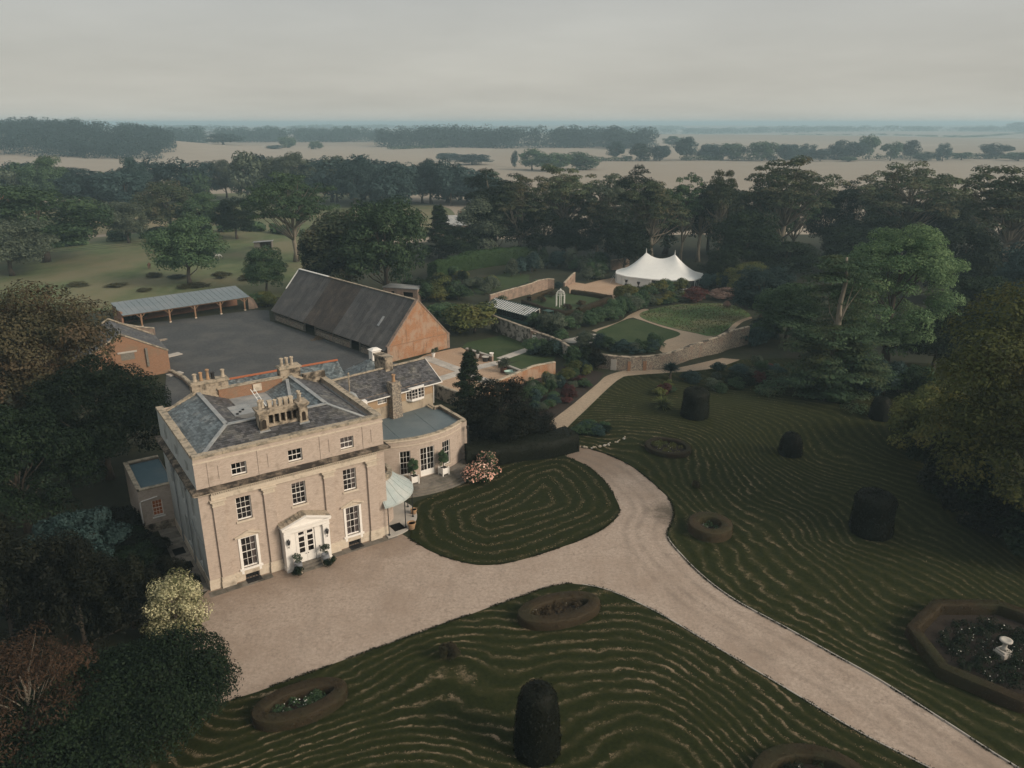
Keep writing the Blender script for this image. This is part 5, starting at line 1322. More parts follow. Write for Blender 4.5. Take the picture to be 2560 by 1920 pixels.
wall_path('yard_wall', 'ruined red brick wall stub between cart shed and brick outbuilding', [K5(300, 640, 1.5), K5(430, 660, 1.7), K5(600, 690, 1.7), K5(860, 700, 1.4)], [1.5, 1.7, 1.7, 1.2], .5, 'pinkbrick', 'coping')
wall_path('yard_wall', 'low rubble kerb wall beside the outbuilding doorway', [K5(800, 905, .3), K5(930, 890, .3), K5(1040, 860, .3)], [.3, .35, .25], .6, 'flint', None)
wall_path('yard_wall', 'low brick wall stepping towards the rear of the manor', [HW(9.8, 62.2), HW(10.6, 58), HW(10.9, 50), HW(9, 40)], [.5, .5, .6, .6], .5, 'pinkbrick', 'coping')

# ------------------------------------------------------------------ garden walls
fw_top = [(935, 832, 2.2), (1030, 842, 2.2), (1110, 858, 2.2), (1200, 870, 2.2), (1300, 877, 2.2), (1400, 874, 2.2), (1500, 862, 2.2), (1600, 838, 2.25), (1700, 802, 2.3), (1800, 775, 2.4), (1850, 762, 2.5), (1900, 740, 2.8), (1960, 706, 3.1), (2030, 690, 3.1), (2085, 677, 3.1)]
fpts = [K_(*p) for p in fw_top]; fpts = catmull(fpts, False, 1.6)
fh = list(np.interp(np.linspace(0, 1, len(fpts)), np.linspace(0, 1, len(fw_top)), [p[2] for p in fw_top]))
flint = wall_path('flint_wall', 'long curving flint and brick wall below the walled garden', fpts, fh, .5, 'flint', 'stone_dark', step=1.6)
fx, fy = flint.location[0], flint.location[1]
for (a, w_, m_) in (((1240, 905, 1.2), .9, 'slab'), ((1300, 915, 1.1), .45, 'redbrick'), ((1395, 912, 1.1), .55, 'redbrick'), ((1375, 912, 1.1), .3, 'redbrick')):
    p = K_(*a); i = min(range(len(fpts)), key=lambda k: (fpts[k][0] - p[0]) ** 2 + (fpts[k][1] - p[1]) ** 2); a_, b_ = fpts[max(i - 1, 0)], fpts[min(i + 1, len(fpts) - 1)]
    an = math.atan2(b_[1] - a_[1], b_[0] - a_[0])
    q = MB(); q.box(-w_ / 2, w_ / 2, -.30, .26, 0, 1.75 if m_ == 'slab' else 1.6); o = q.build('blocked_door' if m_ == 'slab' else 'brick_patch', M[m_], flint); o.location = (fpts[i][0] - fx, fpts[i][1] - fy, 0); o.rotation_euler = (0, 0, an)
wall_path('limewashed_wall', 'whitewashed peeling wall between court lawn and greenhouse', [K8(1100, 45, 2.8), K8(1270, 112, 2.8), K8(1500, 196, 2.8), K8(1748, 284, 2.8)], [2.8] * 4, .4, 'limewash', 'coping')
wall_path('limewashed_wall', 'blotched wall running on from the white gate to the flint wall', [K8(1838, 330, 2.7), K8(2000, 380, 2.6), K8(2212, 450, 2.5), K_(935, 828, 2.2)], [2.7, 2.6, 2.4, 2.2], .4, 'limewash', 'stone_dark')
ga, gb = K8(1757, 562), K8(1832, 575)
gate = thing('garden_gate', 'white panelled gate in the whitewashed wall', 'gate', (ga[0], ga[1], 0), math.atan2(gb[1] - ga[1], gb[0] - ga[0]))
gw = math.hypot(gb[0] - ga[0], gb[1] - ga[1])
for k in range(5):
    q = MB(); q.box(k * gw / 5 + .01, (k + 1) * gw / 5 - .01, -.04, .02, .08, 2.05); q.build('board', M['paint'], gate)
q = MB(); q.box(0, gw, .02, .06, .3, .45); q.box(0, gw, .02, .06, 1.6, 1.75); q.build('ledge', M['paint'], gate)
q = MB(); q.box(-.25, -.02, -.2, .2, 0, 2.6); q.box(gw + .02, gw + .25, -.2, .2, 0, 2.6); q.box(-.25, gw + .25, -.22, .22, 2.6, 2.8); q.build('gate_frame', M['pinkbrick'], gate)
wall_path('orange_wall', 'orange brick wall with dark stain band beside the planted border', [K8(930, 1235, 2.0), K8(1040, 1190, 2.0), K8(1400, 1035, 2.0), K8(1750, 890, 2.0), K8(1900, 855, 2.0), K8(2130, 815, 2.0)], [2.0] * 6, .4, 'orangebrick', 'coping')
wall_path('court_wall', 'dark curving wall running from the service wing round the court', catmull([K8(160, 1110, 2.2), K8(210, 1165, 2.1), K8(380, 1245, 2.0), K8(560, 1310, 2.0), K8(760, 1330, 2.0), K8(930, 1250, 2.0)], False, 1.4), [2.2] + [2.0] * (len(catmull([K8(160, 1110, 2.2), K8(210, 1165, 2.1), K8(380, 1245, 2.0), K8(560, 1310, 2.0), K8(760, 1330, 2.0), K8(930, 1250, 2.0)], False, 1.4)) - 1), .4, 'stone_dark', 'coping')
wall_path('court_wall', 'low retaining wall between court gravel and sunken lawn', [K8(690, 592, .9), K8(900, 658, .9), K8(1118, 722, .9)], [.9] * 3, .35, 'pinkbrick', 'slab')
wall_path('court_wall', 'low retaining wall behind the mint bath and rusty tub', [K8(1215, 790, .9), K8(1350, 868, .9), K8(1480, 915, .9), K8(1610, 965, .9)], [.9] * 4, .35, 'flint', 'slab')
wall_path('garden_brick_wall', 'pink brick garden wall above the greenhouse', [K_(380, 470, 2.2), K_(480, 440, 2.2), K_(600, 408, 2.2), K_(655, 392, 2.3), K_(700, 372, 2.4), K_(760, 362, 2.4), K_(805, 362, 2.4)], [2.2, 2.2, 2.2, 2.3, 2.4, 2.4, 2.3], .4, 'pinkbrick', 'coping')
wall_path('garden_brick_wall', 'short swept brick wall at the corner of the tent court', [K_(870, 388, .9), K_(905, 350, 1.8), K_(940, 320, 2.6)], [.9, 1.8, 2.6], .4, 'pinkbrick', 'coping')
wall_path('garden_brick_wall', 'brick wall with pier showing behind the left end of the tent', [K_(1180, 240, 2.6), K_(1240, 232, 2.6), K_(1298, 222, 2.7)], [2.6, 2.6, 2.7], .4, 'pinkbrick', 'coping')

# ------------------------------------------------------------------ stone slab paths
def slab_path(name, label, pts, width, ln=1.3):
    o = thing(name, label, 'path', (pts[0][0], pts[0][1], 0))
    for (a, b) in zip(pts[:-1], pts[1:]):
        a_, b_ = Vector(a), Vector(b); d = b_ - a_; L = d.length; d.normalize(); n = Vector((-d.y, d.x)); k = max(1, round(L / ln))
        for i in range(k):
            for j in range(2):
                s0 = a_ + d * (L * i / k + .012); s1 = a_ + d * (L * (i + 1) / k - .012); n0 = n * (-width / 2 + j * width / 2 + .01); n1 = n * (j * width / 2 - .01)
                c = [s0 + n0, s1 + n0, s1 + n1, s0 + n1]
                m_ = MB(); z = .075 + random.uniform(0, .012)
                m_.hexa([(p.x - pts[0][0], p.y - pts[0][1], .03) for p in c], [(p.x - pts[0][0], p.y - pts[0][1], z) for p in c], 0, random.random()); m_.build('slab', M['slab'], o)
    o['kind'] = 'structure'; return o
slab_path('slab_path', 'pale slab path crossing the court from the barn gable', [K8(0, 735), K8(300, 850), K8(600, 960), K8(860, 1080), K8(1080, 1150)], 2.0)
slab_path('slab_path', 'pale slab path from the wing to the lawn steps', [K8(200, 1110), K8(600, 990), K8(900, 900), K8(1215, 825)], 1.9)
slab_path('slab_path', 'pale slab path across the court lawn to the white gate', [K8(1240, 770), K8(1400, 715), K8(1600, 645), K8(1800, 575)], 1.7)

# ------------------------------------------------------------------ greenhouse
gh_a, gh_b = K6(115, 722, 2.9), K6(748, 882, 2.9)
gang = math.atan2(gh_b[1] - gh_a[1], gh_b[0] - gh_a[0]); gl = math.hypot(gh_b[0] - gh_a[0], gh_b[1] - gh_a[1])
gh = thing('greenhouse', 'lean-to glass greenhouse with dark green frame inside the walled garden', 'greenhouse', (gh_a[0], gh_a[1], 0), gang)
gd = 2.7
q = MB(); q.box(0, gl, .0, .2, 0, 2.85); q.build('back_wall', M['limewash'], gh)
npan = 20; pwid = gl / npan
gp = MB(); gp.hexa([(.05, -gd, 1.80), (pwid - .03, -gd, 1.80), (pwid - .03, -.02, 2.86), (.03, -.02, 2.86)], [(.03, -gd, 1.82), (pwid - .03, -gd, 1.82), (pwid - .03, -.02, 2.88), (.03, -.02, 2.88)]); g0 = gp.build('roof_pane', M['ghglass'], gh)
for k in range(1, npan): link('roof_pane', g0.data, gh, (k * pwid, 0, 0))
gb_ = MB(); gb_.beam((0, -gd - .05, 1.83), (0, .0, 2.91), .07, .07); g1 = gb_.build('glazing_bar', M['white_metal'], gh)
for k in range(1, npan + 1): link('glazing_bar', g1.data, gh, (k * pwid, 0, 0))
q = MB(); q.beam((0, -gd, 1.76), (gl, -gd, 1.76), .09, .1); q.beam((0, -.05, 2.9), (gl, -.05, 2.9), .14, .12)
for k in range(0, npan + 1, 2): q.beam((k * pwid, -gd, 0), (k * pwid, -gd, 1.76), .06, .06)
q.box(0, gl, -gd - .08, -gd + .08, 0, .55)
q.hexa([(gl - .03, -gd, 0), (gl + .03, -gd, 0), (gl + .03, 0, 0), (gl - .03, 0, 0)], [(gl - .03, -gd, .5), (gl + .03, -gd, .5), (gl + .03, 0, .5), (gl - .03, 0, .5)])
for y_ in (-gd, -gd / 2, -.05): q.beam((gl, y_, 0), (gl, y_, 1.76 + (y_ + gd) * .41), .06, .06)
q.build('frame', M['green_paint'], gh)
fp = MB(); fp.box(.04, 2 * pwid - .04, -gd - .005, -gd + .005, .56, 1.72); f0 = fp.build('front_pane', M['glass'], gh)
for k in range(1, npan // 2): link('front_pane', f0.data, gh, (2 * k * pwid, 0, 0))
# open green porch frame at the greenhouse end
gp_ = K6(800, 1050)
gpo = thing('plant_stand', 'dark green metal frame at the end of the greenhouse', 'plant stand', (gp_[0], gp_[1], 0), gang)
for x_ in (0, 1.6):
    for y_ in (0, 1.2):
        q = MB(); q.box(x_ - .05, x_ + .05, y_ - .05, y_ + .05, 0, 1.9); q.build('leg', M['green_paint'], gpo)
q = MB(); q.box(-.1, 1.7, -.1, 1.3, 1.9, 1.96); q.box(0, 1.6, 0, 1.2, .9, .95); q.build('shelf', M['green_paint'], gpo)

# ------------------------------------------------------------------ marquee
tl, trr = K_(1220, 303, 2.3), K_(1786, 347, 2.3)
tcx, tcy = (tl[0] + trr[0]) / 2, (tl[1] + trr[1]) / 2
tang = math.atan2(trr[1] - tl[1], trr[0] - tl[0]); tA = math.hypot(trr[0] - tl[0], trr[1] - tl[1]) / 2
tfront = K_(1490, 374, 2.3); tB = abs(-(tfront[0] - tcx) * math.sin(tang) + (tfront[1] - tcy) * math.cos(tang))
tB = min(max(tB, 4.5), 7.5)
tent = thing('marquee', 'white twin peaked sailcloth marquee on the gravel court', 'marquee', (tcx, tcy, 0), tang)
pk = K_(1435, 170, 7.0); pk2 = K_(1588, 192, 7.0)
hp = math.hypot(pk[0] - pk2[0], pk[1] - pk2[1]) / 2
NS, NT = 48, 14
def ell(a): 
    f = 1 + .012 * math.cos(12 * a)
    return tA * math.copysign(abs(math.cos(a)) ** .82, math.cos(a)) * f, tB * math.copysign(abs(math.sin(a)) ** .82, math.sin(a)) * f
vs, fs = [], []
for i in range(NS):
    a = 2 * math.pi * i / NS; ex, ey = ell(a); ix_ = hp * math.cos(a) ** 1 if abs(math.cos(a)) < 1 else hp
    ix_ = hp * max(-1, min(1, 1.4 * math.cos(a)))
    sag = 1.25 * (1 - (ix_ / hp) ** 2)
    for j in range(NT + 1):
        t = j / NT; x = ix_ + (ex - ix_) * t; y = ey * t
        z = 2.3 + (4.75 - sag) * (1 - t) ** 1.55 - .10 * math.sin(math.pi * t)
        vs.append((x, y, z))
for i in range(NS):
    for j in range(NT): 
        i2 = (i + 1) % NS; fs.append((i * (NT + 1) + j, i * (NT + 1) + j + 1, i2 * (NT + 1) + j + 1, i2 * (NT + 1) + j))
q = MB(); q.add(vs, fs); q.build('canopy', M['canvas'], tent, smooth=True)
q = MB()
for i in range(NS):
    a, b = ell(2 * math.pi * i / NS), ell(2 * math.pi * (i + 1) / NS); q.face([(*a, 2.3), (*b, 2.3), (b[0] * 1.004, b[1] * 1.004, 2.05), (a[0] * 1.004, a[1] * 1.004, 2.05)])
q.build('valance', M['canvas'], tent)
for sg in (-1, 1):
    q = MB(); q.tube([(sg * hp, 0, 6.9), (sg * hp, 0, 8.0)], [.09, .03], 8); q.build('pole_finial', M['canvas'], tent)
for i in range(24):
    a, b = ell(2 * math.pi * i / 24), ell(2 * math.pi * (i + 1) / 24); f = .985
    win = i in (12, 13, 18, 19, 20, 21, 22, 23, 0, 1, 2, 3, 6, 7, 8)
    q = MB(); q.face([(a[0] * f, a[1] * f, .35 if win else .0), (b[0] * f, b[1] * f, .35 if win else 0), (b[0] * f, b[1] * f, 2.06), (a[0] * f, a[1] * f, 2.06)]); q.build('window_panel' if win else 'side_panel', M['mesh_panel'] if win else M['canvas'], tent)
    if win:
        q = MB(); q.face([(a[0] * f, a[1] * f, 0), (b[0] * f, b[1] * f, 0), (b[0] * f, b[1] * f, .35), (a[0] * f, a[1] * f, .35)]); q.build('skirt', M['canvas'], tent)
    q = MB(); q.tube([(a[0], a[1], 0), (a[0], a[1], 2.35)], .06, 6); q.build('pole', M['canvas'], tent)
    if i % 2 == 0:
        q = MB(); q.tube([(a[0], a[1], 2.3), (a[0] * 1.13, a[1] * 1.16, .0)], .02, 4); q.build('guy_rope', M['canvas'], tent)

# ------------------------------------------------------------------ gazebo, urns, pots and planters
gz = K6(1052, 850)
gaz = thing('gazebo', 'white wirework gazebo with domed top on the knot garden lawn', 'gazebo', (gz[0], gz[1], .06))
for k in range(6):
    a = k * math.pi / 3 + .3
    q = MB(); q.tube([(.95 * math.cos(a), .95 * math.sin(a), 0), (.95 * math.cos(a), .95 * math.sin(a), 2.4)], .075, 7); q.build('post', M['white_metal'], gaz)
    q = MB(); q.tube([(.95 * math.cos(t) * math.cos(a), .95 * math.cos(t) * math.sin(a), 2.45 + .95 * math.sin(t)) for t in np.linspace(0, math.pi / 2, 7)], .03, 5); q.build('dome_rib', M['white_metal'], gaz)
q = MB()
for z_, r_ in ((2.4, .95), (2.75, .88), (3.1, .66)): q.tube([(r_ * math.cos(t), r_ * math.sin(t), z_) for t in np.linspace(0, 2 * math.pi, 19)], .04, 5)
q.build('ring', M['white_metal'], gaz)
q = MB(); q.lathe([(.05, 3.35), (.18, 3.45), (.18, 3.55), (.05, 3.7)], (0, 0, 0), 8); q.build('finial', M['white_metal'], gaz)
def urn(name, label, p, s, mat, cat='urn', ped=True, group=None):
    o = thing(name, label, cat, (p[0], p[1], .06), group=group)
    if ped:
        q = MB(); q.box(-.3 * s, .3 * s, -.3 * s, .3 * s, 0, .4 * s); q.build('pedestal', M[mat], o)
    z0 = .4 * s if ped else 0
    q = MB(); q.lathe([(.22 * s, z0), (.2 * s, z0 + .06 * s), (.08 * s, z0 + .15 * s), (.09 * s, z0 + .3 * s), (.26 * s, z0 + .5 * s), (.32 * s, z0 + .8 * s), (.42 * s, z0 + .92 * s), (.42 * s, z0 + .97 * s), (.34 * s, z0 + .95 * s), (.28 * s, z0 + .8 * s)], (0, 0, 0), 14); q.build('bowl', M[mat], o, smooth=True)
    return o
urn('stone_urn', 'dark urn in front of the white tent side panel', K7(440, 705), 1.05, 'iron', group='urns before the marquee')
urn('stone_urn', 'dark urn nearer the open left corner of the tent', K7(262, 668), 1.05, 'iron', group='urns before the marquee')
urn('stone_urn', 'pale urn on the end pier of the low court wall', K8(1100, 790), .9, 'paint')
for (p, lab) in (((755, 712), 'white pot nearest the barn against the low court wall'), ((876, 752), 'white pot against the middle of the low court wall'), ((153, 738), 'white pot at the foot of the barn gable')):
    w = K8(*p); o = thing('flower_pot', lab, 'pot', (w[0], w[1], .06)); q = MB(); q.lathe([(.2, 0), (.3, .6), (.34, .6), (.34, .7), (.28, .7), (.26, .6)], (0, 0, 0), 12); q.build('pot', M['paint'], o, smooth=False); q = MB(); q.lathe([(0, .62), (.27, .62)], (0, 0, 0), 10); q.build('soil', M['soil'], o)
w = K8(1000, 805); o = thing('tub', 'black tub with a pale rim by the low court wall end', 'tub', (w[0], w[1], .06)); q = MB(); q.lathe([(.42, 0), (.55, .7), (.58, .72), (.5, .72), (.45, .5)], (0, 0, 0), 14); q.build('tub_body', M['pot_black'], o); q = MB(); q.lathe([(.5, .73), (.6, .73), (.6, .78), (.5, .78)], (0, 0, 0), 14); q.build('rim', M['slab'], o)
w = K8(1292, 985); o = thing('tub', 'rusty round tub beside the mint bath', 'tub', (w[0], w[1], .06)); q = MB(); q.lathe([(.46, 0), (.5, .75), (.44, .75), (.42, .55)], (0, 0, 0), 14); q.build('tub_body', M['rust'], o); q = MB(); q.lathe([(0, .6), (.43, .6)], (0, 0, 0), 12); q.build('soil', M['soil'], o)
w = K8(1412, 1020); o = thing('bath_tub', 'mint green oval bath against the orange wall', 'bath', (w[0], w[1], .06), R(12))
q = MB(); q.v = []; n_ = 20
pr = [(.55, .0), (.75, .12), (.92, .5), (1.0, .58), (1.04, .58), (.90, .5), (.7, .2), (.0, .16)]
vs = [(1.05 * r_ * math.cos(2 * math.pi * k / n_), .55 * r_ * math.sin(2 * math.pi * k / n_), z_) for r_, z_ in pr for k in range(n_)]
fs = [(i * n_ + k, i * n_ + (k + 1) % n_, (i + 1) * n_ + (k + 1) % n_, (i + 1) * n_ + k) for i in range(len(pr) - 1) for k in range(n_)]
q.add(vs, fs); q.build('bath_body', M['mint'], o, smooth=True)
for i, (hx, hy, lab) in enumerate(((22.35, 7.35, 'white square planter with small tree left of the french doors'), (25.9, 7.35, 'white square planter with small tree right of the french doors'))):
    w = HW(hx, hy); o = thing('planter', lab, 'planter', (w[0], w[1], .475), HA + R(8 if i else -4), 'planters beside the french doors')
    for sx in (-1, 1):
        for sy in (-1, 1): q = MB(); q.box(sx * .38 - .05, sx * .38 + .05, sy * .38 - .05, sy * .38 + .05, 0, .95); q.build('post', M['paint'], o)
    q = MB()
    for sx in (-1, 1): q.box(min(sx * .36, sx * .33), max(sx * .36, sx * .33), -.33, .33, .15, .82); q.box(-.33, .33, min(sx * .36, sx * .33), max(sx * .36, sx * .33), .15, .82)
    q.build('box', M['paint'], o)
    q = MB(); q.box(-.33, .33, -.33, .33, .15, .76); q.build('soil', M['soil'], o)
for i, (hx, hy, lab) in enumerate(((18.0, -.45, 'terracotta pot by the verandah near the lawn corner'), (19.5, 2.0, 'smaller terracotta pot further along the verandah'))):
    w = HW(hx, hy); o = thing('flower_pot', lab, 'pot', (w[0], w[1], .05)); s_ = 1 - .2 * i; q = MB(); q.lathe([(.25 * s_, 0), (.38 * s_, .6 * s_), (.42 * s_, .6 * s_), (.42 * s_, .72 * s_), (.35 * s_, .7 * s_), (.3 * s_, .55 * s_)], (0, 0, 0), 14); q.build('pot', M['terracotta'], o); q = MB(); q.lathe([(0, .6 * s_), (.35 * s_, .6 * s_)], (0, 0, 0), 12); q.build('soil', M['soil'], o)

# ------------------------------------------------------------------ small buildings in the background
w = G(1010, 752)
o = thing('pump_house', 'small flat roofed brick building showing above the barn ridge', 'outbuilding', (w[0], w[1], 0), HA - R(52)); 
q = MB(); reveal_wall(q, -4, 4, 0, 3.0, [(-2.2, -1.4, 1.6, 2.3), (.6, 2.9, 1.3, 2.3)], -1.6, .25); q.face([(4, -1.6, 0), (4, 2, 0), (4, 2, 3), (4, -1.6, 3)]); q.face([(-4, -1.6, 0), (-4, 2, 0), (-4, 2, 3), (-4, -1.6, 3)]); q.build('wall', M['pinkbrick'], o)
q = MB(); q.box(-2.2, 2.9, -1.36, -1.3, 1.2, 2.4); q.build('window', M['black'], o)
q = MB(); q.box(-4.15, 4.15, -1.75, 2.1, 3.0, 3.15); q.build('roof', M['lead'], o)
w = G(660, 621)
o = thing('field_shelter', 'grey open fronted field shelter in the meadow', 'shelter', (w[0], w[1], 0), R(10))
q = MB(); q.box(-2.6, -1.0, -1.5, 1.5, 0, 2.1); q.box(-1.0, 2.6, 1.2, 1.5, 0, 2.3); q.box(2.4, 2.6, -1.5, 1.2, 0, 2.3); q.build('wall', M['timber_grey'], o)
q = MB(); q.hexa([(-2.9, -1.9, 2.05), (2.9, -1.9, 2.35), (2.9, 1.8, 2.2), (-2.9, 1.8, 1.95)], [(-2.9, -1.9, 2.12), (2.9, -1.9, 2.42), (2.9, 1.8, 2.27), (-2.9, 1.8, 2.02)]); q.build('roof', M['lead'], o)
pb = G(537, 645)
ph = Zat(577, pb[1])
o = thing('telegraph_pole', 'pale wooden telegraph pole standing in the meadow', 'pole', (pb[0], pb[1], 0))
q = MB(); q.tube([(0, 0, 0), (-.3, 0, ph)], [.19, .14], 8); q.build('shaft', M['bark_pale'], o)
q = MB(); q.beam((-1.1, 0, ph - .4), (.6, 0, ph - .5), .1, .1); q.build('cross_arm', M['bark_pale'], o)
q = MB()
for dz in (0, .45, .9):
    q.tube([(pb[0] - .3 + (-150 - pb[0]) * t, pb[1] + (178 - pb[1]) * t, ph - .5 - dz - 3.2 * 4 * t * (1 - t) * .5) for t in np.linspace(0, 1, 14)], .03, 4)
o = q.build('overhead_wire', M['iron']); tag(o, 'thin black wires strung left from the telegraph pole', 'wire')
# dark post and pale car in the yard, half hidden by the house
w = HW(15.2, 45.8)
o = thing('yard_post', 'short black post standing in the yard behind the manor', 'post', (w[0], w[1], .04)); q = MB(); q.lathe([(.12, 0), (.12, 1.7), (.08, 1.8)], (0, 0, 0), 8); q.build('shaft', M['iron'], o)
w = HW(19.0, 45.2)
car = thing('parked_car', 'silver car parked in the yard behind the brick parapet', 'car', (w[0], w[1], .04), HA + R(25))
body = [(-2.1, .35), (-2.15, .75), (-1.9, .95), (-1.35, 1.0), (-.75, 1.42), (.75, 1.45), (1.5, .98), (2.05, .85), (2.15, .6), (2.1, .35)]
q = MB(); q.hexa([(x, -.85, z) for x, z in body], [(x, .85, z) for x, z in body]); q.build('body', plain('silver_car_paint', (.50, .52, .54), .3, .3), car)
q = MB(); q.hexa([(-1.28, -.72, 1.02), (-1.28, .72, 1.02), (-.76, .66, 1.40), (-.76, -.66, 1.40)], [(-1.33, -.72, 1.04), (-1.33, .72, 1.04), (-.80, .66, 1.43), (-.80, -.66, 1.43)]); q.hexa([(.8, -.66, 1.43), (.8, .66, 1.43), (1.48, .74, 1.0), (1.48, -.74, 1.0)], [(.83, -.66, 1.46), (.83, .66, 1.46), (1.52, .74, 1.03), (1.52, -.74, 1.03)]); q.build('windscreen', M['pot_black'], car)
for x_ in (-1.3, 1.3):
    for y_ in (-.84, .84):
        q = MB(); q.tube([(x_, y_ - .1, .32), (x_, y_ + .1, .32)], .32, 14); q.build('wheel', M['iron'], car)

# ------------------------------------------------------------------ horses
def horse(p, rz, label, mat, graze=True):
    V = [(0, 0, 1.25), (.45, 0, 1.27), (.75, 0, 1.35), (-.5, 0, 1.28), (-.75, 0, 1.25), (1.1, 0, 1.15), (1.35, 0, .75), (1.5, 0, .42), (1.62, 0, .22)]
    E = [(0, 1), (1, 2), (0, 3), (3, 4), (2, 5), (5, 6), (6, 7), (7, 8)]; Rr = [.30, .31, .25, .31, .22, .17, .13, .12, .08]
    for sx, bx, hind in ((.55, 1, 0), (-.65, 3, 1)):
        for sy in (-.18, .18):
            i = len(V); V += [(sx, sy, 1.0), (sx + (.05 if not hind else .06), sy, .62), (sx - (.0 if not hind else .12), sy, .48), (sx - .04, sy, .1), (sx + .04, sy, .02)]
            E += [(bx, i), (i, i + 1), (i + 1, i + 2), (i + 2, i + 3), (i + 3, i + 4)]; Rr += [.15, .10, .07, .055, .07]
    i = len(V); V += [(-.95, 0, 1.1), (-1.02, 0, .6)]; E += [(4, i), (i, i + 1)]; Rr += [.07, .05]
    me = bpy.data.meshes.new('horse'); me.from_pydata(V, E, []); me.materials.append(mat)
    o = link('horse', me, None, (p[0], p[1], .05), rz)
    o.modifiers.new('skin', 'SKIN')
    for k, r_ in enumerate(Rr): me.skin_vertices[0].data[k].radius = (r_, r_)
    me.skin_vertices[0].data[0].use_root = True
    m_ = o.modifiers.new('sub', 'SUBSURF'); m_.levels = 1; m_.render_levels = 1
    tag(o, label, 'horse'); return o
M['piebald'] = mottled('piebald_hide', (0.62, 0.60, 0.55), (0.60, 0.58, 0.53), (0.02, 0.018, 0.016), 1.0, 1.3, 0.8, 0, thr2=(0.50, 0.52))
horse(G(374, 672), R(-75), 'brown horse grazing in the meadow left of the oak', M['hide_brown'])
horse(G(543, 649), R(10), 'piebald horse grazing by the telegraph pole', M['piebald'])

# ------------------------------------------------------------------ farm buildings far off
def farmhouse(name, label, p, rz, w, d, h, roofmat, wallmat):
    z0 = float(terrain(*p)); o = thing(name, label, 'farmhouse', (p[0], p[1], z0), rz)
    q = MB(); q.box(-w / 2, w / 2, -d / 2, d / 2, 0, h); q.ext([(-w / 2, -d / 2, h), (-w / 2, d / 2, h), (-w / 2, 0, h + d * .38)], (w, 0, 0)); q.build('wall', M[wallmat], o)
    q = MB()
    for sg in (-1, 1): q.hexa([(-w / 2 - .3, sg * (d / 2 + .4), h - .3), (w / 2 + .3, sg * (d / 2 + .4), h - .3), (w / 2 + .3, 0, h + d * .38), (-w / 2 - .3, 0, h + d * .38)], [(-w / 2 - .3, sg * (d / 2 + .4), h - .1), (w / 2 + .3, sg * (d / 2 + .4), h - .1), (w / 2 + .3, 0, h + d * .38 + .25), (-w / 2 - .3, 0, h + d * .38 + .25)])
    q.build('roof', M[roofmat], o)
    q = MB(); q.box(w * .3, w * .3 + 1, -.5, .5, h + d * .3, h + d * .38 + 1.6); q.build('chimney', M['redbrick'], o)
    for k in range(4):
        q = MB(); x = -w / 2 + (k + .5) * w / 4; q.box(x - .55, x + .55, -d / 2 - .05, -d / 2 + .05, 1.2, 2.6); q.build('window', M['black'], o)
farmhouse('farmhouse', 'white farmhouse among the far pines at upper left', G(527, 349), .2, 24, 9, 6, 'slate', 'white_metal')
farmhouse('farmhouse', 'red roofed house showing among trees at the left edge', G(6, 524), -.3, 14, 8, 5, 'terracotta_ridge', 'pinkbrick')
farmhouse('farmhouse', 'grey roofed house glimpsed beyond the spruce', G(1128, 590), .4, 11, 7, 4, 'lead', 'pinkbrick')
# ------------------------------------------------------------------ vegetation
def unit(r, n):
    v = r.normal(size=(n, 3)); return v / np.linalg.norm(v, axis=1, keepdims=True)
def leaves(P, Nn, size, r, tint, aspect=0.55, droop=0.0):
    """one bent diamond leaf spray per point -> (verts, faces, tints)"""
    n = len(P)
    t = np.cross(Nn, unit(r, n)); t /= np.linalg.norm(t, axis=1, keepdims=True) + 1e-9
    if droop: t[:, 2] -= droop; t /= np.linalg.norm(t, axis=1, keepdims=True) + 1e-9
    s = np.cross(Nn, t); s /= np.linalg.norm(s, axis=1, keepdims=True) + 1e-9
    L = (size * r.uniform(.6, 1.35, n))[:, None]; Wd = L * aspect * r.uniform(.7, 1.2, n)[:, None]
    b = Nn * L * .12
    V = np.stack([P - t * L * .5 - b, P + s * Wd * .5 + b * .4, P + t * L * .5 - b, P - s * Wd * .5 + b * .4], 1).reshape(-1, 3)
    Fc = np.arange(4 * n).reshape(-1, 4)
    return V, Fc, np.repeat(tint, 4)
def cloud(C, Rad, per, size, r, shell=.62, up=.35, jit=.55, bias=.25, aspect=.55, droop=0.0, tv=.28):
    """leaves over ellipsoid clumps: C (n,3) centres, Rad (n,3) radii"""
    C = np.asarray(C, float); Rad = np.asarray(Rad, float); n = len(C)
    vol = (Rad.prod(1)) ** (2 / 3); cnt = np.maximum(3, (per * vol / vol.sum()).astype(int))
    idx = np.repeat(np.arange(n), cnt); m = len(idx)
    d = unit(r, m); d[:, 2] = np.where(d[:, 2] < -bias * 1.0, -d[:, 2] * r.random(m), d[:, 2]); d /= np.linalg.norm(d, axis=1, keepdims=True)
    rad = shell + (1.08 - shell) * r.random(m) ** .6
    P = C[idx] + d * Rad[idx] * rad[:, None]
    Nn = d / Rad[idx]; Nn /= np.linalg.norm(Nn, axis=1, keepdims=True)
    Nn = Nn + unit(r, m) * jit + np.array([0, 0, up]); Nn /= np.linalg.norm(Nn, axis=1, keepdims=True)
    ct = np.clip(r.normal(.5, .22, n), 0, 1)
    tint = np.clip(ct[idx] + r.normal(0, tv, m), 0, 1)
    return leaves(P, Nn, np.full(m, size), r, tint, aspect, droop)
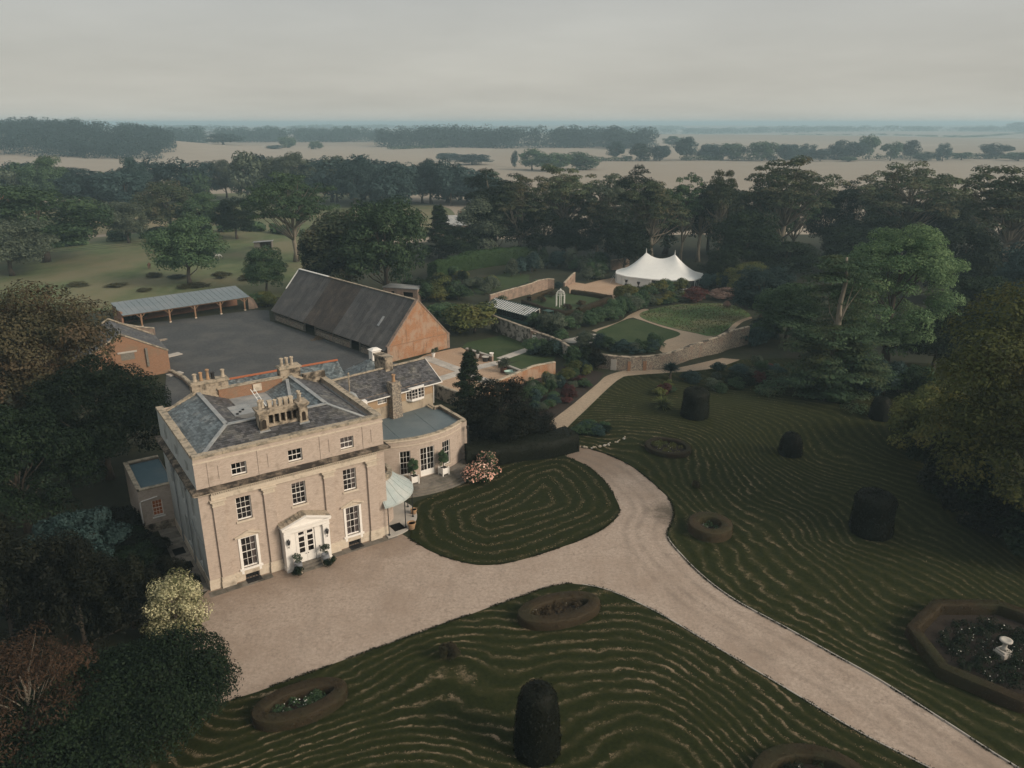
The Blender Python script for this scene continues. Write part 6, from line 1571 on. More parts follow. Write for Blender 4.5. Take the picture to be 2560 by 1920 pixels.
def vmesh(name, V, Fc, tint, mat):
    me = bpy.data.meshes.new(name)
    nv, nf = len(V), len(Fc)
    me.vertices.add(nv); me.vertices.foreach_set('co', np.asarray(V, np.float32).ravel())
    me.loops.add(nf * 4); me.loops.foreach_set('vertex_index', np.asarray(Fc, np.int32).ravel())
    me.polygons.add(nf); me.polygons.foreach_set('loop_start', np.arange(0, nf * 4, 4, dtype=np.int32))
    try: me.polygons.foreach_set('loop_total', np.full(nf, 4, np.int32))
    except Exception: pass
    at = me.attributes.new('tint', 'FLOAT', 'POINT'); at.data.foreach_set('value', np.asarray(tint, np.float32))
    me.materials.append(mat); me.update(calc_edges=True)
    return me
def join(parts):
    V, Fc, T = [], [], []; o = 0
    for v, f, t in parts:
        V.append(v); Fc.append(f + o); T.append(t); o += len(v)
    return np.concatenate(V), np.concatenate(Fc), np.concatenate(T)

ORD = 'first second third fourth fifth sixth seventh eighth ninth tenth eleventh twelfth thirteenth fourteenth fifteenth sixteenth seventeenth eighteenth nineteenth twentieth'.split()
def ordinal(i):
    if i < 20: return ORD[i]
    t = ['twenty', 'thirty', 'forty', 'fifty'][i // 10 - 2 if (i + 1) % 10 else (i + 1) // 10 - 2]
    return {29: 'thirtieth', 39: 'fortieth'}.get(i, t + '-' + ORD[(i + 1) % 10 - 1])
def number_group(objs):
    """things of one row told apart by their place in it, counted from the left of the view"""
    objs = sorted(objs, key=lambda o: o.location[0] / max(o.location[1], 1))
    for i, o in enumerate(objs): o['label'] = o['label'] + ', ' + ordinal(i) + ' from the left'
ARCH = {}
def trunk_mesh(H, base_r, tips, r, top=.72, lean=.0, forks=1, name='trunk', n=7, limb=.35):
    mb = MB(); segs = 6
    ax = [(lean * H * (i / segs) ** 2 + r.uniform(-.01, .01) * H, r.uniform(-.012, .012) * H, H * top * i / segs) for i in range(segs + 1)]
    mb.tube(ax, [base_r * (1.35 if i == 0 else 1 - .8 * i / segs) for i in range(segs + 1)], n)
    for tp in tips:
        k = min(segs - 1, max(1, int((tp[2] / (H * top)) * segs * r.uniform(.5, .8)))); a = ax[k]
        m = tuple(a[i] + (tp[i] - a[i]) * .5 + (r.uniform(-.03, .03) * H if i < 2 else -.02 * H) for i in range(3))
        rr_ = base_r * limb * r.uniform(.6, 1.1)
        mb.tube([a, m, tp], [rr_, rr_ * .65, rr_ * .15], 5, cap=False)
    return mb
def add_arch(key, H, Wd, C, Rad, per, size, seed, bark='bark', base_r=None, top=.72, tips=14, lean=0, limb=.35, **kw):
    r = np.random.default_rng(seed)
    V, Fc, T = cloud(C, Rad, per, size, r, **kw)
    crown = vmesh('crown', V, Fc, T, F['green'])
    C = np.asarray(C); sel = r.choice(len(C), min(tips, len(C)), replace=False)
    tm = trunk_mesh(H, base_r or .026 * H, [tuple(C[i]) for i in sel], r, top, lean, limb=limb)
    me = bpy.data.meshes.new('trunk'); me.from_pydata(tm.v, [], tm.f); me.materials.append(M[bark]); me.polygons.foreach_set('use_smooth', [True] * len(me.polygons)); me.update()
    ARCH[key] = (H, Wd, crown, me)
def dome_clumps(r, n, H, Wd, cb, rad, squash=.75, inner=.55, pw=1.0, flat=0.0, low=-.75):
    """clump centres through a domed crown from height cb*H to H"""
    C, Q = [], []
    hz = (H * (1 - cb)) / 2; cz = H * cb + hz
    bs = unit(r, 9)                               # lobes that break the outline
    while len(C) < n:
        d = unit(r, 1)[0]
        if d[2] < low: continue
        lob = .82 + .22 * max(0, (bs @ d).max() - .6) / .4 - .10 * r.random()
        t = r.uniform(inner, 1.0)
        p = np.array([d[0] * Wd / 2, d[1] * Wd / 2, d[2] * hz]) * t * lob
        if flat and p[2] > hz * (1 - flat): p[2] = hz * (1 - flat) + (p[2] - hz * (1 - flat)) * .3
        q = rad * r.uniform(.7, 1.3)
        C.append(p + [0, 0, cz]); Q.append([q, q, q * squash])
    return np.array(C), np.array(Q)
def build_archetypes():
    r = np.random.default_rng(101)
    # broad round-headed trees
    for i in range(3):
        C, Q = dome_clumps(r, 110, 15, 13, .07, 1.6)
        add_arch('oak%d' % i, 15, 13, C, Q, 19000, .44, 200 + i, tips=12, bias=.5)
    for i in range(2):                             # tall, open-based crowns with pale limbs
        C, Q = dome_clumps(r, 150, 19, 14, .30, 1.0, .62, .35, low=-.6)
        add_arch('beech%d' % i, 19, 14, C, Q, 15000, .36, 210 + i, 'bark_pale', tips=46, limb=.42, top=.7, bias=.3)
    C, Q = dome_clumps(r, 170, 17, 17, .24, 1.15, .6, .5, flat=.2, low=-.6)
    add_arch('umbrella', 17, 17, C, Q, 18000, .38, 220, 'bark_pale', tips=46, limb=.42, bias=.3)
    C, Q = dome_clumps(r, 34, 18, 11, .5, 1.7, .5, .4, flat=.2)
    add_arch('pine', 18, 11, C, Q, 8000, .34, 230, 'bark_pale', tips=16, limb=.4, shell=.45, lean=.04)
    C, Q = dome_clumps(r, 90, 16, 9, .02, 1.4, .9)
    add_arch('oval', 16, 9, C, Q, 14000, .44, 240, tips=8, bias=.5)
    # layered cedar with pads
    r = np.random.default_rng(77)
    C, Q = [], []
    for k in range(11):
        z = 1.2 + k * 1.42; rad = (7.4 - .42 * k) * r.uniform(.8, 1.1)
        for j in range(20 if k < 6 else 11):
            a = r.uniform(0, 6.28); d = rad * r.uniform(.3, 1.0)
            if k in (6, 7, 8) and (abs(a - 4.71) < 1.1 or r.random() < .3): continue
            if k in (9, 10) and abs(a - 4.71) < .5: continue
            C.append([d * math.cos(a), d * math.sin(a), z + r.uniform(-.5, .5) - d * .12]); Q.append([1.75, 1.75, .5])
    add_arch('cedar', 17.5, 13.5, C, Q, 40000, .32, 250, 'bark_pale', base_r=.62, top=.92, tips=22, limb=.16, up=.9, shell=.3, jit=.4)
    # spire conifers
    C, Q = [], []
    for k in range(190):
        t = r.random() ** .9; z = .6 + t * 9.2; rad = 2.35 * (1 - t) ** .85 + .12; a = r.uniform(0, 6.28); d = rad * r.uniform(.35, 1.0)
        C.append([d * math.cos(a), d * math.sin(a), z - .15 * d]); Q.append([.5, .5, .34])
    add_arch('spire', 10.3, 5.0, C, Q, 14000, .22, 260, top=.95, tips=20, limb=.15, base_r=.16, shell=.3, droop=.4)
    # yew with upright plumes
    C, Q = [], []
    for k in range(60):
        a = r.uniform(0, 6.28); d = 4.2 * r.random() ** .6; z = 8.5 * (1 - (d / 5.2) ** 2) * r.uniform(.55, 1.05) - .6
        C.append([d * math.cos(a), d * math.sin(a), max(z, .8)]); Q.append([.75, .75, 1.5])
    add_arch('yew', 9.4, 9.6, C, Q, 16000, .27, 270, tips=5, top=.5, shell=.5, up=.1, aspect=.4)
    # far, coarse crowns
    for i in range(4):
        C, Q = dome_clumps(r, 44, 16, 14, .0 if i < 2 else .12, 2.3, .85, low=-.95)
        add_arch('far%d' % i, 16, 14, C, Q, 3200, 1.1, 280 + i, tips=4, jit=.4, bias=.9)
    # shrubs
    for i in range(3):
        C, Q = dome_clumps(r, 26, 2.5, 3.1, -.1, .55, .9, .4)
        add_arch('shrub%d' % i, 2.6, 3.2, C, Q, 3200, .20, 290 + i, tips=3, top=.5, base_r=.06)
build_archetypes()
SEED = random.Random(55)
def plant(key, x, y, h, w, fol, label, cat='tree', name='tree', group=None, z=0.0, rz=None, bark=None):
    H, Wd, cr_, tr_ = ARCH[key]
    o = thing(name, label, cat, (x, y, z), SEED.uniform(0, 6.28) if rz is None else rz, group)
    o.scale = (w / Wd, w / Wd, h / H)
    c = link('crown', cr_, o); c.material_slots[0].link = 'OBJECT'; c.material_slots[0].material = F[fol]
    t = link('trunk', tr_, o)
    if bark: t.material_slots[0].link = 'OBJECT'; t.material_slots[0].material = M[bark]
    return o
def tree_px(key, u, vb, vt, wpx, fol, label, name='tree', group=None, cat='tree', dense=None):
    """a tree whose foot stands at pixel (u, vb) on the ground and whose top shows at row vt"""
    x, y = G(u, vb); h = Zat(vt, y) * 1.0
    z0 = float(terrain(x, y)); h -= z0
    w = wpx / CAM_F * math.hypot(y, CAM_H) * 0.98
    return plant(key, x, y, h, w, fol, label, cat, name, group, z0)
def dense_tree(name, label, x, y, h, w, fol, seed, n=130, per=42000, size=.30, cb=.12, rad=.11, bark='bark', cat='tree', squash=.75, tips=18, inner=.5, low=-.75, **kw):
    """a near tree with its own crown"""
    r = np.random.default_rng(seed)
    C, Q = dome_clumps(r, n, h, w, cb, rad * w, squash, inner, low=low)
    o = thing(name, label, cat, (x, y, 0))
    V, Fc, T = cloud(C, Q, per, size, r, **kw)
    link('crown', vmesh('crown', V, Fc, T, F[fol]), o)
    sel = r.choice(len(C), tips, replace=False)
    tm = trunk_mesh(h, .028 * h, [tuple(C[i]) for i in sel], r)
    tm.build('trunk', M[bark], o, smooth=True, org=(0, 0, 0))
    return o

# --- trees of the estate, near the house (left)
x, y = G(95, 1130); dense_tree('chestnut_tree', 'huge bronze tinged chestnut filling the left edge above the yard', x - 1, y, Zat(690, y), 21, 'chestnut', 401, 170, 60000, .36, .05, tips=24)
x, y = HW(-3.5, 27.5); dense_tree('holm_oak', 'dark evergreen oak pressed against the shaded house corner', x, y, Zat(885, y), 15, 'dark', 402, 110, 42000, .28, .02)
x, y = G(70, 1330); dense_tree('holm_oak', 'dark evergreen oak at the left edge below the chestnut', x, y, Zat(1010, y), 13, 'dark', 403, 100, 34000, .28, .02)
x, y = G(20, 1200); dense_tree('lime_tree', 'brownish leafed tree cut by the left edge behind dark oaks', x - 4, y, Zat(960, y), 12, 'bronze', 404, 90, 26000, .3, .02)
x, y = G(190, 1420); dense_tree('blue_shrub', 'blue green shrub below the small annexe', x, y, 5.0, 8.5, 'blue', 405, 60, 16000, .26, .0, cat='shrub')
plant('yew', *G(225, 1650), 9.0, 9.5, 'yew', 'dark plumed yew at the lower left, behind the twiggy bush', name='yew_tree')
plant('yew', *G(335, 1570), 6.2, 6.5, 'yew', 'dark plumed yew between pale shrub and house annexe', name='yew_tree')
plant('yew', *G(40, 1600), 10.0, 11.5, 'yew', 'dark plumed yew cut by the left edge below the oaks', name='yew_tree')
plant('yew', *G(165, 1530), 7.0, 9.5, 'yew', 'dark plumed yew behind the others, under the blue shrub', name='yew_tree')
plant('yew', *G(420, 1480), 3.2, 5, 'yew', 'low dark yew in the shade by the light wells', name='yew_tree')
# --- right-hand trees
x, y = G(2500, 1340); dense_tree('golden_oak', 'olive gold leafed tree crowding the right edge over the lawn', x + 2.5, y, Zat(720, y), 23, 'olive', 411, 150, 56000, .34, .05, tips=22)
x, y = G(2390, 1180); dense_tree('golden_oak', 'lower olive gold tree whose boughs reach out over the dark barrel yew', x, y + 3, Zat(985, y + 3), 13, 'olive', 412, 90, 30000, .32, .04)
x, y = G(2208, 915); dense_tree('maple_tree', 'tall bright green maple rising behind the bare trunked cedar', x, y, Zat(540, y), 17.0, 'bright', 413, 200, 64000, .34, .0, low=-.95, rad=.10, inner=.72)
x, y = G(2070, 985)
H_ = Zat(612, y); plant('cedar', x, y, H_, 15.5, 'cedar', 'layered cedar with bare pale upper trunk at the lawn edge', name='cedar_tree', rz=.15)
# --- trees round the walled garden and behind the tent (photo positions of foot, top and width)
rows = [
 # key, u, foot row, top row, width px, foliage, name, label
 ('umbrella', 742, 655, 424, 250, 'green', 'oak_tree', 'big domed tree with spreading limbs left of the barn beyond the meadow'),
 ('oak0', 475, 712, 538, 185, 'green', 'oak_tree', 'meadow oak with a short visible trunk above the cart shed'),
 ('oak1', 668, 735, 612, 112, 'green', 'thorn_tree', 'round dark thorn between cart shed and barn'),
 ('oak2', 322, 608, 500, 108, 'grey', 'willow_tree', 'pale grey willow at the far side of the meadow'),
 ('oak0', 118, 655, 458, 300, 'green', 'oak_tree', 'great rounded oak at the left end of the meadow'),
 ('oak1', 30, 690, 540, 200, 'grey', 'oak_tree', 'paler oak in front of the great oak at the left edge'),
 ('oak2', 430, 592, 446, 150, 'bronze', 'oak_tree', 'bronze topped tree behind the meadow oak'),
 ('oak0', 505, 592, 478, 130, 'green', 'oak_tree', 'mid green tree right of the bronze topped one'),
 ('oak1', 592, 598, 490, 100, 'dark', 'oak_tree', 'small dark tree on a bare stem before the domed tree'),
 ('oval', 872, 735, 512, 200, 'bronze', 'hornbeam', 'bronze green tree directly behind the barn ridge'),
 ('oak2', 968, 745, 486, 225, 'green', 'sycamore', 'tall dense tree right behind the barn middle'),
 ('oak1', 810, 730, 560, 130, 'dark', 'thorn_tree', 'dark bushy tree by the white barn verge'),
 ('spire', 1100, 648, 508, 110, 'dark', 'spruce_tree', 'sparse dark spruce with gaps right of the tall barn trees'),
 ('oak2', 1150, 653, 560, 120, 'dark', 'holly_tree', 'dark holly behind the beech hedge end'),
 ('pine', 1235, 638, 412, 165, 'pine', 'pine_tree', 'dark rounded pine standing up left of the woodland row'),
 ('beech0', 1300, 648, 428, 170, 'bronze', 'beech_tree', 'bronze beech in the woodland row above the hedge'),
 ('oval', 1215, 648, 480, 130, 'grey', 'ash_tree', 'grey green ash below the dark rounded pine'),
 ('beech1', 1408, 638, 408, 190, 'bronze', 'beech_tree', 'broad bronze beech crown above the knot garden'),
 ('oak0', 1360, 648, 520, 160, 'dark', 'oak_tree', 'dark understorey tree in the wood above the hedge'),
 ('umbrella', 1515, 638, 428, 185, 'grey', 'ash_tree', 'open crowned ash with bare forked limbs left of the tent peaks'),
 ('pine', 1590, 668, 400, 115, 'pine', 'pine_tree', 'dark pine head rising over the trees left of the tent'),
 ('oak1', 1440, 648, 540, 130, 'dark', 'holly_tree', 'dark holly mass above the pale gravel court'),
 ('beech0', 1625, 672, 440, 185, 'bronze', 'beech_tree', 'reddish beech standing behind the tent left peak'),
 ('beech1', 1700, 660, 432, 120, 'green', 'beech_tree', 'slender beech with a bare pale fork behind the tent'),
 ('oak2', 1560, 680, 545, 130, 'dark', 'yew_tree', 'black green yew in the wood behind the tent'),
 ('pine', 1745, 655, 468, 130, 'pine', 'pine_tree', 'twin stemmed pine right of the tent peaks'),
 ('beech0', 1790, 665, 412, 120, 'bronze', 'birch_tree', 'thin feathery crowned tree above the pine stems'),
 ('beech1', 1950, 660, 386, 265, 'bronze', 'beech_tree', 'tall bronze beech with pale forked trunk right of the tent'),
 ('oak0', 1860, 690, 520, 180, 'dark', 'holly_tree', 'dark green understorey below the tall bronze beech'),
 ('oak1', 1960, 700, 600, 190, 'dark', 'holly_tree', 'black green thicket tree under the pale forked trunk'),
 ('pine', 2105, 640, 442, 120, 'pine', 'pine_tree', 'ragged dark pine between the bronze beech and the wide crown'),
 ('umbrella', 2245, 655, 398, 300, 'bronze', 'oak_tree', 'wide flat crowned tree standing over the bright maple'),
 ('oak2', 2130, 690, 560, 150, 'dark', 'yew_tree', 'dark yew under the ragged pine'),
 ('beech0', 2500, 720, 398, 330, 'bronze', 'beech_tree', 'ragged bronze beech cut by the right edge below the field'),
 ('oak1', 2390, 760, 560, 190, 'dark', 'holly_tree', 'dark tree between the maple and the right edge beech'),
 ('oak2', 2560, 830, 600, 190, 'blue', 'cedar_tree', 'blue green tree low on the right edge under the ragged beech'),
 ('oak0', 2420, 880, 690, 200, 'dark', 'yew_tree', 'very dark yew behind the olive gold tree'),
 ('oak1', 2330, 930, 760, 170, 'dark', 'yew_tree', 'very dark yew at the foot of the bright maple'),
 ('oak2', 1900, 800, 660, 150, 'blue', 'bay_tree', 'bluish dark tree at the end of the flint wall'),
 ('oak0', 1965, 850, 700, 170, 'green', 'bay_tree', 'mid green tree left of the cedar above the flint wall'),
 ('oak1', 1800, 720, 620, 110, 'dark', 'laurel', 'dark laurel at the right end of the tent'),
 ('oak2', 1870, 735, 655, 120, 'olive', 'laurel', 'yellow green laurel beyond the purple maple'),
]
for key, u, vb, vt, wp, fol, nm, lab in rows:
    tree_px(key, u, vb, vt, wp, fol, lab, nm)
# woodland behind the tent: more stems that read as one belt
grp = []
for i in range(16):
    u = 1240 + i * 85 + SEED.uniform(-25, 25); vb = SEED.uniform(628, 655); 
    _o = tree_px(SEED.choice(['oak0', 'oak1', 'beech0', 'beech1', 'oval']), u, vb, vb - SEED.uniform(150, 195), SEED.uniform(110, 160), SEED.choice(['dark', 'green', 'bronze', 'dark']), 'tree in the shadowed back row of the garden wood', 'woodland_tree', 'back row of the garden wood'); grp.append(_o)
number_group(grp); grp = []
for i in range(9):
    u = 2120 + i * 62 + SEED.uniform(-15, 15); vb = SEED.uniform(640, 760)
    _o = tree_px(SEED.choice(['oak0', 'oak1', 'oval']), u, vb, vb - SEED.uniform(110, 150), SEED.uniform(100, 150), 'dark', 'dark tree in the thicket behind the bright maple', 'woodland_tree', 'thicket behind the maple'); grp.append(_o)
number_group(grp); grp = []
# the big umbrella tree, belt beyond the meadow
belt = []
for i in range(30):
    u = -30 + i * 43 + SEED.uniform(-14, 14)
    vb = (520 if u < 360 else 500 if u < 700 else 512) + SEED.uniform(-10, 12)
    vt = (400 if u < 150 else 418 if u < 330 else 400 if u < 620 else 378 if u < 900 else 392 if u < 1080 else 408) + SEED.uniform(-14, 22)
    _o = tree_px(SEED.choice(['far0', 'far1', 'far2', 'far3', 'oak0', 'oak2', 'oval']), u, vb, vt, SEED.uniform(70, 125), SEED.choice(['green', 'blue', 'blue', 'blue', 'grey']), 'hazy tree in the long belt beyond the meadow', 'belt_tree', 'long tree belt beyond the meadow'); grp.append(_o)  # mostly blue leaves, painting extra haze into the belt
number_group(grp); grp = []
for (u, vb, vt, wp) in ((255, 520, 408, 175), (60, 512, 385, 100), (830, 505, 372, 130), (1000, 508, 395, 140), (1120, 505, 400, 150), (1190, 512, 415, 130), (910, 500, 378, 150)):
    _o = tree_px('far0', u, vb, vt, wp, 'blue', 'large rounded tree bulging from the belt beyond the meadow', 'belt_tree', 'bulging trees of the meadow belt'); grp.append(_o)
number_group(grp); grp = []
# hedgerow trees out in the stubble
for (u, vt, wp) in ((1715, 342, 50), (1775, 352, 45), (1830, 350, 60), (1905, 345, 60), (1965, 352, 55), (2015, 358, 40), (2095, 348, 50), (2135, 345, 45), (2172, 336, 40), (2225, 354, 42), (2275, 350, 40), (2355, 356, 32), (2402, 380, 46), (2490, 358, 60), (2545, 376, 50), (1650, 356, 45), (1600, 358, 50), (2050, 372, 50), (2310, 378, 46)):
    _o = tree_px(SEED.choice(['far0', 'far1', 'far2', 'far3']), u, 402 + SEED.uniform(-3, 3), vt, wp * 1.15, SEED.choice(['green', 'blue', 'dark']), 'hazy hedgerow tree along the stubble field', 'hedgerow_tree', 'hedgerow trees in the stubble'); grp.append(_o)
number_group(grp); grp = []
for (u, vb, vt, wp) in ((1287, 418, 375, 16), (1330, 425, 372, 62), (1385, 428, 374, 74), (1450, 424, 378, 80), (1120, 405, 378, 50), (1180, 412, 380, 80), (1105, 372, 348, 36), (1160, 370, 350, 40), (1210, 368, 350, 40), (1540, 402, 352, 40), (1575, 372, 330, 34), (1600, 370, 340, 36), (1680, 368, 340, 40), (720, 376, 340, 40), (790, 378, 352, 30), (560, 376, 334, 90), (530, 378, 360, 30), (690, 380, 362, 40), (2120, 405, 390, 40), (2475, 325, 312, 14), (2545, 330, 305, 50), (1770, 400, 370, 60)):
    _o = tree_px(SEED.choice(['far0', 'far1', 'far2']), u, vb, vt, wp * 1.1, SEED.choice(['green', 'blue']), 'small hazy tree far off among the pale fields', 'field_tree', 'scattered far field trees'); grp.append(_o)
number_group(grp); grp = []

# far woods that read as one mass
def wood(name, label, spots, hmin, hmax, wmin, wmax, seed, fol='green', leaf=2.2, per=150):
    per = int(per * 1.7)
    r = np.random.default_rng(seed); C, Q = [], []
    for (x, y) in spots:
        h = r.uniform(hmin, hmax); w = r.uniform(wmin, wmax); z = float(terrain(x, y))
        for k in range(4):
            a = r.uniform(0, 6.28); C.append([x + .22 * w * math.cos(a), y + .22 * w * math.sin(a), z + h * r.uniform(.45, .75)]); Q.append([w * .33, w * .33, h * .30])
        C.append([x, y, z + h * .22]); Q.append([w * .5, w * .5, h * .3])
    V, Fc, T = cloud(C, Q, per * len(spots), leaf, r, shell=.7, jit=.4, bias=.95)
    o = link(name, vmesh(name, V, Fc, T, F[fol])); tag(o, label, 'wood', kind='stuff'); return o
r_ = np.random.default_rng(900)
hs = []
while len(hs) < 330:
    u = r_.uniform(-260, 425); y = r_.uniform(785, 1060)
    x = Xat(u, 390, y)
    if x > Xat(424, 397, 830) - (y - 830) * .1: continue
    hs.append((x, y))
wood('hill_wood', 'wooded hill rising above the horizon at the left', hs, 14, 20, 16, 24, 901, 'blue', 1.9, 240)  # blue leaf colour adds painted haze to the hill
def strip(u0, u1, y0, y1, n, seed):
    r = np.random.default_rng(seed); out = []
    for i in range(n):
        y = r.uniform(y0, y1); out.append((Xat(r.uniform(u0, u1), 340, y), y))
    return out
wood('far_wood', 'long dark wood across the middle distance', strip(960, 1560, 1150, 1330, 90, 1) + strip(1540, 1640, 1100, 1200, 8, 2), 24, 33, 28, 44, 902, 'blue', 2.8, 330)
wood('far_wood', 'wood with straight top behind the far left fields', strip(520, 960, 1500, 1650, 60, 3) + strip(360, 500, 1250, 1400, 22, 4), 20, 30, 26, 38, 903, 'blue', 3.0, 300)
wood('far_wood', 'faint wooded ridge on the right horizon', strip(1560, 2620, 3300, 3700, 120, 5), 16, 26, 50, 90, 904, 'green', 7, 90)
wood('far_wood', 'faint wooded ridge along the centre horizon', strip(700, 1700, 4200, 4700, 120, 6), 14, 24, 60, 110, 905, 'green', 9, 80)
wood('far_wood', 'faint wooded ridge on the left horizon', strip(-300, 900, 3000, 3400, 100, 7), 20, 30, 50, 90, 906, 'green', 7, 80)
def hedgerow(name, label, pts, h, w, seed):
    r = np.random.default_rng(seed); spots = []
    for (a, b) in zip(pts[:-1], pts[1:]):
        L = math.hypot(b[0] - a[0], b[1] - a[1])
        for k in range(int(L / w * 1.3)):
            t = r.random(); spots.append((a[0] + (b[0] - a[0]) * t, a[1] + (b[1] - a[1]) * t))
    return wood(name, label, spots, h * .7, h * 1.2, w, w * 1.6, seed, 'green', 1.8, 60)
hedgerow('field_hedgerow', 'hedgerow line below the far hedgerow trees', [G(1500, 404), G(1900, 401), G(2250, 399), G(2700, 396)], 5, 9, 910)
hedgerow('field_hedgerow', 'hedgerow dividing the far stubble fields at the centre', [G(970, 377), G(1150, 371), G(1350, 366), G(1620, 371)], 5, 10, 911)
hedgerow('field_hedgerow', 'thin hedgerow along the upper right fields', [G(1960, 335), G(2200, 336), G(2400, 342), G(2700, 330)], 6, 16, 912)
hedgerow('field_hedgerow', 'hedgerow under the bronze topped trees beyond the meadow', [G(-200, 640), G(60, 628), G(250, 606), G(420, 590), G(620, 575), G(760, 590)], 3.5, 4, 913)

# ------------------------------------------------------------------ shrubs and hedges of the garden
def hedge(name, label, pts, h, w, fol, seed, per_m2=38, size=.22, closed=False, rnd=.35, cat='hedge', soft=.06, kind=None, z0=0.05):
    """a clipped hedge: solid core with a coat of small leaves, swept along a ground line"""
    r = np.random.default_rng(seed)
    ring = [(-w / 2, 0), (-w / 2 * 1.02, h * .5), (-w / 2 + rnd * w * .2, h * (.9 if rnd > .2 else .96)), (-w * (.25 if rnd > .2 else .45), h), (w * (.25 if rnd > .2 else .45), h), (w / 2 - rnd * w * .2, h * (.9 if rnd > .2 else .96)), (w / 2 * 1.02, h * .5), (w / 2, 0)]
    P = np.array(pts); n = len(P)
    if closed: T = np.roll(P, -1, 0) - np.roll(P, 1, 0)
    else:
        T = np.zeros_like(P); T[1:-1] = P[2:] - P[:-2]; T[0] = P[1] - P[0]; T[-1] = P[-1] - P[-2]
    T = T / np.linalg.norm(T, axis=1, keepdims=True); Nn = np.stack([-T[:, 1], T[:, 0]], 1)
    ox, oy = P[0]; m = len(ring); V = []
    for i in range(n):
        for a, b in ring:
            j = 1 + r.uniform(-soft, soft)
            V.append((P[i, 0] - ox + Nn[i, 0] * a * j, P[i, 1] - oy + Nn[i, 1] * a * j, b * (1 + r.uniform(-soft, soft) * .6)))
    Fq = []
    for i in range(n if closed else n - 1):
        i2 = (i + 1) % n
        for k in range(m - 1): Fq.append((i * m + k, i * m + k + 1, i2 * m + k + 1, i2 * m + k))
    V = np.array(V); Fq = np.array(Fq)
    if not closed:
        caps = [(0, k, k + 1, 0) for k in range(1, m - 1)]
    tri = V[Fq]; e1 = tri[:, 1] - tri[:, 0]; e2 = tri[:, 3] - tri[:, 0]; nr = np.cross(e1, e2); ar = np.linalg.norm(nr, axis=1); nr = nr / (ar[:, None] + 1e-9)
    cen = V.reshape(n, m, 3).mean(1); side = tri.mean(1) - np.repeat(cen[:n if closed else n - 1], m - 1, 0); flip = (nr * side).sum(1) < 0; nr[flip] *= -1
    cnt = r.poisson(ar * per_m2); idx = np.repeat(np.arange(len(Fq)), cnt); a = r.random(len(idx))[:, None]; b = r.random(len(idx))[:, None]
    q = tri[idx]; pos = (q[:, 0] * (1 - a) + q[:, 1] * a) * (1 - b) + (q[:, 3] * (1 - a) + q[:, 2] * a) * b + nr[idx] * r.normal(.02, .035 + size * .12, (len(idx), 1))
    nn = nr[idx] + unit(r, len(idx)) * .6; nn /= np.linalg.norm(nn, axis=1, keepdims=True)
    tint = np.clip(r.normal(.5, .25, len(idx)) + .25 * (vnoise(pos[:, 0] + 50, pos[:, 1] + pos[:, 2] + 50, .9, seed) - .5), 0, 1)
    parts = [(V, Fq, np.full(len(V), .35)), leaves(pos, nn, np.full(len(idx), size), r, tint, .6)]
    if not closed:                               # leafy ends
        for e, sgn in ((0, -1), (n - 1, 1)):
            k = int(h * w * per_m2) + 4; aa = r.uniform(-w / 2, w / 2, k); zz = r.uniform(0, h, k)
            pp = np.stack([P[e, 0] - ox + Nn[e, 0] * aa, P[e, 1] - oy + Nn[e, 1] * aa, zz], 1); n3 = np.tile([T[e, 0] * sgn, T[e, 1] * sgn, 0], (k, 1)) + unit(r, k) * .5; n3 /= np.linalg.norm(n3, axis=1, keepdims=True)
            parts.append(leaves(pp, n3, np.full(k, size * 1.3), r, r.random(k), .7))
    V, Fc, Tt = join(parts)
    o = link(name, vmesh(name, V, Fc, Tt, F[fol]), None, (ox, oy, z0))
    tag(o, label, cat, kind=kind); return o
hedge('beech_hedge', 'tall clipped green hedge along the top of the garden', catmull([K_(0, 262, 4.2), K_(180, 205, 4.2), K_(350, 175, 4.2), K_(520, 158, 4.2), K_(680, 150, 4.0)], False, 1.2), 4.2, 2.6, 'hedge', 501, 30, .42, soft=.16)
hedge('yew_hedge', 'black clipped yew hedge between island lawn and path end', [D_(1005, 1000), D_(1060, 996), D_(1130, 985), D_(1180, 980), D_(1232, 965)], 2.2, 3.2, 'yew', 502, 60, .17, soft=.05)
hedge('yew_hedge', 'low dark hedge between the garden path and the bow wing yews', [D_(1120, 935), D_(1165, 930)], 2.0, 2.6, 'yew', 503, 50, .18)
# box-edged knot garden: four sides and an inner ring
hedge('box_hedge', 'brown box hedge along the near side of the knot garden', [K_(600, 528), K_(730, 575), K_(880, 605), K_(960, 590)], .9, 1.1, 'box', 504, 40, .16)
hedge('box_hedge', 'brown box hedge along the right side of the knot garden', [K_(960, 590), K_(1080, 550), K_(1170, 510)], 1.1, 1.2, 'box', 505, 40, .16)
hedge('box_hedge', 'brown box hedge along the tent side of the knot garden', [K_(1175, 500), K_(1050, 478), K_(920, 460)], .9, 1.1, 'box', 506, 40, .16)
hedge('box_hedge', 'brown box hedge on the greenhouse side of the knot garden', [K_(640, 505), K_(720, 475), K_(790, 452)], .9, 1.1, 'box', 507, 40, .16)
for (a, lab) in (((720, 520), 'low box mound left of the gazebo'), ((790, 480), 'tall box block behind the gazebo'), ((890, 570), 'box mound in front of the gazebo'), ((980, 545), 'box mound right of the gazebo')):
    p = K_(*a); plant('shrub0', p[0], p[1], 1.3, 2.6, 'box', lab, 'shrub', 'box_bush', z=.05)

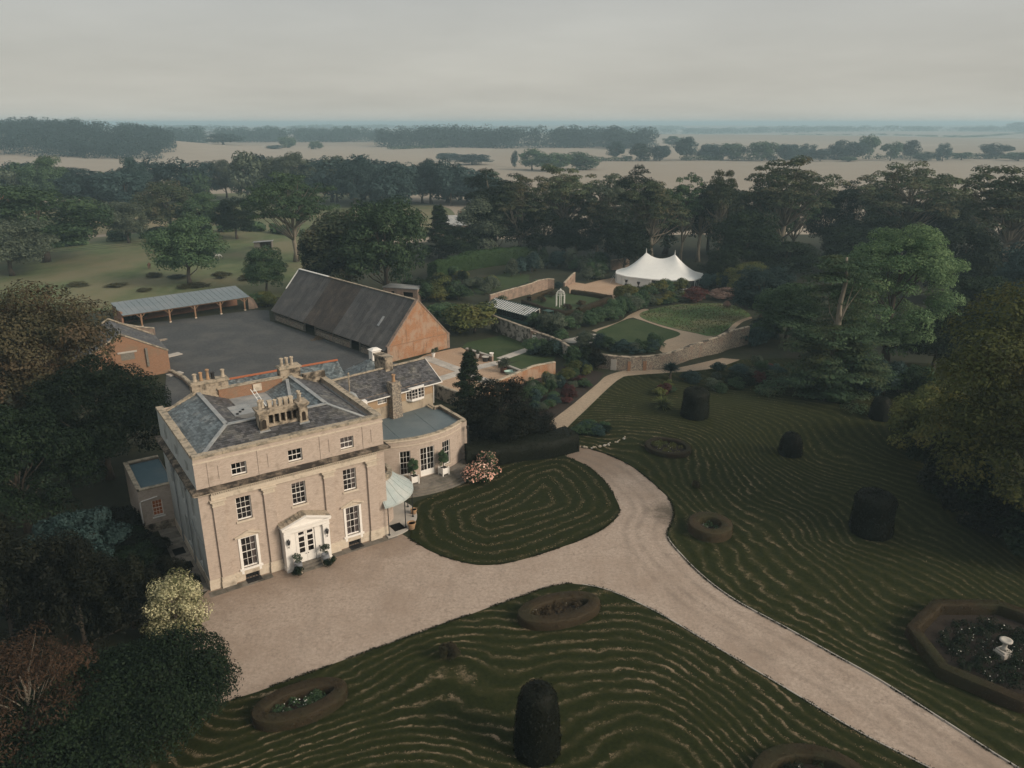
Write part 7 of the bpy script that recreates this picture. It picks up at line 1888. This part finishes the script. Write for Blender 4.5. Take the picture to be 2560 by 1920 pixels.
# espaliered rows, borders and single shrubs: (points, count, h range, w range, foliage, label, group)
def border(pts, n, h, w, fols, label, group, name='shrub', jit=.9, cat='shrub', keys=('shrub0', 'shrub1', 'shrub2')):
    L = [0]; got = []
    for a, b in zip(pts[:-1], pts[1:]): L.append(L[-1] + math.hypot(b[0] - a[0], b[1] - a[1]))
    for i in range(n):
        s = L[-1] * (i + .5) / n
        k = max(j for j in range(len(L) - 1) if L[j] <= s + 1e-6); t = (s - L[k]) / (L[k + 1] - L[k] + 1e-9)
        x = pts[k][0] + (pts[k + 1][0] - pts[k][0]) * t + SEED.uniform(-jit, jit); y = pts[k][1] + (pts[k + 1][1] - pts[k][1]) * t + SEED.uniform(-jit, jit)
        got.append(plant(SEED.choice(keys), x, y, SEED.uniform(*h), SEED.uniform(*w), SEED.choice(fols), label, cat, name, group, .05))
    number_group(got)
border([K_(760, 720), K_(860, 690), K_(980, 680), K_(1100, 650), K_(1200, 615), K_(1290, 575), K_(1400, 545)], 30, (2.3, 3.4), (3.2, 4.6), ['green', 'green', 'grey'], 'apple bush in the trained row above the walled lawn', 'trained fruit row', 'apple_bush', .7)
border([K_(1230, 510), K_(1330, 490), K_(1430, 465), K_(1530, 450), K_(1640, 440)], 20, (1.8, 3.2), (2.8, 4.2), ['green', 'grey', 'olive'], 'shrub in the loose row in front of the tent', 'shrub row before the tent')
border([K_(950, 790), K_(1100, 810), K_(1200, 840), K_(1300, 850), K_(1420, 840), K_(1500, 815)], 15, (1.5, 2.6), (2.4, 3.6), ['green', 'blue', 'grey'], 'shrub just inside the curving flint wall', 'shrubs inside the flint wall')
border([K_(1450, 540), K_(1550, 520), K_(1640, 505)], 9, (1.4, 2.4), (2.4, 3.6), ['green', 'olive', 'grey'], 'shrub along the top of the rough grass', 'shrubs above the rough grass')
border([K_(2110, 800), K_(2160, 760), K_(2180, 700), K_(2220, 740)], 8, (2.2, 4.0), (3.5, 5.5), ['dark', 'green', 'blue'], 'shrub by the right end of the flint wall', 'shrubs at the flint wall end')
border([K_(1800, 440), K_(1900, 430), K_(2000, 470), K_(2080, 520), K_(2120, 570)], 14, (2.4, 4.2), (3.6, 5.4), ['green', 'olive', 'blue', 'dark'], 'tall shrub at the garden edge right of the tent', 'shrubs right of the tent')
border([K_(560, 620), K_(640, 640), K_(720, 690), K_(800, 740), K_(880, 780)], 12, (1.6, 2.6), (2.2, 3.2), ['green', 'grey', 'dark'], 'trained fruit bush behind the whitewashed wall', 'fruit bushes behind the whitewashed wall')
border([K_(1000, 640), K_(1100, 600), K_(1200, 560), K_(1250, 530)], 12, (1.0, 1.8), (2.0, 3.0), ['green', 'meadow', 'grey'], 'low plant between knot garden and trained row', 'plants below the knot garden')
border([K_(560, 560), K_(640, 570), K_(740, 610)], 8, (.7, 1.3), (1.6, 2.6), ['green', 'meadow'], 'low plant between greenhouse and knot garden', 'plants by the greenhouse')
border([K_(760, 830), K_(850, 870), K_(700, 860), K_(640, 850)], 10, (1.6, 2.8), (3, 4.4), ['dark', 'green', 'blue'], 'dark shrub inside the orange wall by the gate path', 'shrubs inside the orange wall')
border([K_(530, 350), K_(620, 320), K_(700, 300), K_(800, 290), K_(900, 300), K_(1040, 320), K_(1150, 300)], 15, (3.2, 5.5), (4.0, 6.0), ['dark', 'blue', 'green', 'grey'], 'tall shrub in the bank between hedge and knot garden', 'bank of tall shrubs above the knot garden')
border([K_(130, 330), K_(220, 400), K_(320, 420), K_(420, 400), K_(330, 470)], 12, (2.0, 3.5), (3.2, 4.8), ['green', 'dark', 'grey', 'olive'], 'loose shrub beside the upper garden lawn', 'shrubs beside the upper lawn')
border([D_(880, 640), D_(930, 655), D_(980, 650), D_(930, 620)], 9, (3.0, 5.0), (5, 7), ['dark', 'green', 'olive'], 'dark shrub crowding the far side of the barn', 'shrubs behind the barn', 'shrub', 2.0)
border([K_(520, 470), K_(600, 450), K_(740, 410), K_(860, 420)], 10, (1.0, 1.9), (1.8, 2.8), ['green', 'grey', 'blue'], 'low plant at the foot of the pink garden wall', 'plants under the pink wall')
border([K_(1010, 380), K_(1060, 365), K_(1110, 350)], 4, (3.0, 4.2), (4, 5), ['grey', 'green'], 'flowering shrub at the back corner of the tent court', 'shrubs at the tent court corner')
border([D_(1125, 870), D_(1160, 850), D_(1195, 838), D_(1230, 815), D_(1270, 800)], 16, (1.1, 2.2), (1.8, 3.0), ['green', 'grey', 'blue', 'olive'], 'mixed plant in the border under the orange wall', 'border under the orange wall', 'border_plant', 1.4)
border([D_(1145, 895), D_(1185, 878), D_(1225, 850), D_(1260, 830)], 14, (.7, 1.4), (1.4, 2.4), ['green', 'purple', 'grey', 'blue'], 'low plant along the path side of the border', 'low plants along the garden path', 'border_plant', 1.1)
border([D_(1235, 795), D_(1265, 790), D_(1295, 800)], 5, (2.2, 3.4), (2.6, 3.6), ['dark', 'yew', 'green'], 'dark bush where the orange wall meets the flint wall', 'bushes at the wall corner', 'shrub', .8)
border([D_(1245, 925), D_(1275, 920), D_(1310, 928), D_(1260, 940), D_(1300, 945)], 12, (.6, 1.1), (1.6, 2.6), ['green', 'blue', 'dark'], 'low plant in the stone edged bed at the path end', 'stone edged bed plants', 'border_plant', .9)
border([D_(1500, 820), D_(1560, 812), D_(1620, 806), D_(1680, 800), D_(1600, 830), D_(1540, 838), D_(1660, 822)], 22, (.9, 2.0), (2.0, 3.4), ['green', 'grey', 'dark', 'blue', 'purple'], 'shrub in the island border below the flint wall', 'island border below the flint wall', 'border_plant', 1.8)
border([D_(1420, 860), D_(1440, 845), D_(1470, 850)], 5, (.8, 1.5), (1.8, 2.8), ['green', 'olive', 'purple'], 'plant beside the spiky flax clump', 'plants beside the spiky flax', 'border_plant', .8)
border([D_(1830, 850), D_(1880, 845), D_(1940, 850), D_(1990, 870)], 7, (3.0, 5.0), (5, 7), ['dark', 'green', 'blue'], 'leafy bush hiding the foot of the bright maple', 'bushes at the maple foot', 'shrub', 1.2)
border([D_(1750, 860), D_(1800, 868), D_(1850, 862)], 6, (.8, 1.6), (2.2, 3.4), ['dark', 'green'], 'low shrub at the foot of the layered cedar', 'shrubs under the cedar', 'shrub', 1.2)
border([D_(1960, 960), D_(2010, 1000), D_(2060, 1060), D_(2110, 1130), D_(2170, 1190), D_(2250, 1230)], 14, (3.0, 5.5), (5, 8), ['yew', 'dark'], 'black green bush at the wood edge along the right lawn', 'bushes along the right wood edge', 'shrub', 2.5)
border([C3(330, 640), C3(420, 610), C3(470, 620), C3(200, 590)], 6, (2.2, 3.6), (3.0, 4.4), ['green', 'blue'], 'leafy bush growing in front of the cart shed end', 'bushes before the cart shed', 'shrub', .8)
border([C3(1560, 490), C3(1620, 470), C3(1680, 480)], 5, (1.8, 3.0), (3.5, 5), ['green', 'olive'], 'shrub between cart shed pier and barn end', 'shrubs at the barn end', 'shrub', 1.2)
border([G(160, 720), G(260, 715), G(360, 725), G(430, 720), G(560, 690), G(600, 700), G(320, 690)], 9, (.6, 1.1), (3.5, 7.0), ['meadow', 'meadow', 'grey'], 'bramble mound in the meadow above the cart shed', 'bramble mounds in the meadow', 'bramble_bush', 3.0)
border([D_(270, 1130), D_(290, 1190), D_(320, 1230), D_(345, 1180)], 8, (1.2, 2.4), (2.6, 4), ['yew', 'dark'], 'dark evergreen bush below the annexe wall', 'bushes below the annexe', 'shrub', .8)
def one(key, p, h, w, fol, lab, name='shrub', cat='shrub', z=.05): return plant(key, p[0], p[1], h, w, fol, lab, cat, name, None, z)
one('shrub1', K_(1715, 510), 2.8, 6.5, 'purple', 'dark purple japanese maple before the rough grass', 'purple_maple')
one('shrub2', K_(1910, 490), 2.2, 7.5, 'twig', 'pinkish dead looking heather mound by the purple maple', 'heather_mound')
one('shrub0', K_(1940, 550), 1.3, 2.2, 'twig', 'small brown dome bush on the rough grass', 'dome_bush')
one('shrub0', K_(280, 715), 5.2, 12.5, 'olive', 'wide olive domed evergreen between barn gable and white wall', 'domed_evergreen')
one('shrub1', K_(140, 665), 4.2, 9.0, 'green', 'greener bush behind the barn gable corner', 'domed_evergreen')
one('shrub2', K_(440, 585), 3.2, 5.0, 'green', 'round green bush at the greenhouse corner', 'laurel')
one('shrub1', K6(640, 1130), 2.6, 3.2, 'green', 'bush hiding the front corner of the greenhouse', 'fig_bush')
one('shrub2', K6(800, 1230), 2.4, 2.2, 'green', 'upright bush beside the greenhouse path', 'fig_bush')
one('shrub0', K6(955, 1085), .8, 2.2, 'white', 'white flowering clump in the round gravel bed', 'daisy_clump')
one('spire', D_(1016, 905), 9.3, 6.0, 'dark', 'dark spire conifer standing in front of the court', 'conifer')
x, y = D_(1078, 985); dense_tree('yew_tree', 'big black green yew beside the bow wing', x, y + 2.5, 8.6, 10, 'yew', 520, 80, 30000, .22, .0, up=.1)
one('yew', D_(1035, 975), 4.5, 6, 'yew', 'dark yew at the bow wing corner', 'yew_tree')
one('oak1', D_(1150, 960), 4.0, 6, 'yew', 'dark rounded yew behind the black hedge', 'yew_tree')
# rounded laurel at the lower left, variegated shrub and twiggy bush
dense_tree('laurel', 'huge glossy rounded laurel at the bottom left corner', -22.4, 38.3, 4.7, 10.2, 'dark', 530, 150, 60000, .19, .0, rad=.13, squash=.85, cat='shrub', up=.15, inner=.7, low=-.5)
dense_tree('laurel', 'lower laurel mound sloping to the bottom edge', -27.5, 36.0, 4.2, 9.5, 'dark', 531, 90, 34000, .19, .0, rad=.15, squash=.9, cat='shrub', up=.15, inner=.7)
dense_tree('laurel', 'dark laurel cut off by the bottom left corner', -34.5, 36.5, 4.5, 9, 'dark', 534, 70, 24000, .22, .0, rad=.14, cat='shrub', inner=.7)
x, y = G(450, 1610); dense_tree('variegated_shrub', 'cream variegated shrub by the front corner of the manor', x, y, 5.6, 4.2, 'cream', 532, 90, 13000, .17, .0, rad=.16, squash=.95, cat='shrub', inner=.6)
x, y = G(105, 1890); dense_tree('twiggy_bush', 'red brown twiggy bush among the dark yews at lower left', x, y, 8.2, 7.5, 'red', 533, 70, 12000, .24, .05, rad=.13, cat='shrub', aspect=.25, bark='bark_pale', tips=40)
# roses by the terrace
x, y = HW(28.7, 4.6)
def flowering(name, label, x, y, h, w, fol, flo, seed, n1=5000, n2=900):
    o = thing(name, label, 'shrub', (x, y, .05)); r = np.random.default_rng(seed)
    C, Q = dome_clumps(r, 30, h, w, 0, .18 * w, .9, .5)
    V, Fc, T = cloud(C, Q, n1, .16, r); link('foliage', vmesh('foliage', V, Fc, T, F[fol]), o)
    V, Fc, T = cloud(C, Q * 1.06, n2, .2, r, shell=.97, aspect=.95, jit=.3); link('flowers', vmesh('flowers', V, Fc, T, M['rose'] if flo == 'rose' else F[flo]), o)['kind'] = 'stuff'
    return o
flowering('hydrangea', 'pink flowering bush at the end of the terrace steps', x, y, 1.7, 3.6, 'green', 'rose', 541)
x, y = HW(30.9, 6.5); flowering('hydrangea', 'smaller pink flowering bush behind the terrace end', x, y, 1.9, 2.6, 'green', 'rose', 542, 3500, 450)
# planter trees, porch pots
for i, (hx, hy, lab) in enumerate(((22.35, 7.35, 'little standard tree in the left white planter'), (25.9, 7.35, 'little standard tree in the right white planter'))):
    w = HW(hx, hy); plant('oval', w[0], w[1], 2.2, 1.15, 'green', lab, 'tree', 'standard_tree', 'trees in the white planters', 1.2)
for i, (hx, hy, lab) in enumerate(((6.75, -1.55, 'grey glazed pot with clipped bush left of the porch steps'), (9.15, -1.55, 'grey glazed pot with clipped bush right of the porch steps'))):
    w = HW(hx, hy); o = thing('porch_pot', lab, 'pot', (w[0], w[1], .05), HA, 'pots flanking the porch')
    q = MB(); q.box(-.28, .28, -.28, .28, 0, .42); q.build('plinth', M['stone'], o)
    q = MB(); q.lathe([(.22, .42), (.36, .6), (.36, .8), (.28, .95), (.34, 1.0), (.3, 1.02), (.24, .9)], (0, 0, 0), 14); q.build('pot', M['pot_grey'], o, smooth=True)
    rr2 = np.random.default_rng(600 + i); C, Q = dome_clumps(rr2, 14, 1.0, .85, 0, .16, .9, .4); V, Fc, T = cloud(C + [0, 0, .95], Q, 900, .10, rr2); link('bush', vmesh('bush', V, Fc, T, F['grey']), o)
for (hx, hy, s_, lab) in ((6.45, -2.2, 1.0, 'dark round bush on the gravel left of the porch steps'), (9.05, -2.15, .8, 'dark round bush on the gravel right of the porch steps'), (9.75, -1.7, .6, 'smallest dark bush against the right porch pier')):
    w = HW(hx, hy); one('shrub0', w, .95 * s_, 1.25 * s_, 'dark', lab, 'pot_bush')
w = K8(1292, 985); plant('shrub1', w[0], w[1], 1.6, 2.0, 'grey', 'grey leafed shrub growing in the rusty tub', 'shrub', 'tub_shrub', None, .7)
for (p, lab) in (((755, 712), 'small plant in the white pot nearest the barn'), ((876, 752), 'small plant in the middle white pot'), ((153, 738), 'plant in the pot at the gable foot'), ((205, 712), 'dark shrub beside the pot at the gable foot')):
    w = K8(*p); plant('shrub0', w[0], w[1], .8, .9, 'grey', lab, 'plant', 'pot_plant', None, .65)
# spiky plants
def spiky(name, label, x, y, n, L, fol, seed, up=.6, stem=0):
    r = np.random.default_rng(seed); o = thing(name, label, 'plant', (x, y, .05))
    d = unit(r, n); d[:, 2] = np.abs(d[:, 2]) * 1.0 + up * r.random(n); d /= np.linalg.norm(d, axis=1, keepdims=True)
    V, Fc, T = [], [], []; 
    s = np.cross(d, [0, 0, 1]); s /= np.linalg.norm(s, axis=1, keepdims=True) + 1e-9
    ln = L * r.uniform(.6, 1.1, n)[:, None]; b = np.array([0, 0, stem])
    p1 = b + d * ln * .55; p2 = b + d * ln; p2[:, 2] -= (ln[:, 0] * .22)
    V = np.stack([b - s * .06 + 0 * p1, b + s * .06 + 0 * p1, p1 + s * .055, p1 - s * .055, p2 + s * .01, p2 - s * .01], 1).reshape(-1, 3); k = np.arange(n)[:, None] * 6
    Fc = np.concatenate([k + [0, 1, 2, 3], k + [3, 2, 4, 5]]); T = np.repeat(r.random(n), 6)
    link('leaves', vmesh('leaves', V, Fc, T, F[fol]), o)
    if stem:
        q = MB(); q.tube([(0, 0, 0), (.05, 0, stem)], [.2, .14], 7); q.build('stem', M['bark'], o)
    return o
x, y = D_(1447, 822); spiky('cabbage_palm', 'spiky round headed palm at the lawn edge by the flint wall', x, y, 420, 1.7, 'blue', 551, .5, 1.5)
x, y = D_(1432, 880); spiky('flax_clump', 'spiky bronze flax clump at the edge of the lawn', x, y, 260, 2.0, 'olive', 552, .9)
x, y = D_(1180, 845); spiky('grass_clump', 'pale arching grass in the border under the orange wall', x, y, 240, 1.6, 'olive', 553, 1.2)
# ------------------------------------------------------------------ clipped beds and topiary on the lawns
def ellipse(c, a, b, rot, n=44): return [(c[0] + a * math.cos(t) * math.cos(rot) - b * math.sin(t) * math.sin(rot), c[1] + a * math.cos(t) * math.sin(rot) + b * math.sin(t) * math.cos(rot)) for t in np.linspace(0, 2 * math.pi, n, endpoint=False)]
def bed(name, label, outline, h, w, fol, seed, plants=None, npl=0, soil=True):
    cx = sum(p[0] for p in outline) / len(outline); cy = sum(p[1] for p in outline) / len(outline)
    o = thing(name, label, 'hedged bed', (cx, cy, .10))
    hd = hedge('clipped_hedge', None, outline, h, w, fol, seed, 90, .11, True, rnd=.05, soft=.03, z0=0.0)
    del hd['category']; hd.parent = o; hd.location = (outline[0][0] - cx, outline[0][1] - cy, 0)
    inn = [(p[0] - cx, p[1] - cy) for p in outline]
    q = MB(); q.add([(p[0] * .95, p[1] * .95, .02) for p in inn], [tuple(range(len(inn)))]); q.build('soil', M['soil'], o)
    if npl:
        r = np.random.default_rng(seed + 1); C, Q = [], []
        while len(C) < npl:
            k = r.integers(len(inn)); t = r.random() ** .5 * .72
            C.append([inn[k][0] * t, inn[k][1] * t, r.uniform(.1, .35)]); Q.append([r.uniform(.2, .4)] * 2 + [r.uniform(.2, .45)])
        V, Fc, T = cloud(C, Q, npl * 70, .12, r); pl = link('planting', vmesh('planting', V, Fc, T, F[plants or 'green']), o); pl['kind'] = 'stuff'
        V, Fc, T = cloud(C[:max(3, npl // 6)], np.array(Q[:max(3, npl // 6)]) * 1.05, 30, .1, r, shell=.95, aspect=.9); pf = link('blooms', vmesh('blooms', V, Fc, T, F['white']), o); pf['kind'] = 'stuff'
    return o
def ends(a, b, ratio):
    a, b = D_(*a, .6), D_(*b, .6); c = ((a[0] + b[0]) / 2, (a[1] + b[1]) / 2); L = math.hypot(b[0] - a[0], b[1] - a[1]) / 2
    return c, L, L * ratio, math.atan2(b[1] - a[1], b[0] - a[0])
c, a_, b_, ro = ends((545, 1552), (748, 1482), .50); bed('oval_bed', 'oval brown box hedge bed at the bottom left of the lawn', ellipse(c, a_ - .4, b_ - .3, ro), .75, .85, 'box', 701, 'green', 34)
c, a_, b_, ro = ends((1122, 1335), (1292, 1296), .46); bed('oval_bed', 'oval box hedge bed by the apex of the forecourt gravel', ellipse(c, a_ - .4, b_ - .2, ro), .75, .9, 'box', 702, 'box', 30)
c, a_, b_, ro = ends((1490, 1135), (1578, 1140), 1.0); bed('round_bed', 'round box hedge with small planted centre beside the drive bend', ellipse(c, a_ - .35, a_ - .25, ro), .95, .95, 'box', 703, 'green', 12)
c, a_, b_, ro = ends((1398, 950), (1490, 975), .85); bed('round_bed', 'low round planted bed with thin hedge above the drive bend', ellipse(c, a_ - .3, b_ - .2, ro), .5, .6, 'box', 704, 'olive', 34)
oc = D_(2165, 1405, .6)
octo = [(oc[0] + .4 + 6.2 * math.cos(t), oc[1] + 5.6 * math.sin(t)) for t in np.linspace(R(22), R(382), 8, endpoint=False)]
octd = []
for p, q in zip(octo, octo[1:] + octo[:1]):
    for k in range(7): octd.append((p[0] + (q[0] - p[0]) * k / 7, p[1] + (q[1] - p[1]) * k / 7))
bed('octagon_bed', 'eight sided hedged rose bed with stone sundial at the right edge', octd, .9, .8, 'box', 705, 'dark', 240)
c5 = D_(1755, 1712); bed('round_bed', 'round hedged bed just entering at the bottom edge', ellipse(c5, 3.0, 2.4, 0), .7, .9, 'box', 706, 'dark', 40)
sd = D_(2165, 1418)
o = thing('sundial', 'pale stone sundial on a square base in the eight sided bed', 'sundial', (sd[0], sd[1], .1), R(20))
q = MB(); q.box(-.45, .45, -.45, .45, 0, .35); q.box(-.36, .36, -.36, .36, .35, .5); q.build('base', M['slab'], o)
q = MB(); q.lathe([(.26, .5), (.16, .7), (.15, 1.0), (.3, 1.15), (.42, 1.22), (.42, 1.32), (.3, 1.34), (.2, 1.28)], (0, 0, 0), 16); q.build('baluster', M['slab'], o, smooth=True)
def topiary(label, base, top_v, wpx, seed, taper=.72, fol='yew', name='topiary'):
    x, y = D_(*base); h = Zat(top_v * 1.1573, y); w = wpx * 1.1573 / CAM_F * math.hypot(y, CAM_H)
    r = np.random.default_rng(seed); n = 22; rings = [(1.0, 0), (1.02, .12), (.98, .35), (.93, .6), (taper + .12, .85), (taper, .95), (taper * .75, 1.0), (.01, 1.015)]
    V = []; 
    for rr_, zz in rings:
        for k in range(n):
            a = 2 * math.pi * k / n; j = 1 + r.uniform(-.035, .035); V.append((w / 2 * rr_ * j * math.cos(a), w / 2 * rr_ * j * math.sin(a), h * zz * (1 + r.uniform(-.01, .01))))
    Fq = np.array([(i * n + k, i * n + (k + 1) % n, (i + 1) * n + (k + 1) % n, (i + 1) * n + k) for i in range(len(rings) - 1) for k in range(n)]); V = np.array(V)
    tri = V[Fq]; nr = np.cross(tri[:, 1] - tri[:, 0], tri[:, 3] - tri[:, 0]); ar = np.linalg.norm(nr, axis=1); nr /= ar[:, None] + 1e-9
    cnt = r.poisson(ar * 90); idx = np.repeat(np.arange(len(Fq)), cnt); a = r.random(len(idx))[:, None]; b = r.random(len(idx))[:, None]; q = tri[idx]
    pos = (q[:, 0] * (1 - a) + q[:, 1] * a) * (1 - b) + (q[:, 3] * (1 - a) + q[:, 2] * a) * b + nr[idx] * r.normal(.03, .04, (len(idx), 1))
    nn = nr[idx] + unit(r, len(idx)) * .6; nn /= np.linalg.norm(nn, axis=1, keepdims=True)
    Vv, Fc, T = join([(V, Fq, np.full(len(V), .3)), leaves(pos, nn, np.full(len(idx), .14), r, r.random(len(idx)), .6)])
    o = link(name, vmesh(name, Vv, Fc, T, F[fol]), None, (x, y, .09)); tag(o, label, 'topiary'); return o
topiary('tall tapering black yew drum on the front lawn at the bottom', (1160, 1622), 1490, 88, 711, .70)
topiary('broad flat topped black yew drum on the right lawn', (1880, 1150), 1068, 84, 712, .86)
topiary('square shouldered black yew near the spiky flax', (1500, 900), 842, 58, 713, .82)
topiary('rounded black yew alone in the middle of the right lawn', (1706, 982), 938, 48, 714, .62)
topiary('small black yew half hidden by the olive gold tree', (1900, 905), 860, 44, 715, .62)
for (p, lab, s_) in (((968, 1425), 'small round brown box ball on the front lawn', 1.9), ((1503, 1055), 'small sparse brown box ball above the round bed', 1.2)):
    w = D_(*p); one('shrub0', w, 1.25 * s_ / 1.9, s_, 'box', lab, 'box_ball')

# ------------------------------------------------------------------ drive edging strips and bed stones
def edging(name, label, line, z=.13):
    q = MB()
    for a, b in zip(line[:-1], line[1:]): q.beam((a[0], a[1], .08), (b[0], b[1], .08), .07, .13)
    o = q.build(name, M['slab']); return tag(o, label, 'edging')
edging('drive_edging', 'pale edging strip along the right side of the drive', [p for p in upper_w if p[1] < D_(1441, 1160)[1]])
edging('drive_edging', 'pale edging strip along the lawn side of the straight drive', [p for p in lower_w if p[0] > D_(1250, 1266)[0]])
rs2 = random.Random(77); grp = []
for i in range(26):
    t = i / 25; a = D_(1232 + 118 * t, 962 + 14 * math.sin(t * 3.1) - 16 * t)
    q = MB(); s_ = rs2.uniform(.10, .24); q.lathe([(s_ * .7, -.05), (s_, s_ * .3), (s_ * .6, s_ * .8), (0.01, s_ * .9)], (0, 0, 0), 6); o = q.build('edge_stone', M['coping'] if i % 3 else M['slab'], None, loc=(a[0] + rs2.uniform(-.2, .2), a[1] + rs2.uniform(-.2, .2), .1), rz=rs2.uniform(0, 6)); o.scale = (1, rs2.uniform(.6, 1.3), 1); tag(o, 'rough stone edging the planted bed at the path end', 'stone', 'stones edging the path end bed'); grp.append(o)
number_group(grp)

# ------------------------------------------------------------------ dry mowings lying in rows on the lawns
def clippings(name, label, poly, fun, n, seed, size=.16):
    r = np.random.default_rng(seed); a = np.array(poly); x0, y0 = a.min(0); x1, y1 = a.max(0)
    X = r.uniform(x0, x1, n * 4); Y = r.uniform(max(y0, 22), y1, n * 4)
    k = inside(X, Y, poly); X, Y = X[k], Y[k]
    ph = np.sin(2 * math.pi * fun(X, Y) / 1.22); pt = vnoise(X, Y, .75, seed + 1) * .6 + vnoise(X, Y, .12, seed + 2) * .6
    k = (ph > .62) & (r.random(len(X)) < np.clip((pt - .52) * 2.6, 0, 1)); X, Y = X[k][:n], Y[k][:n]; m = len(X)
    P = np.stack([X, Y, np.full(m, .115)], 1); Nn = np.tile([0, 0, 1.0], (m, 1)) + unit(r, m) * .45; Nn /= np.linalg.norm(Nn, axis=1, keepdims=True)
    V, Fc, T = leaves(P, Nn, np.full(m, size), r, r.random(m), .35)
    o = link(name, vmesh(name, V, Fc, T, F['straw'])); return tag(o, label, 'grass clippings', kind='stuff')
clippings('grass_clippings', 'dry mowings in wavy rows on the front lawn', lawn_front_poly, mow_front, 16000, 801)
clippings('grass_clippings', 'dry mowings in wavy rows on the right lawn', right_poly, mow_right, 11000, 802)
clippings('grass_clippings', 'dry mowings in rings on the island lawn', isle_poly, mow_isle, 3500, 803)
def tufts(name, label, poly, n, seed, fol, size, z, h=.3):
    r = np.random.default_rng(seed); a = np.array(poly); x0, y0 = a.min(0); x1, y1 = a.max(0)
    X = r.uniform(x0, x1, n * 3); Y = r.uniform(y0, y1, n * 3); k = inside(X, Y, poly); X, Y = X[k][:n], Y[k][:n]; m = len(X)
    P = np.stack([X, Y, z + r.random(m) * h], 1); Nn = unit(r, m); Nn[:, 2] *= .4; Nn /= np.linalg.norm(Nn, axis=1, keepdims=True)
    V, Fc, T = leaves(P, Nn, np.full(m, size), r, r.random(m), .4); o = link(name, vmesh(name, V, Fc, T, F[fol])); return tag(o, label, 'grass', kind='stuff')
tufts('rough_grass_tufts', 'long dry grass over the rough garden patch', catmull([K_(1375, 602), K_(1430, 575), K_(1640, 535), K_(1950, 535), K_(2080, 592), K_(2010, 636), K_(1945, 686), K_(1850, 738), K_(1600, 686), K_(1430, 636)], True, 2), 3500, 811, 'hay', .30, .06)

def fringe(name, label, line, n, seed, fol='meadow'):
    r = np.random.default_rng(seed); L = np.array(line); seg = np.hypot(*(L[1:] - L[:-1]).T); cum = np.concatenate([[0], np.cumsum(seg)]); s = r.uniform(0, cum[-1], n)
    X = np.interp(s, cum, L[:, 0]) + r.normal(0, .07, n); Y = np.interp(s, cum, L[:, 1]) + r.normal(0, .07, n); k = vnoise(X, Y, .9, seed) > .35
    X, Y = X[k], Y[k]; m = len(X); P = np.stack([X, Y, .06 + r.random(m) * .09], 1); Nn = unit(r, m); Nn[:, 2] = np.abs(Nn[:, 2]); Nn /= np.linalg.norm(Nn, axis=1, keepdims=True)
    V, Fc, T = leaves(P, Nn, np.full(m, .17), r, r.random(m), .4); o = link(name, vmesh(name, V, Fc, T, F[fol])); return tag(o, label, 'grass', kind='stuff')
fringe('grass_fringe', 'ragged grass overhanging the gravel along the front lawn', lower_w, 4200, 821, 'turf')
fringe('grass_fringe', 'ragged grass overhanging the gravel along the right lawn', upper_w, 4200, 822, 'turf')
fringe('grass_fringe', 'ragged grass overhanging the gravel round the island lawn', inner_w, 2200, 823, 'turf')
# weeds on the edges of the drive, straw by the barn door, pale slab at the yard corner
q = MB(); rr3 = np.random.default_rng(830)
hw_ = HW(36.2, 68.5); C_ = [[rr3.normal(0, .8), rr3.normal(0, 1.4), .1] for _ in range(14)]; V, Fc, T = cloud(C_, [[.5, .5, .22]] * 14, 1500, .22, rr3, aspect=.2, jit=.8)
o = link('straw_heap', vmesh('straw_heap', V, Fc, T, F['straw']), None, (hw_[0], hw_[1], .05)); tag(o, 'scattered pale straw heap by the barn doorway', 'straw', kind='stuff')
for (p, w_, h_, lab) in ((K5(1140, 1120), 2.6, 1.5, 'pale concrete slab lying at the outbuilding corner'), (K5(1170, 1400), 2.2, 1.2, 'pale step slab near the low yard wall')):
    q = MB(); q.box(-w_ / 2, w_ / 2, -h_ / 2, h_ / 2, 0, .12); o = q.build('concrete_slab', M['slab'], None, loc=(p[0], p[1], .05), rz=HA + .3); tag(o, lab, 'slab')

# ------------------------------------------------------------------ haze: one closed box of pale air round the camera and the whole land
q = MB(); q.box(-9600, 9600, -9600, 9600, -30, 48)
hz_m = bpy.data.materials.new('haze'); hz_m.use_nodes = True
t = hz_m.node_tree; t.nodes.clear()
o_ = t.nodes.new('ShaderNodeOutputMaterial'); pv = t.nodes.new('ShaderNodeVolumePrincipled')
pv.inputs['Color'].default_value = (0.62, 0.86, 0.98, 1)
pv.inputs['Density'].default_value = 0.00036
pv.inputs['Anisotropy'].default_value = 0.1
t.links.new(pv.outputs[0], o_.inputs['Volume'])
hz_o = q.build('haze', hz_m); tag(hz_o, 'thin blue grey haze lying over the whole country', 'haze', kind='stuff')
